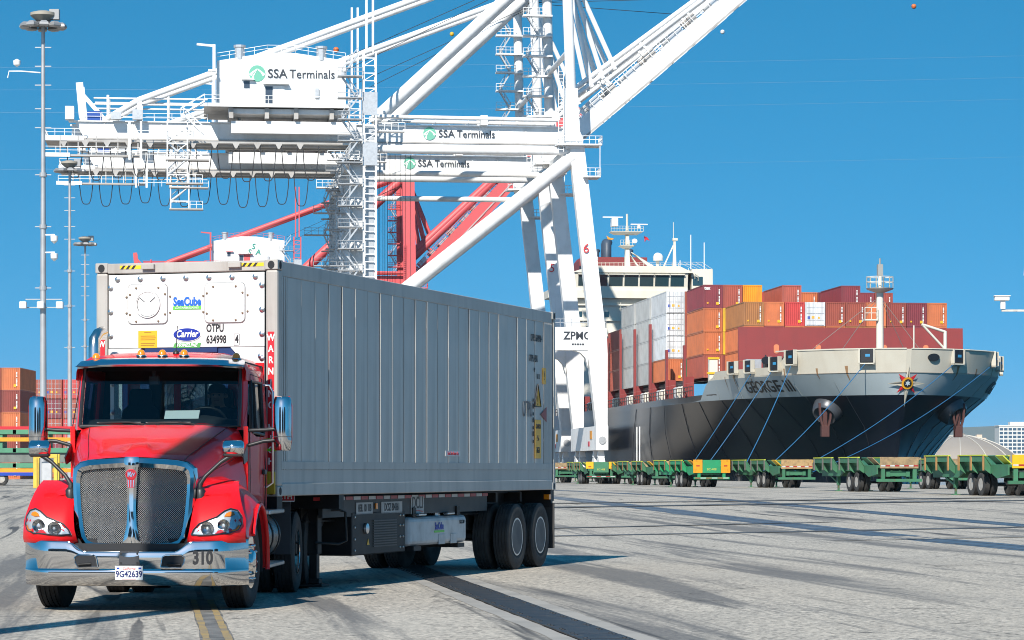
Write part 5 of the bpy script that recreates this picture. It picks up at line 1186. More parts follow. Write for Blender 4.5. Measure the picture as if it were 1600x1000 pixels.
    part('window_canopy', lambda m: m.bx(-47.2,-45.4,hy0-0.7,hy0+0.02,56.05,56.13), paint, hm)
    part('house_door', lambda m: m.bx(-43.9,-42.9,hy0-0.06,hy0+0.02,52.7,55.2), dk, hm)
    part('door_leaf', lambda m: m.bx(-42.8,-41.2,hy0-0.12,hy0-0.02,52.7,55.3), paint, hm)
    part('door_canopy', lambda m: m.bx(-44.2,-40.6,hy0-0.9,hy0+0.02,55.45,55.55), paint, hm)
    part('wall_box', lambda m: m.bx(-36.9,-36.4,hy0-0.3,hy0+0.02,53.6,55.0), GALV, hm)
    part('stair_to_house', lambda m: flight(m, (hx0-5.0,0.5,50.6),(hx0-1.7,0.5,52.6),1.0), paint, hm)
    part('stair_to_house', lambda m: flight(m, (hx0-1.6,0.2,47.8),(hx0-4.6,0.2,50.6),1.0), paint, hm)
    part('jib_arm', lambda m: (m.bar((hx0-0.4,2.2,52.6),(hx0-0.4,2.2,60.8),0.4), m.bar((hx0-0.4,2.2,60.6),(hx0-2.8,2.2,60.8),0.3), m.bx(hx0-1.2,hx0-0.1,1.9,2.5,57,57.3)), paint, hm)
    part('girder_web', lambda m: (m.bx(hx0+2,hx1+1.5,3.4,4.2,48.6,50.3),), paint)
    if sign == 'ssa_house' or sign == 'ssa_both':
        logo(c, (-45.05,hy0-0.07,57.0), 1.15); text('SSA', 1.75, SSAK, c, (-43.6,hy0-0.1,56.95), align='LEFT', thick=0.05, bold=0.02); text('Terminals', 1.75, SSAK, c, (-40.55,hy0-0.1,56.95), align='LEFT', thick=0.05, bold=0.0, sx=0.92)
    if sign in ('ssa_both','ssa_girder'):
        gyf = GY[0]-0.72
        logo(c, (-20.4,gyf,49.35), 0.92); text('SSA', 1.5, SSAK, c, (-19.15,gyf-0.03,49.3), align='LEFT', thick=0.05, bold=0.008); text('Terminals', 1.5, SSAK, c, (-16.5,gyf-0.03,49.3), align='LEFT', thick=0.05, bold=0.0, sx=0.92)
    if sign == 'stack':
        gm_ = mat('sign_teal', (0.02,0.28,0.20), 0.5)
        text('S', 1.9, gm_, c, (xc+1.2,hy0-0.1,57.4), thick=0.05, bold=0.03, shear=0.2); text('S', 1.9, gm_, c, (xc+0.2,hy0-0.1,56.0), thick=0.05, bold=0.03, shear=0.2); text('A', 1.9, gm_, c, (xc+2.4,hy0-0.1,56.0), thick=0.05, bold=0.03, shear=0.2)
    # land tower: lift shaft and zig-zag stairs
    lt = part('lift_shaft', lambda m: ([m.bar((x,y,4),(x,y,59.5),0.26) for x in (-30.4,-28.7) for y in (-2.6,-1.0)], [m.bar((-30.4,-2.6,z),(-28.7,-2.6,z),0.14) for z in [5+i*1.05 for i in range(52)]], [m.bar((-30.4,-2.6,z),(-28.7,-2.6,z+1.05),0.10) for z in [47+i*2.1 for i in range(6)]]), paint)
    part('shaft_back', lambda m: m.bx(-30.2,-28.9,-1.2,-1.05,4,49), GALV, lt)
    for z in (43.6,50.6): part('lift_panel', lambda m: m.bx(-30.55,-28.5,-2.78,-2.68,z,z+3.2), GALV, lt)
    for x in (-30,-29.1): part('shaft_spire', lambda m: m.bar((x,-2.2,59.5),(x,-2.2,72),0.3), paint, lt)
    z = 8.0; k = 0
    while z < 58:
        xa, xb = (-33.4,-31.2) if k%2 == 0 else (-31.2,-33.4)
        part('stair_flight', lambda m: flight(m, (xa,-2.6+0.9*(k%2),z),(xb,-2.6+0.9*(k%2),z+3.0),0.8), GALV, lt)
        part('landing', lambda m: (m.bx(-34.0,-30.6,-3.2,-1.2,z-0.1,z+0.05), rail(m, [(-34,-3.2,z),(-32.2 if k%2 else -34,-3.2,z),(-30.6,-3.2,z)], step=1.2)), GRAT, lt)
        z += 3.0; k += 1
    z = 8.0; k = 0
    while z < 46:
        xa, xb = (-33.2,-32.0) if k%2 == 0 else (-32.0,-33.2)
        part('stair_flight', lambda m: flight(m, (xa,DY-2.4,z),(xb,DY-2.4,z+2.6),0.8), GALV, lt)
        part('landing', lambda m: (m.bx(-36.4,-31.6,DY-3.0,DY-1.5,z-0.1,z+0.05), rail(m, [(-36.4,DY-3,z),(-33,DY-3,z)], step=1.2)) if k%3==0 else m.bx(-33.6,-31.6,DY-3,DY-1.6,z-0.1,z+0.05), GRAT, lt)
        z += 2.6; k += 1
    for gx0, gx1, yy, z0_ in ((-35.4,-31,-1.5,44.5),(-28.4,-24.6,-1.0,48.6)):
        part('tower_platform', lambda m: (m.bx(gx0,gx1,yy-1,yy+1,z0_-0.15,z0_), rail(m, [(gx0,yy-1,z0_),(gx1,yy-1,z0_)], step=0.9)), paint, lt)
    # mast stairs (far side) and sea-side platforms
    for gy_ in (0,DY):
        sgn = -1 if gy_ else 1
        for k in range(8):
            z0_ = 51+k*3.0; xo = -4.6
            if gy_ == 0: continue
            xa, xb = (-4.6,-2.8) if k%2==0 else (-2.8,-4.6)
            part('mast_stair', lambda m: flight(m, (xa,gy_-1.8,z0_),(xb,gy_-1.8,z0_+3.0),0.8), GALV)
            part('mast_landing', lambda m: (m.bx(-5.2,-0.8,gy_-2.4,gy_-1.0,z0_-0.15,z0_+0.1), rail(m, [(-5.2,gy_-2.4,z0_),(-2.0,gy_-2.4,z0_)], step=0.9)), paint)
        part('sea_platform', lambda m: (m.bx(-3.2,3.2,gy_-1.9,gy_+1.9,46.9,47.1), rail(m, [(-3.2,gy_-1.9,47.1),(3.2,gy_-1.9,47.1),(3.2,gy_+1.9,47.1)], step=0.9)), paint)
        part('sea_platform', lambda m: (m.bx(0.6,3.0,gy_-1.9,gy_+1.9,42.4,42.6), rail(m, [(0.7,gy_-1.9,42.6),(3.0,gy_-1.9,42.6),(3.0,gy_+1.9,42.6)], step=0.9), m.bar((2.9,gy_-1.8,42.5),(2.9,gy_-1.8,47),0.1)), paint)
    part('ladder', lambda m: ([m.bar((x,-1.3,46),(x,-1.3,58),0.1) for x in (-2.9,-2.2)], [m.bar((-2.9,-1.3,z),(-2.2,-1.3,z),0.07) for z in [46.3+i*0.5 for i in range(23)]]), paint)
    # hoist ropes
    for k in range(4):
        e = bp(44-3*k,4,GY[k%2]); part('rope', lambda m: m.tube((-1.5,8+k*0.3,75),e,0.06,n=4), ROPE)
    for k in range(2): part('rope', lambda m: m.tube((-2,7+k*3,74),(-32,7+k*3,60.2-1.5*k),0.06,n=4), ROPE)
    for k in range(7): part('hoist_rope', lambda m: m.tube((-27.5+k*0.75,8+0.3*k,46.5),(-27.5+k*0.75,8+0.3*k,14),0.05,n=4), ROPE)
    return c
def logo(parent, p, r):
    x, y, z = p
    m = MB(); m.pry([(x+r*cos(2*pi*i/40), z+r*sin(2*pi*i/40)) for i in range(40)], y, y+0.06); o = m.build('sign_roundel', SSAG, parent)
    w = MB()
    w.pry([(x-r*1.0,z-r*0.1),(x-r*0.55,z+r*0.25),(x+r*0.0,z+r*0.6),(x+r*0.0,z+r*0.42),(x-r*0.45,z+r*0.10),(x-r*0.7,z-r*0.35)], y-0.04, y-0.005)
    w.pry([(x+r*1.0,z-r*0.1),(x+r*0.7,z-r*0.35),(x+r*0.45,z+r*0.10),(x+r*0.06,z+r*0.42),(x+r*0.06,z+r*0.6),(x+r*0.55,z+r*0.25)], y-0.04, y-0.005)
    w.pry([(x-r*0.72,z-r*0.7),(x-r*0.5,z-r*0.15),(x-r*0.02,z+r*0.44),(x-r*0.38,z-r*0.25),(x-r*0.46,z-r*0.9)], y-0.036, y-0.004)
    w.build('roundel_swoosh', WHITET, o)
    return o
crane('white gantry crane numbered 6 with the large sign on its machinery house', (9.3,400), CWH, 40.7, 'ssa_both', '6', CWH)
crane('white gantry crane numbered 5, directly behind the crane numbered 6', (5.05,439), CWH, 40.7, 'ssa_girder', '5', CWH)
crane('faded red gantry crane far behind the white cranes', (-24.5,713), CRED, 47, 'stack', '', CWH, detail=False, heavy=1.9)
# ================================================================== container ship
# local frame: x to port (image right), y aft from the stem, z up
SHIP = thing('container_ship', 'large container ship with dark hull and beige bow moored at the quay', 'ship', (43.9,313.0,0), QA)
HULL = mat('hull_black', (0.006,0.009,0.018), 0.30, dirt=0.5, dscale=0.22, dcol=(0.018,0.02,0.027), streak=(0.5,0.5,0.05), bump=0.08, bscale=0.3)
HGREY = mat('hull_grey_band', (0.40,0.46,0.48), 0.5, dirt=0.3, dscale=0.3, dcol=(0.30,0.34,0.34), streak=(0.6,0.6,0.06))
BEIGE = mat('bulwark_beige', (0.56,0.52,0.43), 0.5, dirt=0.3, dscale=0.4, dcol=(0.42,0.36,0.27), streak=(0.8,0.8,0.08))
OXRED = mat('oxide_red', (0.24,0.032,0.030), 0.55, dirt=0.4, dscale=0.5, dcol=(0.15,0.03,0.03), streak=(0.8,0.8,0.06))
CREAM = mat('superstructure_cream', (0.70,0.66,0.56), 0.5, dirt=0.2, dscale=0.3, dcol=(0.5,0.42,0.3), streak=(0.8,0.8,0.06))
DECKR = mat('deck_red', (0.16,0.04,0.03), 0.8, dirt=0.4)
DS = [0,0.25,0.6,1,1.6,2.3,3.2,4.5,6,8,10,12,15,18,21,24,26,27,28.5,30,33,38,45,55,70,90,120,160,215]
LEV = {-2.6:((0,.2),(1,.5),(3,1.1),(7,2.3),(12,4.0),(20,6.6),(32,10.4),(50,15),(75,18.1),(95,18.5)),
        2.0:((0,.2),(1,.7),(3,1.6),(7,3.2),(12,5.2),(20,8.2),(32,12.2),(50,16.2),(75,18.3),(95,18.5)),
        6.0:((0,.25),(1,1.2),(3,2.8),(7,5.2),(12,7.8),(20,11.2),(32,14.9),(50,17.7),(75,18.5)),
       10.0:((0,.3),(0.6,1.9),(1.6,3.7),(3.2,6.1),(7,9.7),(12,12.7),(20,15.6),(32,17.7),(50,18.4),(60,18.5)),
       12.3:((0,.3),(0.6,2.65),(1.6,5.0),(3.2,7.7),(7,11.7),(12,14.5),(20,16.8),(32,18.3),(50,18.5)),
       15.0:((0,.3),(0.6,2.9),(1.6,5.4),(3.2,8.2),(7,12.2),(12,14.9),(20,17.1),(32,18.4),(50,18.5))}
LZ = sorted(LEV)
STEM = ((-2.6,7.4),(2,6.4),(6,4.4),(10,1.6),(12.3,0.6),(15,0))
def hb(d, z):
    z = min(max(z,LZ[0]),LZ[-1])
    for a, b in zip(LZ, LZ[1:]):
        if z <= b:
            t = (z-a)/(b-a); return interp(LEV[a],d)*(1-t)+interp(LEV[b],d)*t
def hp(s, d, z):      # s: +1 port, -1 starboard
    return Vector((s*hb(d,z)*(0.935+0.065*min(1,max(0,(d-10)/42))), interp(STEM,z)+d, z))
def hn(s, d, z):
    a = hp(s,d+0.3,z)-hp(s,max(d-0.3,0),z); b = hp(s,d,z+0.3)-hp(s,d,z-0.3); n = a.cross(b).normalized()
    return n if n.x*s > 0 else -n
def ztop(d): return interp(((0,15),(9.9,15),(10.0,13.3),(26,13.3),(30,10.7),(400,10.7)), d)
def hull_part(name, z0, z1, m, n=6, top=None):
    h_ = MB()
    for s in (-1,1):
        rows = []
        for i in range(n+1):
            row = []
            for d in DS:
                zt = min(z1, top(d)) if top else z1
                zz = z0+(max(zt,z0+0.001)-z0)*i/n; row.append(hp(s,d,zz))
            rows.append(row)
        h_.loft(rows, closed=False)
    # close the blunt stem strip
    rows = []
    for i in range(n+1): zz = z0+(z1-z0)*i/n; rows.append([hp(-1,0,zz), hp(1,0,zz)])
    h_.loft(rows, closed=False)
    return h_.build(name, m, SHIP, smooth=28)
hull_part('hull', -2.6, 9.95, HULL, n=10)
hull_part('grey_band', 9.95, 12.3, HGREY, n=4, top=lambda d: 12.3 if d < 29 else max(9.96,12.3-(d-29)*0.55))
BW = hull_part('bulwark', 12.3, 15, BEIGE, n=5, top=lambda d: max(ztop(d),12.31) if d < 27.5 else 12.31)
hs_ = MB()
for s in (-1,1):     # side shell above the dark paint, aft of the bow
    rows = [[hp(s,d,z)+Vector((s*0.01,0,0)) for d in DS if d >= 27] for z in (9.9,10.7)]
    hs_.loft(rows, closed=False)
hs_.build('sheer_strake', HULL, SHIP)
dk = MB(); ring_ = [hp(-1,d,13.0)+Vector((0.1,0,-0.6)) for d in DS if d <= 28][::-1]+[hp(1,d,13.0)+Vector((-0.1,0,-0.6)) for d in DS if d <= 28]
dk.add(ring_, [tuple(range(len(ring_)))]); dk.build('forecastle_deck', DECKR, SHIP)
dk = MB(); ring_ = [hp(-1,d,10.6) for d in DS if d >= 26][::-1]+[hp(1,d,10.6) for d in DS if d >= 26]
dk.add(ring_, [tuple(range(len(ring_)))]); dk.build('main_deck', DECKR, SHIP)
cr = MB()
for s in (-1,1): cr.path([hp(s,d,15.0)+Vector((0,0,0.02)) for d in DS if d <= 10], 0.09, n=5)
cr.build('bulwark_cap', BEIGE, BW)
# plate seams and rust runs on the shell
for s in (-1,1):
    for d in (3.5,8,13,19,26,34,43,53,64,76):
        MB().path([hp(s,d,z)+hn(s,d,z)*0.02 for z in (-1,1.5,4,6.5,9.9)], 0.045, n=4).build('plate_seam', mat('seam_grey', (0.02,0.023,0.03), 0.5), SHIP)
        if d < 30: MB().path([hp(s,d+0.4,z)+hn(s,d+0.4,z)*0.02 for z in (10.0,11.2,12.6)], 0.03, n=4).build('plate_seam', mat('seam_pale', (0.26,0.29,0.29), 0.6), SHIP)
    for d, z0, l in ((2.6,13.2,1.6),(5.1,13.0,1.2),(9.0,13.1,2.1),(15.6,12.9,2.2),(19.6,12.8,1.8),(22.5,12.6,1.5)):
        rr_ = []
        for i in range(6):
            z = z0-l*i/5; w_ = 0.10*(1-i/6); rr_.append([hp(s,d-w_,z)+hn(s,d,z)*0.03, hp(s,d+w_,z)+hn(s,d,z)*0.03])
        MB().loft(rr_, closed=False).build('rust_run', mat('rust_run', (0.30,0.17,0.08), 0.8, dirt=0.5, dscale=3), BW)
# hull name, warped onto the plating
def hull_text(txt, s, d0, z0, size, m, dirn):
    me = textmesh(txt, size, thick=0.02, bold=0.02).copy(); me.materials.append(m)
    for v in me.vertices:
        d = d0+dirn*v.co.x; z = z0+v.co.y+0.03*(d-d0)*0
        p = hp(s,d,z)+hn(s,d,z)*(0.06+v.co.z); v.co = p
    return inst(me, 'lettering', SHIP)
hull_text('GEORGE III', -1, 13.2, 11.15, 1.85, BLACKT, -1)
hull_text('GEORGE III', 1, 16.0, 11.15, 1.85, BLACKT, 1)
# star emblem on the stem
def hy(x, z):
    x = abs(x); lo, hi = 0.0, 12.0
    for _ in range(24):
        mid = (lo+hi)/2
        if hb(mid,z) < x: lo = mid
        else: hi = mid
    return interp(STEM,z)+lo
def em(name, pts, m, off, zc=11.2):
    b = MB(); n = len(pts); rings = []
    for f in (1.0,0.66,0.33,0.03): rings.append([Vector((x*f, min(hy(x*f,zc+z*f),4)-off, zc+z*f)) for x,z in pts])
    b.loft(rings, caps=False); return b.build(name, m, SHIP)
def star(k, r0, r1, rot=0.0): return [((r0 if i%2==0 else r1)*sin(rot+i*pi/k), (r0 if i%2==0 else r1)*cos(rot+i*pi/k)) for i in range(2*k)]
E4 = [(x*(1.0 if abs(z)<abs(x) else 1), z*(1.25 if z<0 else 1.0)) for x,z in star(4,2.1,0.42)]
e0 = em('emblem_red_star', star(4,1.5,0.45,pi/4), REDT, 0.25); 
e1 = em('emblem_star', E4, mat('emblem_pale', (0.55,0.5,0.4), 0.5), 0.30)
e2 = em('emblem_shade', [(0,0.0),(0.15,0.3),(0.0,2.05)], BLACKT, 0.34); e2b = em('emblem_shade', [(0,0),(-0.3,0.15),(-2.05,0.0)], BLACKT, 0.34)
e3 = em('emblem_ring', [(0.66*cos(2*pi*i/24),0.66*sin(2*pi*i/24)) for i in range(24)], mat('emblem_gold', (0.7,0.33,0.02), 0.45), 0.38)
e4 = em('emblem_disc', [(0.45*cos(2*pi*i/24),0.45*sin(2*pi*i/24)) for i in range(24)], BLACKT, 0.42)
e5 = em('emblem_core', star(6,0.34,0.16), mat('emblem_white', (0.5,0.6,0.65), 0.5), 0.46)
# fairleads in the bulwark
FL = mat('fairlead_black', (0.012,0.012,0.014), 0.45)
def fairlead(s, d, z, w=1.5, h=1.5):
    p = hp(s,d,z); n = hn(s,d,z); n.z = 0; n.normalize(); t = Vector((-n.y,n.x,0))
    mm = Matrix((t, n, Vector((0,0,1)))).transposed()
    b = MB(); b.box(p+n*0.02, (w,0.5,h), mm); o = b.build('fairlead', FL, SHIP, bevel=0.05)
    f = MB()
    for sg in (-1,1): f.box(p+n*0.14+t*sg*(w/2+0.08)+Vector((0,0,-0.1)), (0.14,0.5,h+0.3), mm)
    f.box(p+n*0.14+Vector((0,0,-h/2-0.15)), (w+0.3,0.5,0.14), mm)
    f.build('fairlead_frame', BEIGE, o)
    i_ = MB(); i_.box(p+n*0.29+t*0.1, (w*0.35,0.06,h*0.2), mm); i_.build('fairlead_roller', mat('rope_blue', (0.03,0.22,0.42), 0.6), o)
    return p
FLP = {}
for k, (s, d, z) in enumerate(((-1,7.6,14.35),(-1,10.2,13.7),(-1,1.35,14.3),(1,2.3,14.3),(1,8.6,14.3),(1,11.4,13.9))): FLP[k] = fairlead(s,d,z)
for s, d, z in ((-1,15.5,13.6),(-1,19.5,13.6),(1,18.5,13.6)): fairlead(s,d,z,1.7,1.3)
for s, d in ((-1,11.6),(1,0.75)):
    n = hn(s,d,14.1); p = hp(s,d,14.1); n.z = 0; n.normalize(); t = Vector((-n.y,n.x,0))
    b = MB(); b.loft([[p+n*o_+t*(0.75*cos(a))+Vector((0,0,0.42*sin(a))) for a in [2*pi*i/18 for i in range(18)]] for o_ in (-0.1,0.16)]); b.build('oval_chock', FL, SHIP)
# anchors in their bolsters
for s in (-1,1):
    d = 6.4; z = 8.55; p = hp(s,d,z); n = hn(s,d,z); ax = (n+Vector((s*0.15,-0.35,-0.12))).normalized()
    b = MB(); a_ = ax.orthogonal().normalized(); b_ = ax.cross(a_)
    b.loft([b.ring(p+ax*t,a_,b_,r,24) for t,r in ((-1.6,1.95),(0.2,1.75),(1.0,1.55),(1.25,1.3),(1.0,0.9))]); o = b.build('anchor_bolster', mat('bolster_grey', (0.07,0.075,0.085), 0.35, 0.2, dirt=0.4), SHIP, smooth=40)
    e = p+ax*1.25+Vector((-s*0.0,-0.25,-0.55)); am = mat('anchor_rust', (0.075,0.027,0.022), 0.75, dirt=0.5, dcol=(0.06,0.02,0.02))
    b = MB(); b.bar(e+Vector((0,0,-1.6)), e+Vector((0,-0.1,1.2)), 0.5, 0.4); b.box(e+Vector((0,-0.1,-1.2)), (0.9,0.8,1.3))
    A = b.build('anchor', am, SHIP, bevel=0.06)
    for sg in (-1,1):
        b = MB(); b.loft([[e+Vector((sg*x-0.14,-0.2,z_)),e+Vector((sg*x+0.14,-0.2,z_)),e+Vector((sg*x+0.1,-0.45,z_)),e+Vector((sg*x-0.1,-0.45,z_))] for x,z_ in ((0.25,-0.9),(0.55,0.2),(0.62,1.2),(0.66,2.0))]); b.build('anchor_fluke', am, A)
# water running from the hawse pipe and a scupper
WJ = glassmat('running_water', (0.75,0.85,0.9), 0.2)
# foremast
def sp(name, fn, m, parent=SHIP, smooth=None):
    b = MB(); fn(b); return b.build(name, m, parent, smooth=smooth)
FM = sp('foremast', lambda m: (m.tube((0,13.6,12.4),(0,13.6,22.2),0.46,0.40,n=14), m.lathe([(22.0,0.42),(22.4,1.5),(22.55,1.6)], (0,13.6,0), 'z', 16), m.tube((0,13.6,22.5),(0,13.6,25.2),0.22,n=8)), CREAM, smooth=40)
sp('mast_platform_rail', lambda m: [rail(m, [(1.55*cos(2*pi*i/12),13.6+1.55*sin(2*pi*i/12),22.55),(1.55*cos(2*pi*(i+1)/12),13.6+1.55*sin(2*pi*(i+1)/12),22.55)], h=1.3, step=3, t=0.07) for i in range(12)], CREAM, FM)
sp('mast_lamp', lambda m: (m.bx(-0.3,0.3,13.3,13.9,24.0,25.3), m.tube((0,13.6,25.3),(0,13.6,26.0),0.1)), mat('lamp_housing', (0.3,0.3,0.28), 0.5), FM)
sp('mast_step', lambda m: (m.bx(-1.9,-0.4,13.0,14.2,18.8,18.95), rail(m, [(-1.9,13.0,18.9),(-0.4,13.0,18.9)], h=1.4, step=0.7)), CREAM, FM)
for k, e in enumerate(((-5.3,19,12.8),(5.6,19,12.8),(7.5,16,12.8),(-10,22,12.8))):
    sp('mast_stay', lambda m: m.tube((0,13.6,21.6),e,0.045,n=4), mat('stay_wire', (0.25,0.22,0.2), 0.6), FM)
sp('bow_davit', lambda m: (m.tube((5.8,6.5,12.6),(5.8,6.5,17.3),0.2,n=8), m.tube((5.8,6.5,17.2),(3.0,6.0,18.0),0.16,n=8), m.tube((3.0,6.0,18.0),(5.8,6.5,15.2),0.14,n=8)), CREAM, smooth=60)
sp('flag_post', lambda m: m.tube((1.6,4.2,13),(1.6,4.2,17.8),0.08,n=6), CREAM)
# breakwater
bwk = sp('breakwater', lambda m: m.loft([[Vector((x,27.2,z0)),Vector((x,27.6,z1)),Vector((x,27.9,z1)),Vector((x,27.9,z0))] for x,z0,z1 in ((-13.9,12.4,18.7),(13.6,12.4,18.7))]), OXRED)
for x in (-9.3,-4.2,3.9,9.0): sp('access_plate', lambda m: m.prism(rrect(x,16.1,0.32,0.55,0.28), lambda p:(p[0],27.36,p[1]), lambda p:(p[0],27.5,p[1])), mat('plate_orange', (0.6,0.2,0.09), 0.6), bwk)
# winches on the forecastle
for x in (-11.5,-8.0): sp('mooring_winch', lambda m: (m.lathe([(-1.1,1.0),(-0.9,0.6),(0.9,0.6),(1.1,1.0)], (x,17.5,14.0), 'x', 14), m.bx(x-1.3,x-0.9,16.8,18.2,12.4,14.6)), BLACKM)
sp('forecastle_bulkhead', lambda m: m.bx(-15.6,15.6,28.0,28.3,10.6,13.0), OXRED)
for x in (-13.3,-8.9): sp('deck_machinery', lambda m: m.bx(x-0.9,x+0.9,21,23,12.4,14.6), GALV)
for k in range(5): sp('deck_pipe', lambda m: m.path([(-15.5+k*0.9,24.5,12.4),(-15.5+k*0.9,24.5,14.2+0.3*(k%2)),(-14.6+k*0.9,24.5,14.5)], 0.09, n=6), mat('pipe_rust', (0.3,0.12,0.07), 0.7))
# side passage: lashing posts, rails, lockers between stacks
for s in (-1,1):
    for k in range(9):
        y = 42+k*13.55
        sp('lashing_post', lambda m: m.bx(s*17.4-0.5,s*17.4+0.5,y-0.9,y+0.3,10.6,13.2), OXRED)
        if s < 0:
            sp('lashing_bridge', lambda m: m.bx(-18.2,-17.9,y-1.0,y-0.1,10.6,13.1+ (8 if k>1 else 4)), OXRED)
            sp('hatch_coaming', lambda m: m.bx(-17.0,-16.8,y+0.5,y+12.2,10.6,12.9), mat('coaming_dark', (0.05,0.04,0.04), 0.7))
            for j in (0.28,0.5,0.72): sp('deck_locker', lambda m: m.lathe([(0,0.45),(1.3,0.45),(1.5,0.2)], (-17.5,y+j*12,10.65), 'z', 10), CREAM if j<0.6 else GALV)
sp('side_rail', lambda m: rail(m, [(-18.3,34,10.7),(-18.35,180,10.7)], h=1.1, step=2.0, t=0.09), mat('rail_dark', (0.06,0.04,0.04), 0.6))
sp('orange_cabinet', lambda m: (m.bx(-16.6,-15.6,32,33,10.7,15.0),), CREAM); sp('cabinet_frame', lambda m: [m.bx(-16.8,-15.4,31.9,32.0,z,z+0.25) for z in (13.2,15.0)], CYO)
sp('draft_ladder', lambda m: [m.bar((-18.62,y,-1.5),(-18.62,y,7.5),0.12) for y in (74,76.5)], WHITET)
# superstructure
Y0_ = 203.0
sup = sp('superstructure', lambda m: m.bx(-15.5,13.0,Y0_,Y0_+14,10.6,33.2), CREAM)
sp('bridge_wing_deck', lambda m: m.bx(-18.4,13.6,Y0_-1.2,Y0_+6,32.8,34.2), CREAM, sup)
sp('wheelhouse', lambda m: m.loft([[Vector((-12.8,Y0_+a,z)),Vector((12.0,Y0_+a,z)),Vector((12.0,Y0_+8,z)),Vector((-12.8,Y0_+8,z))] for z,a in ((34.2,-1.0),(34.8,-1.0),(37.4,-1.5))]), CREAM, sup)
WG = mat('bridge_glass', (0.02,0.05,0.06), 0.08, spec=0.8)
for i in range(7):
    x = -11.9+i*3.35
    sp('bridge_window', lambda m: m.prism([(x,35.0),(x+2.95,35.0),(x+2.95,36.9),(x,36.9)], lambda p:(p[0],Y0_-1.06-(p[1]-34.8)*0.19,p[1]), lambda p:(p[0],Y0_-0.8,p[1])), WG, sup)
    sp('window_hood', lambda m: m.bx(x-0.1,x+3.05,Y0_-1.9,Y0_-1.4,37.0,37.15), CREAM, sup)
sp('wheelhouse_roof', lambda m: m.bx(-13.4,13.2,Y0_-1.8,Y0_+8.5,37.4,38.6), CREAM, sup)
sp('monkey_island_rail', lambda m: rail(m, [(-13.2,Y0_-1.6,38.6),(13.0,Y0_-1.6,38.6)], h=1.3, step=1.4, t=0.09), CREAM, sup)
sp('wing_rail', lambda m: rail(m, [(-18.2,Y0_-1,34.2),(-13,Y0_-1,34.2)], h=1.2, step=1.2, t=0.09), CREAM, sup); sp('wing_rail', lambda m: rail(m, [(11.5,Y0_-1,37.5),(14.3,Y0_-1,36.0)], h=1.2, step=0.9, t=0.09), CREAM, sup)
for z in (31.6,28.8,26.0,23.2): sp('deck_gallery', lambda m: (m.bx(-15.6,13.1,Y0_-0.5,Y0_,z-0.12,z+0.08),), CREAM, sup)
sp('front_pipe', lambda m: m.tube((-8.2,Y0_-0.2,12),(-8.2,Y0_-0.2,33),0.14,n=6), GALV, sup); sp('front_ladder', lambda m: [m.bar((x,Y0_-0.3,20),(x,Y0_-0.3,32.8),0.1) for x in (-3.1,-2.5)], CREAM, sup)
for x, z in ((-11.4,29.9),(-9.5,27.2),(-5.5,29.9),(2.5,29.9),(-13.6,29.9),(-13.6,27.2),(-11.4,24.5),(5.5,29.9),(-0.5,29.9),(8.5,29.9)): sp('cabin_window', lambda m: m.bx(x-0.5,x+0.5,Y0_-0.06,Y0_+0.1,z-0.5,z+0.5), WG, sup)
fun = sp('funnel', lambda m: m.pry([(-13.4,38.6),(9.4,38.6),(9.4,44.8),(-12.4,44.8),(-13.4,43.2)], Y0_+16, Y0_+24), OXRED)
sp('funnel_band', lambda m: m.bx(-13.42,9.42,Y0_+15.9,Y0_+16.0,39.2,41.2), HULL, fun)
sp('funnel_base', lambda m: m.bx(-13.4,9.4,Y0_+15,Y0_+24,10.6,38.6), CREAM, fun)
for x, h_, r in ((-6.6,47.8,0.8),(4.6,47.8,0.95),(-3.3,51.2,1.7)): sp('exhaust_pipe', lambda m: m.path([(x,Y0_+20,44.6),(x,Y0_+20,h_-0.6),(x+0.2,Y0_+20.4,h_),(x+0.8,Y0_+21.4,h_+0.3)], r, n=12), mat('exhaust_dark', (0.05,0.07,0.10), 0.5), fun, smooth=50)
RM = sp('radar_mast', lambda m: (m.bar((-0.8,Y0_+3,38.6),(-0.8,Y0_+3,53),1.5,1.5,w1=1.0,h1=1.0), m.tube((-0.8,Y0_+3,53),(-0.8,Y0_+3,59.5),0.35,n=8)), CREAM, sup)
for z, w0, w1 in ((47.0,-3.3,1.6),(52.4,-6.4,4.2)):
    sp('mast_platform', lambda m: (m.loft([[Vector((w0+e,Y0_+1.6+e*0.3,zz)),Vector((w1-e,Y0_+1.6+e*0.3,zz)),Vector((w1-e,Y0_+4.4-e*0.3,zz)),Vector((w0+e,Y0_+4.4-e*0.3,zz))] for zz,e in ((z-1.0,1.6),(z,0),(z+0.15,0))]), rail(m, [(w0,Y0_+1.6,z+0.15),(w1,Y0_+1.6,z+0.15)], h=2.0, step=1.0, t=0.09)), CREAM, RM)
sp('radar_scanner', lambda m: (m.bx(-6.0,-4.0,Y0_+2,Y0_+4,54.6,57.6), m.bx(-8.8,-2.2,Y0_+2.8,Y0_+3.2,58.0,58.4)), WHITE, RM)
sp('radar_scanner', lambda m: (m.bx(2.6,3.4,Y0_+2.5,Y0_+3.5,54,55.2), m.bx(0.4,6.0,Y0_+2.8,Y0_+3.2,55.3,55.7)), WHITE, RM)
sp('dish_antenna', lambda m: m.lathe([(-0.6,0.9),(0,0.4)], (1.0,Y0_+1,48.6), 'y', 14), WHITE, RM)
for a, b in (((2.6,38.6),(-0.6,44.8)),((6.4,38.6),(0.6,44.6))): sp('mast_strut', lambda m: m.bar((a[0],Y0_+3,a[1]),(b[0],Y0_+3,b[1]),0.35), CREAM, RM)
sp('satellite_dome', lambda m: m.lathe([(41.2,0.6),(41.4,1.3),(43.0,1.35),(44.0,1.0),(44.5,0.3),(44.55,0.01)], (9.2,Y0_+3,0), 'z', 18), WHITE, sup, smooth=40)
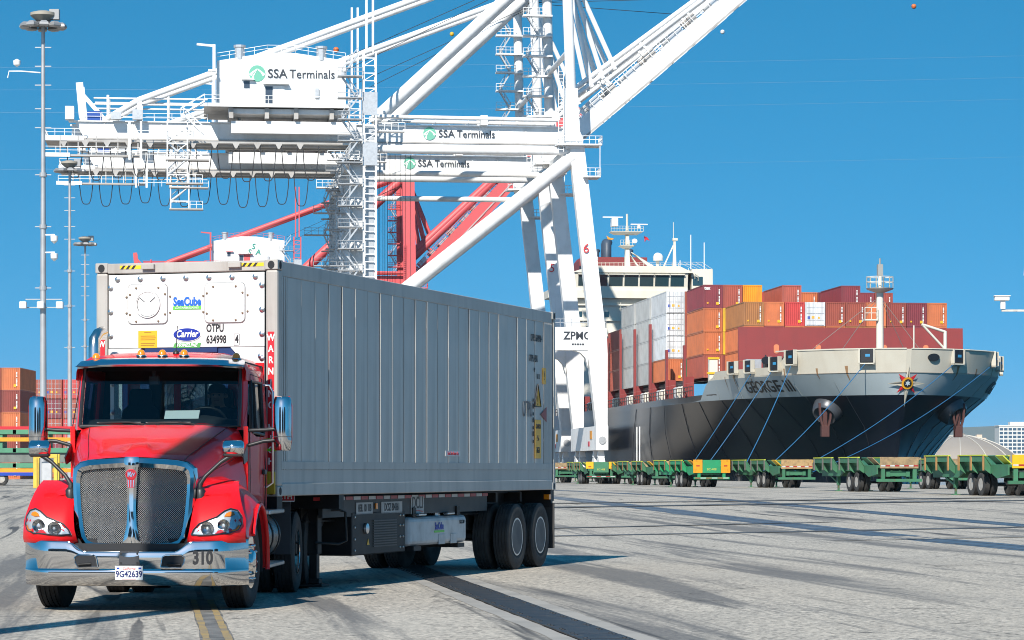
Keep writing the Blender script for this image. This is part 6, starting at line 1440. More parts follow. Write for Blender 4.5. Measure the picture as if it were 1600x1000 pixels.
sp('dome_post', lambda m: m.tube((9.2,Y0_+3,38.6),(9.2,Y0_+3,41.3),0.45), CREAM, sup)
sp('satellite_dome', lambda m: m.lathe([(41.0,0.3),(41.2,0.75),(42.2,0.75),(42.8,0.3),(42.85,0.01)], (-11.6,Y0_+1,0), 'z', 14), WHITE, sup, smooth=40); sp('dome_post', lambda m: m.tube((-11.6,Y0_+1,38.6),(-11.6,Y0_+1,41.1),0.25), CREAM, sup)
sp('light_mast', lambda m: (m.bar((13.0,Y0_+3,38.6),(13.0,Y0_+3,50.0),0.7,0.7,w1=0.4,h1=0.4), m.bar((10.5,Y0_+3,38.6),(12.8,Y0_+3,47.5),0.28), m.bx(12.6,13.6,Y0_+2.6,Y0_+3.4,49.3,50.2), m.tube((12.8,Y0_+3,50),(12.8,Y0_+3,56.5),0.07,n=5)), CREAM, sup)
for x, h_ in ((17.5,52),(19.8,49),(15.5,42)): sp('whip_aerial', lambda m: m.tube((x-1.0,Y0_+5,38.6),(x-1.0,Y0_+5,h_),0.08,n=5), WHITE, sup)
sp('port_wing', lambda m: m.bx(13.0,17.6,Y0_-0.6,Y0_+7,33.5,38.2), CREAM, sup); sp('port_wing_rail', lambda m: rail(m, [(13.2,Y0_-0.6,38.2),(17.5,Y0_-0.6,38.2)], h=2.2, step=1.2, t=0.1), CREAM, sup)
sp('wing_cab_window', lambda m: m.bx(13.2,15.4,Y0_-0.68,Y0_-0.58,35.2,36.8), WG, sup)
def flag(pts, m, name='flag'): sp(name, lambda b: b.prism(pts, lambda p:(p[0],Y0_+2.9,p[1]), lambda p:(p[0]+0.15,Y0_+3.1,p[1])), m, sup)
flag([(4.8,51.0),(5.9,50.4),(6.6,49.2),(5.4,49.6),(5.0,48.6)], REDT); flag([(-7.6,51.0),(-6.6,50.2),(-5.2,49.9),(-5.6,49.4),(-7.2,49.6)], CO)

# the house is narrower and the gear on its roof lower than first laid out
def squeeze(o):
    if o.type == 'MESH':
        for v in o.data.vertices:
            if v.co.z > 38.55: v.co.z = 38.6+(v.co.z-38.6)*0.47; v.co.x = v.co.x*(0.56 if v.co.x < 9 else 0.56+0.02*(v.co.x-9))
            else: v.co.x *= 0.84
    for ch in o.children: squeeze(ch)
squeeze(sup); squeeze(fun)
# ---- containers on deck (each a thing of its own)
def contmesh(door):
    m = MB(); W = 1.219; L = 12.192; H = 2.896
    def corr(p0, p1, nrm, n, z0, z1, dep=0.045):
        d = (p1-p0)/n; row0 = []; row1 = []
        for i in range(n):
            for f, o in ((0.0,0),(0.28,0),(0.5,-dep),(0.78,-dep)):
                p = p0+d*(i+f)+nrm*o; row0.append(p+Vector((0,0,z0))); row1.append(p+Vector((0,0,z1)))
        row0.append(p1+Vector((0,0,z0))); row1.append(p1+Vector((0,0,z1)))
        m.loft([row0,row1], closed=False)
    for s in (-1,1): corr(Vector((s*(W-0.02),0.12,0)), Vector((s*(W-0.02),L-0.12,0)), Vector((s,0,0)), 40, 0.15, H-0.12)
    corr(Vector((-W+0.12,0.02,0)), Vector((W-0.12,0.02,0)), Vector((0,-1,0)), 9, 0.15, H-0.12)
    corr(Vector((-W+0.12,L-0.02,0)), Vector((W-0.12,L-0.02,0)), Vector((0,1,0)), 9, 0.15, H-0.12)
    m.bx(-W+0.03,W-0.03,0.03,L-0.03,H-0.06,H-0.02)
    for s in (-1,1):
        x0, x1 = sorted((s*(W-0.09),s*W))
        m.bx(x0,x1,0.12,L-0.12,0,0.15); m.bx(x0+0.001,x1-0.001,0.12,L-0.12,H-0.12,H-0.001)
        x0, x1 = sorted((s*(W-0.13),s*(W+0.001)))
        for y0, y1 in ((0,0.12),(L-0.12,L)): m.bx(x0,x1,y0-0.001,y1+0.001,0,H)
    for y0, y1 in ((0,0.09),(L-0.09,L)): m.bx(-W+0.13,W-0.13,y0,y1,0,0.16); m.bx(-W+0.13,W-0.13,y0,y1,H-0.13,H-0.001)
    return m
CONT = contmesh(False).mesh('container', CONC)
rm = MB(); W, L, H = 1.219, 12.192, 2.896
rm.bx(-W+0.02,W-0.02,0.04,L-0.02,0.02,H-0.02)
for s in (-1,1):
    x0, x1 = sorted((s*(W-0.1),s*W)); rm.bx(x0,x1,0.0,0.12,0,H); rm.bx(x0,x1,L-0.1,L,0,H); rm.bx(x0,x1,0.12,L-0.1,0,0.18); rm.bx(x0,x1,0.12,L-0.1,H-0.14,H)
    for i in range(22): rm.bx(x0+(0.06 if s>0 else 0.012),x1-(0.012 if s>0 else 0.06),0.3+i*0.53,0.33+i*0.53,0.18,H-0.14)
REEF = rm.mesh('reefer', CONC)
dm = MB()
dm.bx(0.01,1.09,0.0,0.05,0.14,H-0.12)
DOOR = dm.mesh('door', WHITE); 
rd = MB()
for x in (0.3,0.8): rd.tube((x,-0.03,0.05),(x,-0.03,H-0.04),0.03,n=6)
for z in (0.7,1.5,2.2): rd.bx(0.04,1.06,-0.035,-0.002,z,z+0.05)
ROD = rd.mesh('lock_rod', GALV)
stk = MB().bx(-0.17,0.17,-0.015,0.0,-0.16,0.16).mesh('sticker', YELT)
stb = MB().bx(-0.14,0.14,-0.015,0.0,-0.18,0.18).mesh('sticker', BLUET)
cd = MB()
for k in range(11):
    if k != 4: cd.bx(-0.07,0.07,-0.015,0.0,0.85-k*0.17,0.97-k*0.17)
CODE = cd.mesh('code_print', WHITET)
def cpaint(nm, col): return mat('container_paint_'+nm, col, 0.55, dirt=0.35, dscale=0.7, streak=(2.5,2.5,0.25), rust=0.10, var=0.12)
CP = {'orange':cpaint('orange',(0.55,0.16,0.06)), 'rust red':cpaint('rust_red',(0.36,0.085,0.055)), 'maroon':cpaint('maroon',(0.20,0.035,0.045)), 'brown':cpaint('brown',(0.40,0.17,0.06)),
      'yellow orange':cpaint('yellow_orange',(0.78,0.30,0.012)), 'bright red':cpaint('bright_red',(0.55,0.06,0.055)), 'yellow':cpaint('yellow',(0.72,0.45,0.03)), 'blue':cpaint('blue',(0.03,0.10,0.26)),
      'green':cpaint('green',(0.03,0.20,0.09)), 'white':cpaint('white',(0.66,0.68,0.69)), 'dark brown red':cpaint('dark_brown_red',(0.28,0.06,0.045)), 'pale grey':cpaint('pale_grey',(0.46,0.47,0.46))}
def container(label, group, loc, rz, colour, doors=False, mark=None, code=True):
    o = inst(REEF if doors or colour in ('white','pale grey') else CONT, 'shipping_container', None, loc, (0,0,rz)); tag(o, label, 'container', group); setmat(o, CP[colour])
    if doors:
        for s in (-1,1):
            dr = inst(DOOR, 'door', o, (0,-0.055,0), (0,0,0), (s,1,1)); setmat(dr, CP[colour]); inst(ROD, 'lock_rod', dr, (0,-0.002,0))
        inst(stk, 'sticker', o, (-0.28,-0.06,1.05)); inst(stb, 'sticker', o, (-0.82,-0.06,1.0)); inst(stk, 'sticker', o, (0.42,-0.06,1.0), (0,0,0), (0.7,1,0.7))
    elif code and colour not in ('white','pale grey'):
        inst(CODE, 'code_print', o, (0.78,-0.022,1.35)); inst(stk, 'sticker', o, (0.55,-0.024,0.55))
        if random.random() < 0.4: inst(stk, 'sticker', o, (-0.7,-0.024,0.6), (0,0,0), (0.6,1,0.6))
    if mark: text(mark[0], mark[1], WHITET, o, (mark[2],-0.03,mark[3]), bold=0.02, thick=0.01)
    return o
ORD = ['first','second','third','fourth','fifth','sixth','seventh','eighth','ninth','tenth','eleventh','twelfth','thirteenth','fourteenth','fifteenth']
TIER = ['bottom','second','third','top']
PIT = 2.52; TH_ = 2.93; ZB = 13.2
def deckpos(x, y, z): return (43.9+x*cos(QA)-y*sin(QA), 313+x*sin(QA)+y*cos(QA), z)
palette = ['orange','rust red','brown','dark brown red','maroon','orange','rust red','bright red']
def bay(nm, y, rows, show, fixed, tiers):
    for r in range(rows):
        x = (r-(rows-1)/2)*PIT
        for t in range(tiers):
            if not show(r,t): continue
            spec = fixed.get((r,t)); col = spec[0] if spec else random.choice(palette); kw = spec[1] if spec else {}
            if col is None: continue
            lab = '%s container, %s tier, %s from left, %s bay of the ship' % (col, TIER[t] if not(tiers==3 and t==2) else 'top', ORD[r], nm)
            container(lab, 'containers on the ship', deckpos(x,y+random.uniform(-0.05,0.05),ZB+t*TH_), QA, col, **kw)
D = {'doors':True}
bay('foremost', 31.0, 10, lambda r,t: t>=1 or r==0 or r==9, {(0,2):('brown',{}),(1,2):('orange',{}),(2,2):('bright red',{}),(3,2):('white',D),(4,2):('rust red',{}),(5,2):('rust red',{}),(6,2):('orange',{}),(7,2):('dark brown red',{}),(8,2):('maroon',{}),(9,2):('orange',{}),(0,1):('orange',{}),(0,0):('orange',{})}, 3)
bay('second', 44.6, 12, lambda r,t: t>=2 or r<=1 or r==11, {(0,3):('maroon',{'mark':('tex',0.55,-0.75,2.45)}),(1,3):('rust red',{}),(2,3):('yellow orange',{'code':False}),(0,2):('orange',{}),(0,1):('orange',{}),(0,0):('rust red',{}),(1,2):('yellow',{}),(1,1):('yellow',{}),(3,3):(None,{}),(4,3):('rust red',{}),(5,3):(None,{}),(6,3):(None,{}),(7,3):('maroon',{}),(8,3):(None,{}),(9,3):(None,{}),(10,3):(None,{}),(11,3):(None,{}),(11,2):('yellow',{})}, 4)
bay('third', 58.2, 14, lambda r,t: (t==3 and r>1) or r<=1, {(0,3):('white',D),(0,2):('white',D),(0,1):('white',D),(0,0):('orange',{}),(1,3):('rust red',{}),(1,0):('green',{'mark':('UASC',0.62,0,1.5)}),(1,1):('rust red',{}),(1,2):('rust red',{}),(8,3):('maroon',{'mark':('tex',0.55,-0.5,2.3)}),(9,3):('yellow orange',{}),(10,3):('maroon',{}),(11,3):('dark brown red',{}),(12,3):(None,{}),(13,3):(None,{})}, 4)
# two short boxes squeezed in front of the third bay
container('blue container beside the green one at the foot of the ship stack', 'containers on the ship', deckpos(-11.6,58.0,ZB-0.0), QA, 'blue', mark=('U',0.6,-0.5,0.8))
bay('fourth', 71.8, 14, lambda r,t: r<=1, {(0,3):('pale grey',{}),(0,2):('pale grey',{}),(0,1):('pale grey',{}),(0,0):('pale grey',{}),(1,3):('rust red',{}),(1,0):('blue',{})}, 4)
bay('fifth', 85.4, 14, lambda r,t: r<=1, {(0,3):('pale grey',{}),(0,2):('pale grey',{}),(0,1):('pale grey',{}),(0,0):('pale grey',{}),(1,3):('maroon',{})}, 4)
bay('sixth', 99.0, 14, lambda r,t: r<=1 and t<3, {(0,2):('dark brown red',{}),(0,1):('rust red',{}),(0,0):('rust red',{})}, 4)
bay('seventh', 112.6, 14, lambda r,t: r<=0 and t<2, {}, 4)
# ---- mooring lines: each from a fairlead to the quay edge
bol = MB(); bol.lathe([(0,0.35),(0.1,0.3),(0.5,0.26),(0.65,0.42),(0.8,0.4),(0.82,0.01)], (0,0,0), 'z', 14); bolm = bol.mesh('bollard', BLACKM, smooth=40)
BLUR = mat('mooring_rope_blue', (0.02,0.13,0.28), 0.7)
def s2w(p): return Vector(deckpos(p.x,p.y,p.z))
lines = ((0,1,327,'leftmost'),(1,1,320,'second'),(0,2,295,'third'),(2,2,288,'fourth'),(3,1,270,'fifth'),(4,2,264,'sixth'))
starts = {0:hp(-1,14.5,13.3),1:hp(-1,10.4,13.4),2:hp(-1,7.6,13.7),3:hp(-1,1.4,13.6),4:hp(1,2.3,13.6),5:hp(1,8.6,13.6)}
for k, Yq in enumerate((331,322,300,291,279,272)):
    a = s2w(starts[k]); v = (Yq-(QUAY_U-1.0)*sin(TH))/cos(TH); X, Y = uv(QUAY_U-1.0, v); e = Vector((X,Y,gz(Y)+0.55))
    bb_ = inst(bolm, 'bollard', None, (X,Y,gz(Y)), (0,0,0)); tag(bb_, 'black mooring bollard holding the %s blue line' % ORD[k], 'bollard', 'bollards on the quay edge')
    sag = (a-e).length*0.02
    pts = [a.lerp(e,f)-Vector((0,0,sag*4*f*(1-f))) for f in [i/16 for i in range(17)]]
    m = MB(); m.path(pts, 0.05, n=5); tag(m.build('mooring_line', BLUR), 'blue mooring line, %s from the left, running from the ship bow' % ORD[k], 'rope', 'mooring lines')
# ================================================================== high-mast lights
MGAL = mat('mast_galvanised', (0.40,0.41,0.42), 0.5, 0.35, dirt=0.3, dscale=1.0)
LUMH = mat('luminaire_housing', (0.30,0.30,0.30), 0.5, 0.3)
LUMB = mat('luminaire_base_dark', (0.06,0.06,0.065), 0.5)
flood = MB(); flood.loft([[Vector((x*k*0.9,y*k*0.8+1.38,z*0.8)) for x,y in ((-0.38,-0.42),(0.38,-0.42),(0.38,0.42),(-0.38,0.42))] for z,k in ((0,0.75),(0.12,1.0),(0.32,0.9),(0.5,0.5))]); floodm = flood.mesh('floodlight', LUMH)
armm = MB().bar((0,0,0.15),(0,1.3,0.15),0.08).mesh('light_arm', LUMB)
def high_mast(label, X, Y, h, cams=False):
    t = thing('light_mast', label, 'light mast', (X,Y,gz(Y)), 0, 'high light masts')
    m = MB(); m.lathe([(0,0.30),(0.6,0.29),(h*0.3,0.235),(h*0.65,0.18),(h,0.13)], (0,0,0), 'z', 14); m.build('pole', MGAL, t, smooth=60)
    m = MB(); m.bx(-0.6,0.6,-0.6,0.6,0,0.35); m.build('footing', CONC, t)
    m = MB(); m.lathe([(h-0.9,0.32),(h-0.8,1.1),(h-0.65,1.1),(h-0.6,0.4)], (0,0,0), 'z', 18); hd = m.build('head_ring', LUMB, t)
    m = MB(); m.lathe([(h-0.5,0.5),(h-0.1,0.95),(h+0.1,0.95),(h+0.25,0.4)], (0,0,0), 'z', 14); m.build('head_cap', mat('cap_tan', (0.35,0.31,0.25), 0.6), t, smooth=40)
    m = MB(); m.bx(0.5,1.2,-0.3,0.3,h-0.4,h+0.35); m.build('head_box', LUMH, t)
    for i in range(10):
        a = 2*pi*i/10+0.2; 
        inst(armm, 'light_arm', t, (0,0,h-0.9), (0,0,a)); inst(floodm, 'floodlight', t, (0,0,h-1.05), (0,0,a))
    for f in (0.42,0.55,0.66,0.76,0.80,0.85,0.89,0.93):
        m = MB(); z = h*f; m.bar((-0.6,0,z),(0.6,0,z),0.07); m.lathe([(z-0.15,0.27),(z+0.15,0.27)], (0,0,0), 'z', 12) if f<0.7 else None; m.build('step_bracket', MGAL, t)
    if cams:
        for z, dx, n in ((h*0.485,0,2),(h*0.37,1,3)):
            if n == 3:
                m = MB(); m.bar((-1.3,0,z+0.3),(1.4,0,z+0.3),0.07); m.bar((-1.3,0,z+0.9),(1.4,0,z+0.9),0.07); m.build('camera_bar', MGAL, t)
                for x in (-1.4,-0.1,1.3): m = MB(); m.bx(x-0.25,x+0.25,-0.7,-0.2,z+0.2,z+0.7); m.build('wall_lamp', WHITE, t, bevel=0.04)
            else:
                for zz in (z,z+1.3):
                    m = MB(); m.lathe([(-0.3,0.05),(-0.1,0.26),(0.25,0.28),(0.3,0.1)], (0.85,-0.2,zz), 'z', 12); m.bar((0.2,-0.1,zz+0.35),(0.9,-0.2,zz+0.35),0.1); m.build('dome_camera', WHITE, t, smooth=40)
        m = MB(); m.lathe([(-0.28,0.05),(-0.15,0.25),(0.15,0.28),(0.28,0.05)], (-1.9,-0.2,h-3.6), 'z', 12); m.build('dome_camera', WHITE, t, smooth=40)
        m = MB(); m.path([(-0.2,0,h-4.3),(-1.6,-0.1,h-4.2),(-2.5,-0.1,h-4.2),(-2.6,-0.1,h-4.7)], 0.05, n=5); m.build('camera_arm', WHITE, t)
    return t
high_mast('tallest grey light mast at the far left with cameras on its pole', -34.6, 209, 34.8, True)
high_mast('slim grey light mast, second from the left, behind the crane girder end', -48.1, 308, 34.6)
high_mast('short-looking far light mast, third from the left, below the crane', -61.5, 408, 34.6)
# the mast whose shadow crosses the foreground and the truck stands behind the camera
yl_ = thing('yard_pole', 'grey yard pole left of the frame casting its shadow onto the truck', 'pole', (-7.1,20,0), 0)
m = MB(); m.lathe([(0,0.25),(0.4,0.24),(13.6,0.20)], (0,0,0), 'z', 14); m.build('pole', MGAL, yl_, smooth=60)
m = MB(); m.bx(-0.45,0.45,-0.45,0.45,0,0.2); m.build('footing', CONC, yl_)
m = MB(); m.lathe([(13.5,0.3),(13.9,0.3),(14.0,0.1)], (0,0,0), 'z', 14); m.build('pole_cap', LUMB, yl_)
# camera pole at the right edge
cp_ = thing('camera_pole', 'white lattice camera pole cut off by the right edge', 'pole', (21.2,116,gz(116)), 0)
m = MB(); m.tube((0,0,0),(0,0,9.2),0.11,0.09,n=10); m.build('pole', WHITE, cp_, smooth=60)
m = MB(); m.bar((0,0,7.75),(-1.15,0,7.75),0.08); m.build('arm', mat('arm_rusty_white', (0.6,0.55,0.48), 0.6, dirt=0.6, dscale=5, rust=0.8), cp_)
m = MB(); m.bx(-1.45,-0.85,-0.2,0.1,8.15,8.32); m.bx(-1.48,-0.80,-0.24,0.12,8.32,8.36); m.bx(-1.2,-1.0,-0.1,0.05,7.8,8.15); m.build('camera_body', WHITE, cp_, bevel=0.02)
m = MB(); m.path([(0,0,9.1),(-0.22,0,9.2),(-0.15,0,10.0),(0,0,10.6)], 0.035, n=6); m.build('cable_loop', WHITE, cp_, smooth=60)
m = MB(); m.tube((0.02,0,9.2),(0.02,0,19.5),0.06,n=8); m.build('top_pole', WHITE, cp_, smooth=60)
# ================================================================== container yard at the left
def yard_stack(x0, Y, n, tiers, pal, nm, doors, rz=0.0):
    for i in range(n):
        for t in range(tiers):
            col = pal[(i*3+t*2+len(nm)) % len(pal)]
            o = container('%s container, %s tier, %s from right, %s yard stack' % (col, TIER[t] if tiers<=4 and t<3 else ('top' if t==tiers-1 else ORD[t]), ORD[n-1-i], nm), 'containers stacked in the yard', (x0+i*2.56,Y,gz(Y)+t*2.92), rz, col, doors=doors, code=not doors)
yard_stack(-70.6, 370, 3, 5, ['orange','rust red','dark brown red','maroon'], 'nearer', False)
yard_stack(-70.2, 418, 6, 5, ['maroon','bright red','rust red','rust red'], 'farther', True)
# red-posted fence in front of the stacks
RP = mat('fence_post_red', (0.22,0.05,0.04), 0.7, dirt=0.5)
fe = thing('yard_fence', 'thin red-posted wire fence in front of the yard stacks', 'fence', (-33,181,gz(181)), 0)
for i in range(7):
    m = MB(); m.tube((-4+i*0.65,0,0),(-4+i*0.65,0,3.9),0.045,n=6); m.build('post', RP, fe)
for z in (1.2,2.4,3.2,3.8):
    m = MB(); m.tube((-4,0,z),(0,0,z),0.015,n=4); m.build('wire', RP, fe)
# yellow guard frame
YF = mat('guard_yellow', (0.72,0.47,0.06), 0.55, dirt=0.4, dscale=2)
gf = thing('guard_frame', 'yellow steel guard frame standing left of the red truck', 'barrier', (-30.8,183,gz(183)), 0)
for x in (0,1.32): 
    for y in (0,0.9): m = MB(); m.bx(x-0.12,x+0.12,y-0.12,y+0.12,0,1.95); m.build('post', YF, gf, bevel=0.02)
for y in (0,0.9): m = MB(); m.bx(-0.12,1.44,y-0.12,y+0.12,1.95,2.2); m.build('top_rail', YF, gf, bevel=0.02)
m = MB(); m.bx(0.35,1.0,0.3,0.7,0.0,1.7); m.build('cabinet', GALV, gf, bevel=0.02)
# stacked green spreader frames on a low trailer behind the fence
GP = mat('spreader_green', (0.07,0.25,0.14), 0.55, dirt=0.4, dscale=2)
tr2 = thing('loaded_flat_trailer', 'flat trailer loaded with green and yellow lifting frames behind the fence', 'trailer', (-41.5,215,gz(215)), 0)
m = MB(); m.bx(-6,9.5,0,2.3,1.0,1.3); m.build('deck', CO, tr2)
for z, mt_ in ((1.35,GP),(2.5,GP),(3.9,GP)):
    m = MB(); m.bx(-6,9.0,0,0.25,z,z+0.35); m.bx(-6,9.0,2.0,2.25,z,z+0.35)
    for k in range(7): m.bx(-6+k*2.4,-5.75+k*2.4,0,2.25,z+0.02,z+0.33)
    fr2 = m.build('lifting_frame', mt_, tr2)
m = MB(); m.bx(-6,8.2,-0.05,0.2,3.35,3.65); m.build('yellow_beam', CO, tr2)
m = MB(); m.bx(-5.5,8.5,0.2,2.0,1.75,2.5); m.build('hydraulic_pack', mat('machine_grey', (0.16,0.18,0.16), 0.6, dirt=0.6, dscale=1.5), tr2)
for k in range(4): m = MB(); m.bx(-5+k*3.5,-4.2+k*3.5,0.1,2.1,2.85,3.9); m.build('frame_spacer', GP, tr2)
m = MB(); m.bx(-5.5,6,-0.06,0.0,0.75,1.0); m.build('blue_rail', BLUET, tr2)
m = MB(); m.bx(-5.5,9,0.4,1.9,4.25,4.5); m.build('red_bar', REDT, tr2)
for x in (1.5,2.7,-4,-2.8):
    wheel(tr2, x, 0.2, 0.5, 1, ctt, ctr).rotation_euler = (0,0,-pi/2)
    
# ================================================================== far side of the harbour
HZ = mat('dome_sheet', (0.30,0.255,0.21), 0.6, dirt=0.2, dscale=0.03)
dome = thing('dome_building', 'large tan domed building on the far shore right of the bow', 'building', (458,2900,0.9), 0)
m = MB(); Rr = 66; hh = 37; m.lathe([(hh*sin(a),Rr*cos(a)**1.3) for a in [i*pi/2/16 for i in range(17)]], (0,0,0), 'z', 48); m.build('shell', HZ, dome, smooth=40)
for k in range(14):
    a = 2*pi*k/14+0.09; m = MB(); m.path([(Rr*1.004*cos(b)**1.3*cos(a),Rr*1.004*cos(b)**1.3*sin(a),hh*1.006*sin(b)) for b in [i*pi/2/14 for i in range(15)]], 0.6, n=4); m.build('rib', mat('dome_rib', (0.42,0.39,0.34), 0.6), dome)
m = MB(); m.lathe([(hh-0.8,6),(hh+1.6,5.5),(hh+2.2,2)], (0,0,0), 'z', 20); m.build('crown_cap', HZ, dome)
def building(label, X, Y, w, d, h, wallm, cols, rows, glassm, roofbox=True, band=False):
    b = thing('building', label, 'building', (X,Y,1.3), 0, 'buildings across the harbour')
    m = MB(); m.bx(-w/2,w/2,0,d,0,h); m.build('wall', wallm, b)
    m = MB(); m.bx(-w/2-0.6,w/2+0.6,-0.6,d+0.6,h,h+1.2); m.build('parapet', wallm, b)
    cw_ = w/cols; rh = h/(rows+0.6)
    wm = MB().bx(-cw_*0.38,cw_*0.38,-0.25,0.1,0,rh*(0.55 if not band else 0.62)).mesh('window', glassm)
    for r in range(rows):
        for c_ in range(cols): inst(wm, 'window', b, (-w/2+cw_*(c_+0.5),0,rh*(r+0.5)))
    if roofbox: m = MB(); m.bx(-w*0.2,w*0.25,d*0.2,d*0.7,h+1.2,h+5); m.build('roof_plant', wallm, b)
    return b
BWHT = mat('building_white', (0.60,0.59,0.56), 0.7); BTAN = mat('building_tan', (0.48,0.42,0.35), 0.7); BGR = mat('building_grey', (0.40,0.42,0.43), 0.7); BGL = mat('building_glass', (0.04,0.07,0.11), 0.15, spec=0.8); 
building('tall glass office block at the far right edge across the harbour', 582, 3250, 46, 30, 51, BWHT, 9, 11, BGL, band=True)
building('small tan hotel block between the dome and the office block', 545, 3300, 14, 20, 37, mat('building_peach', (0.60,0.47,0.36), 0.7), 4, 6, BGL)
building('low white hall in front of the tan hotel block', 527, 3150, 34, 20, 15, BWHT, 8, 2, BGL, False)
building('pale flat-roofed warehouse behind the tan dome', 510, 3350, 30, 40, 41, BTAN, 4, 2, BTAN)
building('dark low block with red roof beside the office block', 566, 3080, 26, 18, 12, mat('building_dark', (0.10,0.11,0.12), 0.7), 6, 2, BGL, False)
for k, (x, Y, h) in enumerate(((534,3120,30),(563,3010,38),(571,3000,44))):
    t = thing('lattice_tower', ['slim grey tower right of the small tan hotel','grey lattice tower in front of the office block','tallest grey tower with red tip before the office block'][k], 'tower', (x,Y,1.3), 0, 'slim towers across the harbour')
    m = MB(); [m.bar((sx,sy,0),(sx*0.3,sy*0.3,h),0.9) for sx in (-1.8,1.8) for sy in (-1.8,1.8)]; [m.bar((-1.8*(1-z/h*0.7),-1.8*(1-z/h*0.7),z),(1.8*(1-z/h*0.7),-1.8*(1-z/h*0.7),z+3),0.5) for z in range(2,int(h)-3,4)]; m.build('lattice', GALV, t)
    m = MB(); m.bx(-2,2,-2,2,h*0.7,h*0.76); m.build('platform', BGR, t)
    if k == 2: m = MB(); m.bx(-0.6,0.6,-0.6,0.6,h,h+2.5); m.build('beacon', mat('beacon_red', (0.7,0.05,0.05), 0.5), t)
# far hills
m = MB(); rows = []
def ridge(x):
    return 185+70*sin(x*0.00055+0.6)+38*sin(x*0.0017+2)+22*sin(x*0.0043)+12*sin(x*0.011)
for k, f in enumerate((0.0,0.35,0.7,1.0,0.6)):
    rows.append([Vector((x, 13000+k*700, max(2,(ridge(x)*(1.0 if x>1200 else max(0.0,0.25+0.75*(x/1200))) if x>0 else 12)*f+ (14*sin(x*0.013+k*2)*f)))) for x in range(-12000,12001,200)])
m.loft(rows, closed=False); tag(m.build('hills', mat('hill_scrub', (0.10,0.105,0.07), 0.95, dirt=0.4, dscale=0.002), smooth=60), kind='structure')
# overhead power lines with marker balls high above the yard
CABL = mat('power_cable', (0.30,0.33,0.36), 0.5, 0.6)
for k, (z0, z1, dz, Yc) in enumerate(((118,152,-9,900),(126,160,-9,903),(134,168,-9,906),(100,130,-9,897))):
    pts = [(-520+i*45, Yc+i*6, z0+(z1-z0)*i/24+dz*4*(i/24)*(1-i/24)) for i in range(25)]
    m = MB(); m.path(pts, 0.022, n=4); tag(m.build('power_cable', CABL), '%s thin power cable spanning the sky behind the cranes' % ['lowest sagging','second lowest','third lowest','fourth'][k], 'cable', 'power cables')
def ball(label, X, Y, Z, r, mt_, nm='marker_ball'):
    m = MB(); m.lathe([(-r*cos(pi*i/10),max(r*sin(pi*i/10),0.001)) for i in range(11)], (0,0,0), 'z', 16); b_ = m.build(nm, mt_, None, smooth=60, loc=(X,Y,Z))
    m = MB(); m.lathe([(-0.06*r,r*1.03),(0.06*r,r*1.03)], (0,0,0), 'z', 16); m.build('clamp_band', LUMB, b_)
    return tag(b_, label, 'marker ball', 'cable marker balls')
ORB = mat('marker_orange', (0.75,0.14,0.02), 0.5)
ball('orange cable marker ball at the top right of the sky', 127.7, 900, 149.0, 0.8, ORB)
ball('white cable marker ball beside the raised white boom', 66.9, 900, 140.9, 0.7, WHITE)
ball('orange cable marker ball above the machinery house roof', -55.9, 900, 135.2, 0.9, ORB)
ball('yellow cable marker ball between the white crane stays', -19.1, 900, 140.2, 0.7, CYO)
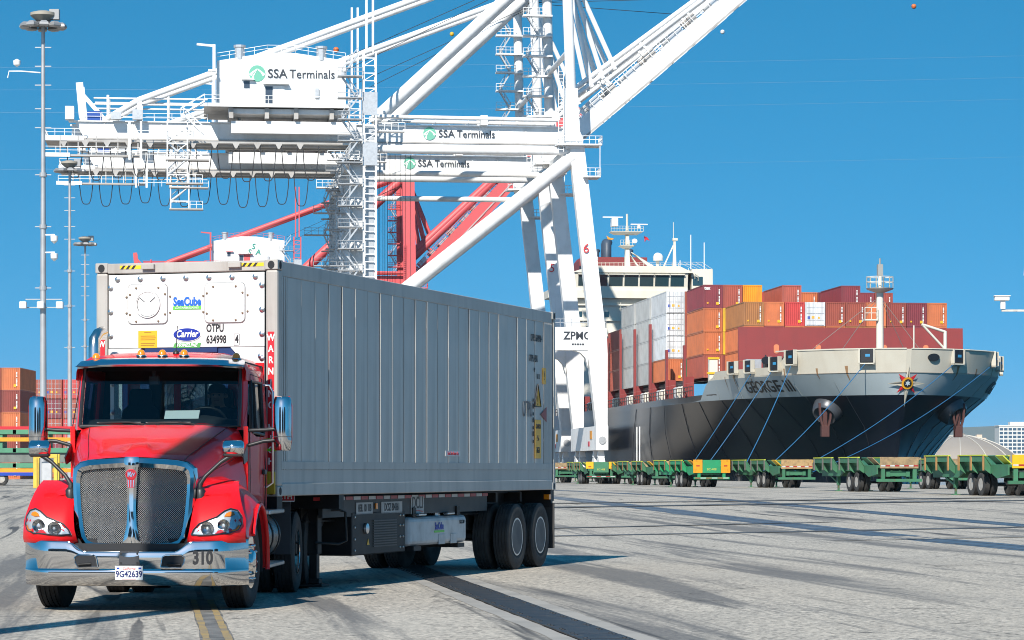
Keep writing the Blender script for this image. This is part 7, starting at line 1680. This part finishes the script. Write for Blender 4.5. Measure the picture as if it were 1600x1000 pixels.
# ================================================================== the driver
def driver():
    pos = {'pelvis':(0,0,0),'spine':(0,0.06,0.22),'chest':(0,0.09,0.42),'neck':(0,0.05,0.56),'head':(0,0.02,0.64),'crown':(0,0.01,0.78)}
    V = []; R = []; E = []
    def v(p, r): V.append(p); R.append(r); return len(V)-1
    pe = v((0,0,0),0.15); spn = v((0,0.05,0.22),0.135); ch = v((0,0.07,0.40),0.15); nk = v((0,0.05,0.54),0.058); hd = v((0,0.01,0.63),0.085); hd2 = v((0,0.01,0.72),0.095); cw = v((0,0.02,0.79),0.06)
    E += [(pe,spn),(spn,ch),(ch,nk),(nk,hd),(hd,hd2),(hd2,cw)]
    ns = v((0,-0.075,0.665),0.022); E.append((hd,ns))
    for s in (-1,1):
        sh = v((s*0.20,0.06,0.46),0.065); el = v((s*0.29,-0.12,0.24),0.048); wr = v((s*0.20,-0.38,0.29),0.034); pl = v((s*0.175,-0.45,0.31),0.036)
        E += [(ch,sh),(sh,el),(el,wr),(wr,pl)]
        for k in range(4):
            a = v((s*(0.155+0.018*k),-0.52,0.325-0.02*k),0.0095); b = v((s*(0.15+0.018*k),-0.545,0.30-0.02*k),0.0085); E += [(pl,a),(a,b)]
        th = v((s*0.14,-0.47,0.34),0.011); th2 = v((s*0.125,-0.50,0.355),0.0095); E += [(pl,th),(th,th2)]
        kn = v((s*0.14,-0.44,0.02),0.075); an = v((s*0.14,-0.56,-0.40),0.045); to = v((s*0.15,-0.72,-0.45),0.035); E += [(pe,kn),(kn,an),(an,to)]
    me = bpy.data.meshes.new('person'); me.from_pydata(V, E, []); o = bpy.data.objects.new('person', me); COL.objects.link(o)
    md = o.modifiers.new('skin', 'SKIN'); sv = me.skin_vertices[0].data
    for i, r in enumerate(R): sv[i].radius = (r, r)
    sv[0].use_root = True
    o.modifiers.new('sub', 'SUBSURF').levels = 2; o.modifiers['sub'].render_levels = 2
    dg = bpy.context.evaluated_depsgraph_get(); me2 = bpy.data.meshes.new_from_object(o.evaluated_get(dg)); o.modifiers.clear(); o.data = me2; o.data.name = 'person'
    sk = mat('skin', (0.28,0.16,0.11), 0.6); sh_ = mat('navy_work_shirt', (0.012,0.016,0.035), 0.85); tr_ = mat('dark_trousers', (0.02,0.02,0.025), 0.85)
    for m_ in (sk, sh_, tr_): me2.materials.append(m_)
    for p in me2.polygons:
        c_ = p.center; p.use_smooth = True
        p.material_index = 0 if c_.z > 0.545 or (c_.y < -0.40 and c_.z > 0.2) else (1 if c_.z > 0.03 and c_.y > -0.42 and not (c_.z < 0.12 and c_.y < -0.1) else 2)
    m = MB(); m.lathe([(0.705,0.112),(0.75,0.112),(0.80,0.09),(0.825,0.04),(0.83,0.001)], (0,0.01,0), 'z', 18); m.prism([(-0.085,-0.09),(-0.06,-0.19),(0.06,-0.19),(0.085,-0.09)], lambda p:(p[0],p[1],0.705), lambda p:(p[0],p[1],0.72)); m.build('cap', mat('black_cap', (0.012,0.012,0.014), 0.8), o, smooth=40)
    for s in (-1,1):
        m = MB(); m.lathe([(-0.004,0.001),(0,0.012),(0.006,0.012)], (s*0.035,-0.082,0.685), 'y', 10); m.build('eye', BLACKT, o)
        m = MB(); m.lathe([(-0.02,0.012),(0,0.03),(0.02,0.012)], (s*0.097,0.02,0.675), 'y', 8); m.build('ear', sk, o)
    m = MB(); m.bx(-0.03,0.03,-0.082,-0.07,0.615,0.624); m.build('mouth', mat('lips', (0.2,0.07,0.06), 0.6), o)
    tag(o, 'person in dark shirt and cap sitting at the wheel of the red truck', 'person')
    M = Matrix.Translation((-4.18,30.9,0)) @ Matrix.Rotation(-TA,4,'Z')
    o.matrix_world = M @ Matrix.Translation((0.50,3.13,1.77))
driver()

# ================================================================== unseen sheds, added behind the viewpoint to darken the chrome's reflections
for k, (x, w, h) in enumerate(((-62,52,9.0),(8,44,7.0),(70,50,10.0))):
    b = thing('storage_shed', ['long grey storage shed left behind the viewpoint','low storage shed straight behind the viewpoint','tall storage shed right behind the viewpoint'][k], 'building', (x,-75-k*6,0), 0)
    m = MB(); m.pry([(-w/2,0),(w/2,0),(w/2,h),(0,h+2.0),(-w/2,h)], -14, 0); m.build('wall', mat('shed_sheet', (0.16,0.17,0.18), 0.6, dirt=0.4), b)
    for j in range(5):
        m = MB(); m.bx(-w/2+3+j*w/5.4,-w/2+7+j*w/5.4,0.0,0.08,0,4.6); m.build('roller_door', mat('door_dark', (0.05,0.055,0.06), 0.5), b)

# ================================================================== air: thin even haze round everything
hz_m = bpy.data.materials.new('thin_haze'); hz_m.use_nodes = True; t_ = hz_m.node_tree; t_.nodes.clear()
pv = t_.nodes.new('ShaderNodeVolumePrincipled'); pv.inputs['Color'].default_value = (0.62,0.78,0.86,1); pv.inputs['Density'].default_value = 0.000035; pv.inputs['Anisotropy'].default_value = 0.0
ou = t_.nodes.new('ShaderNodeOutputMaterial'); t_.links.new(pv.outputs[0], ou.inputs['Volume'])
m = MB(); m.bx(-14500,14500,-400,31000,-7.5,290); hz_o = m.build('haze', hz_m); tag(hz_o, kind='stuff')
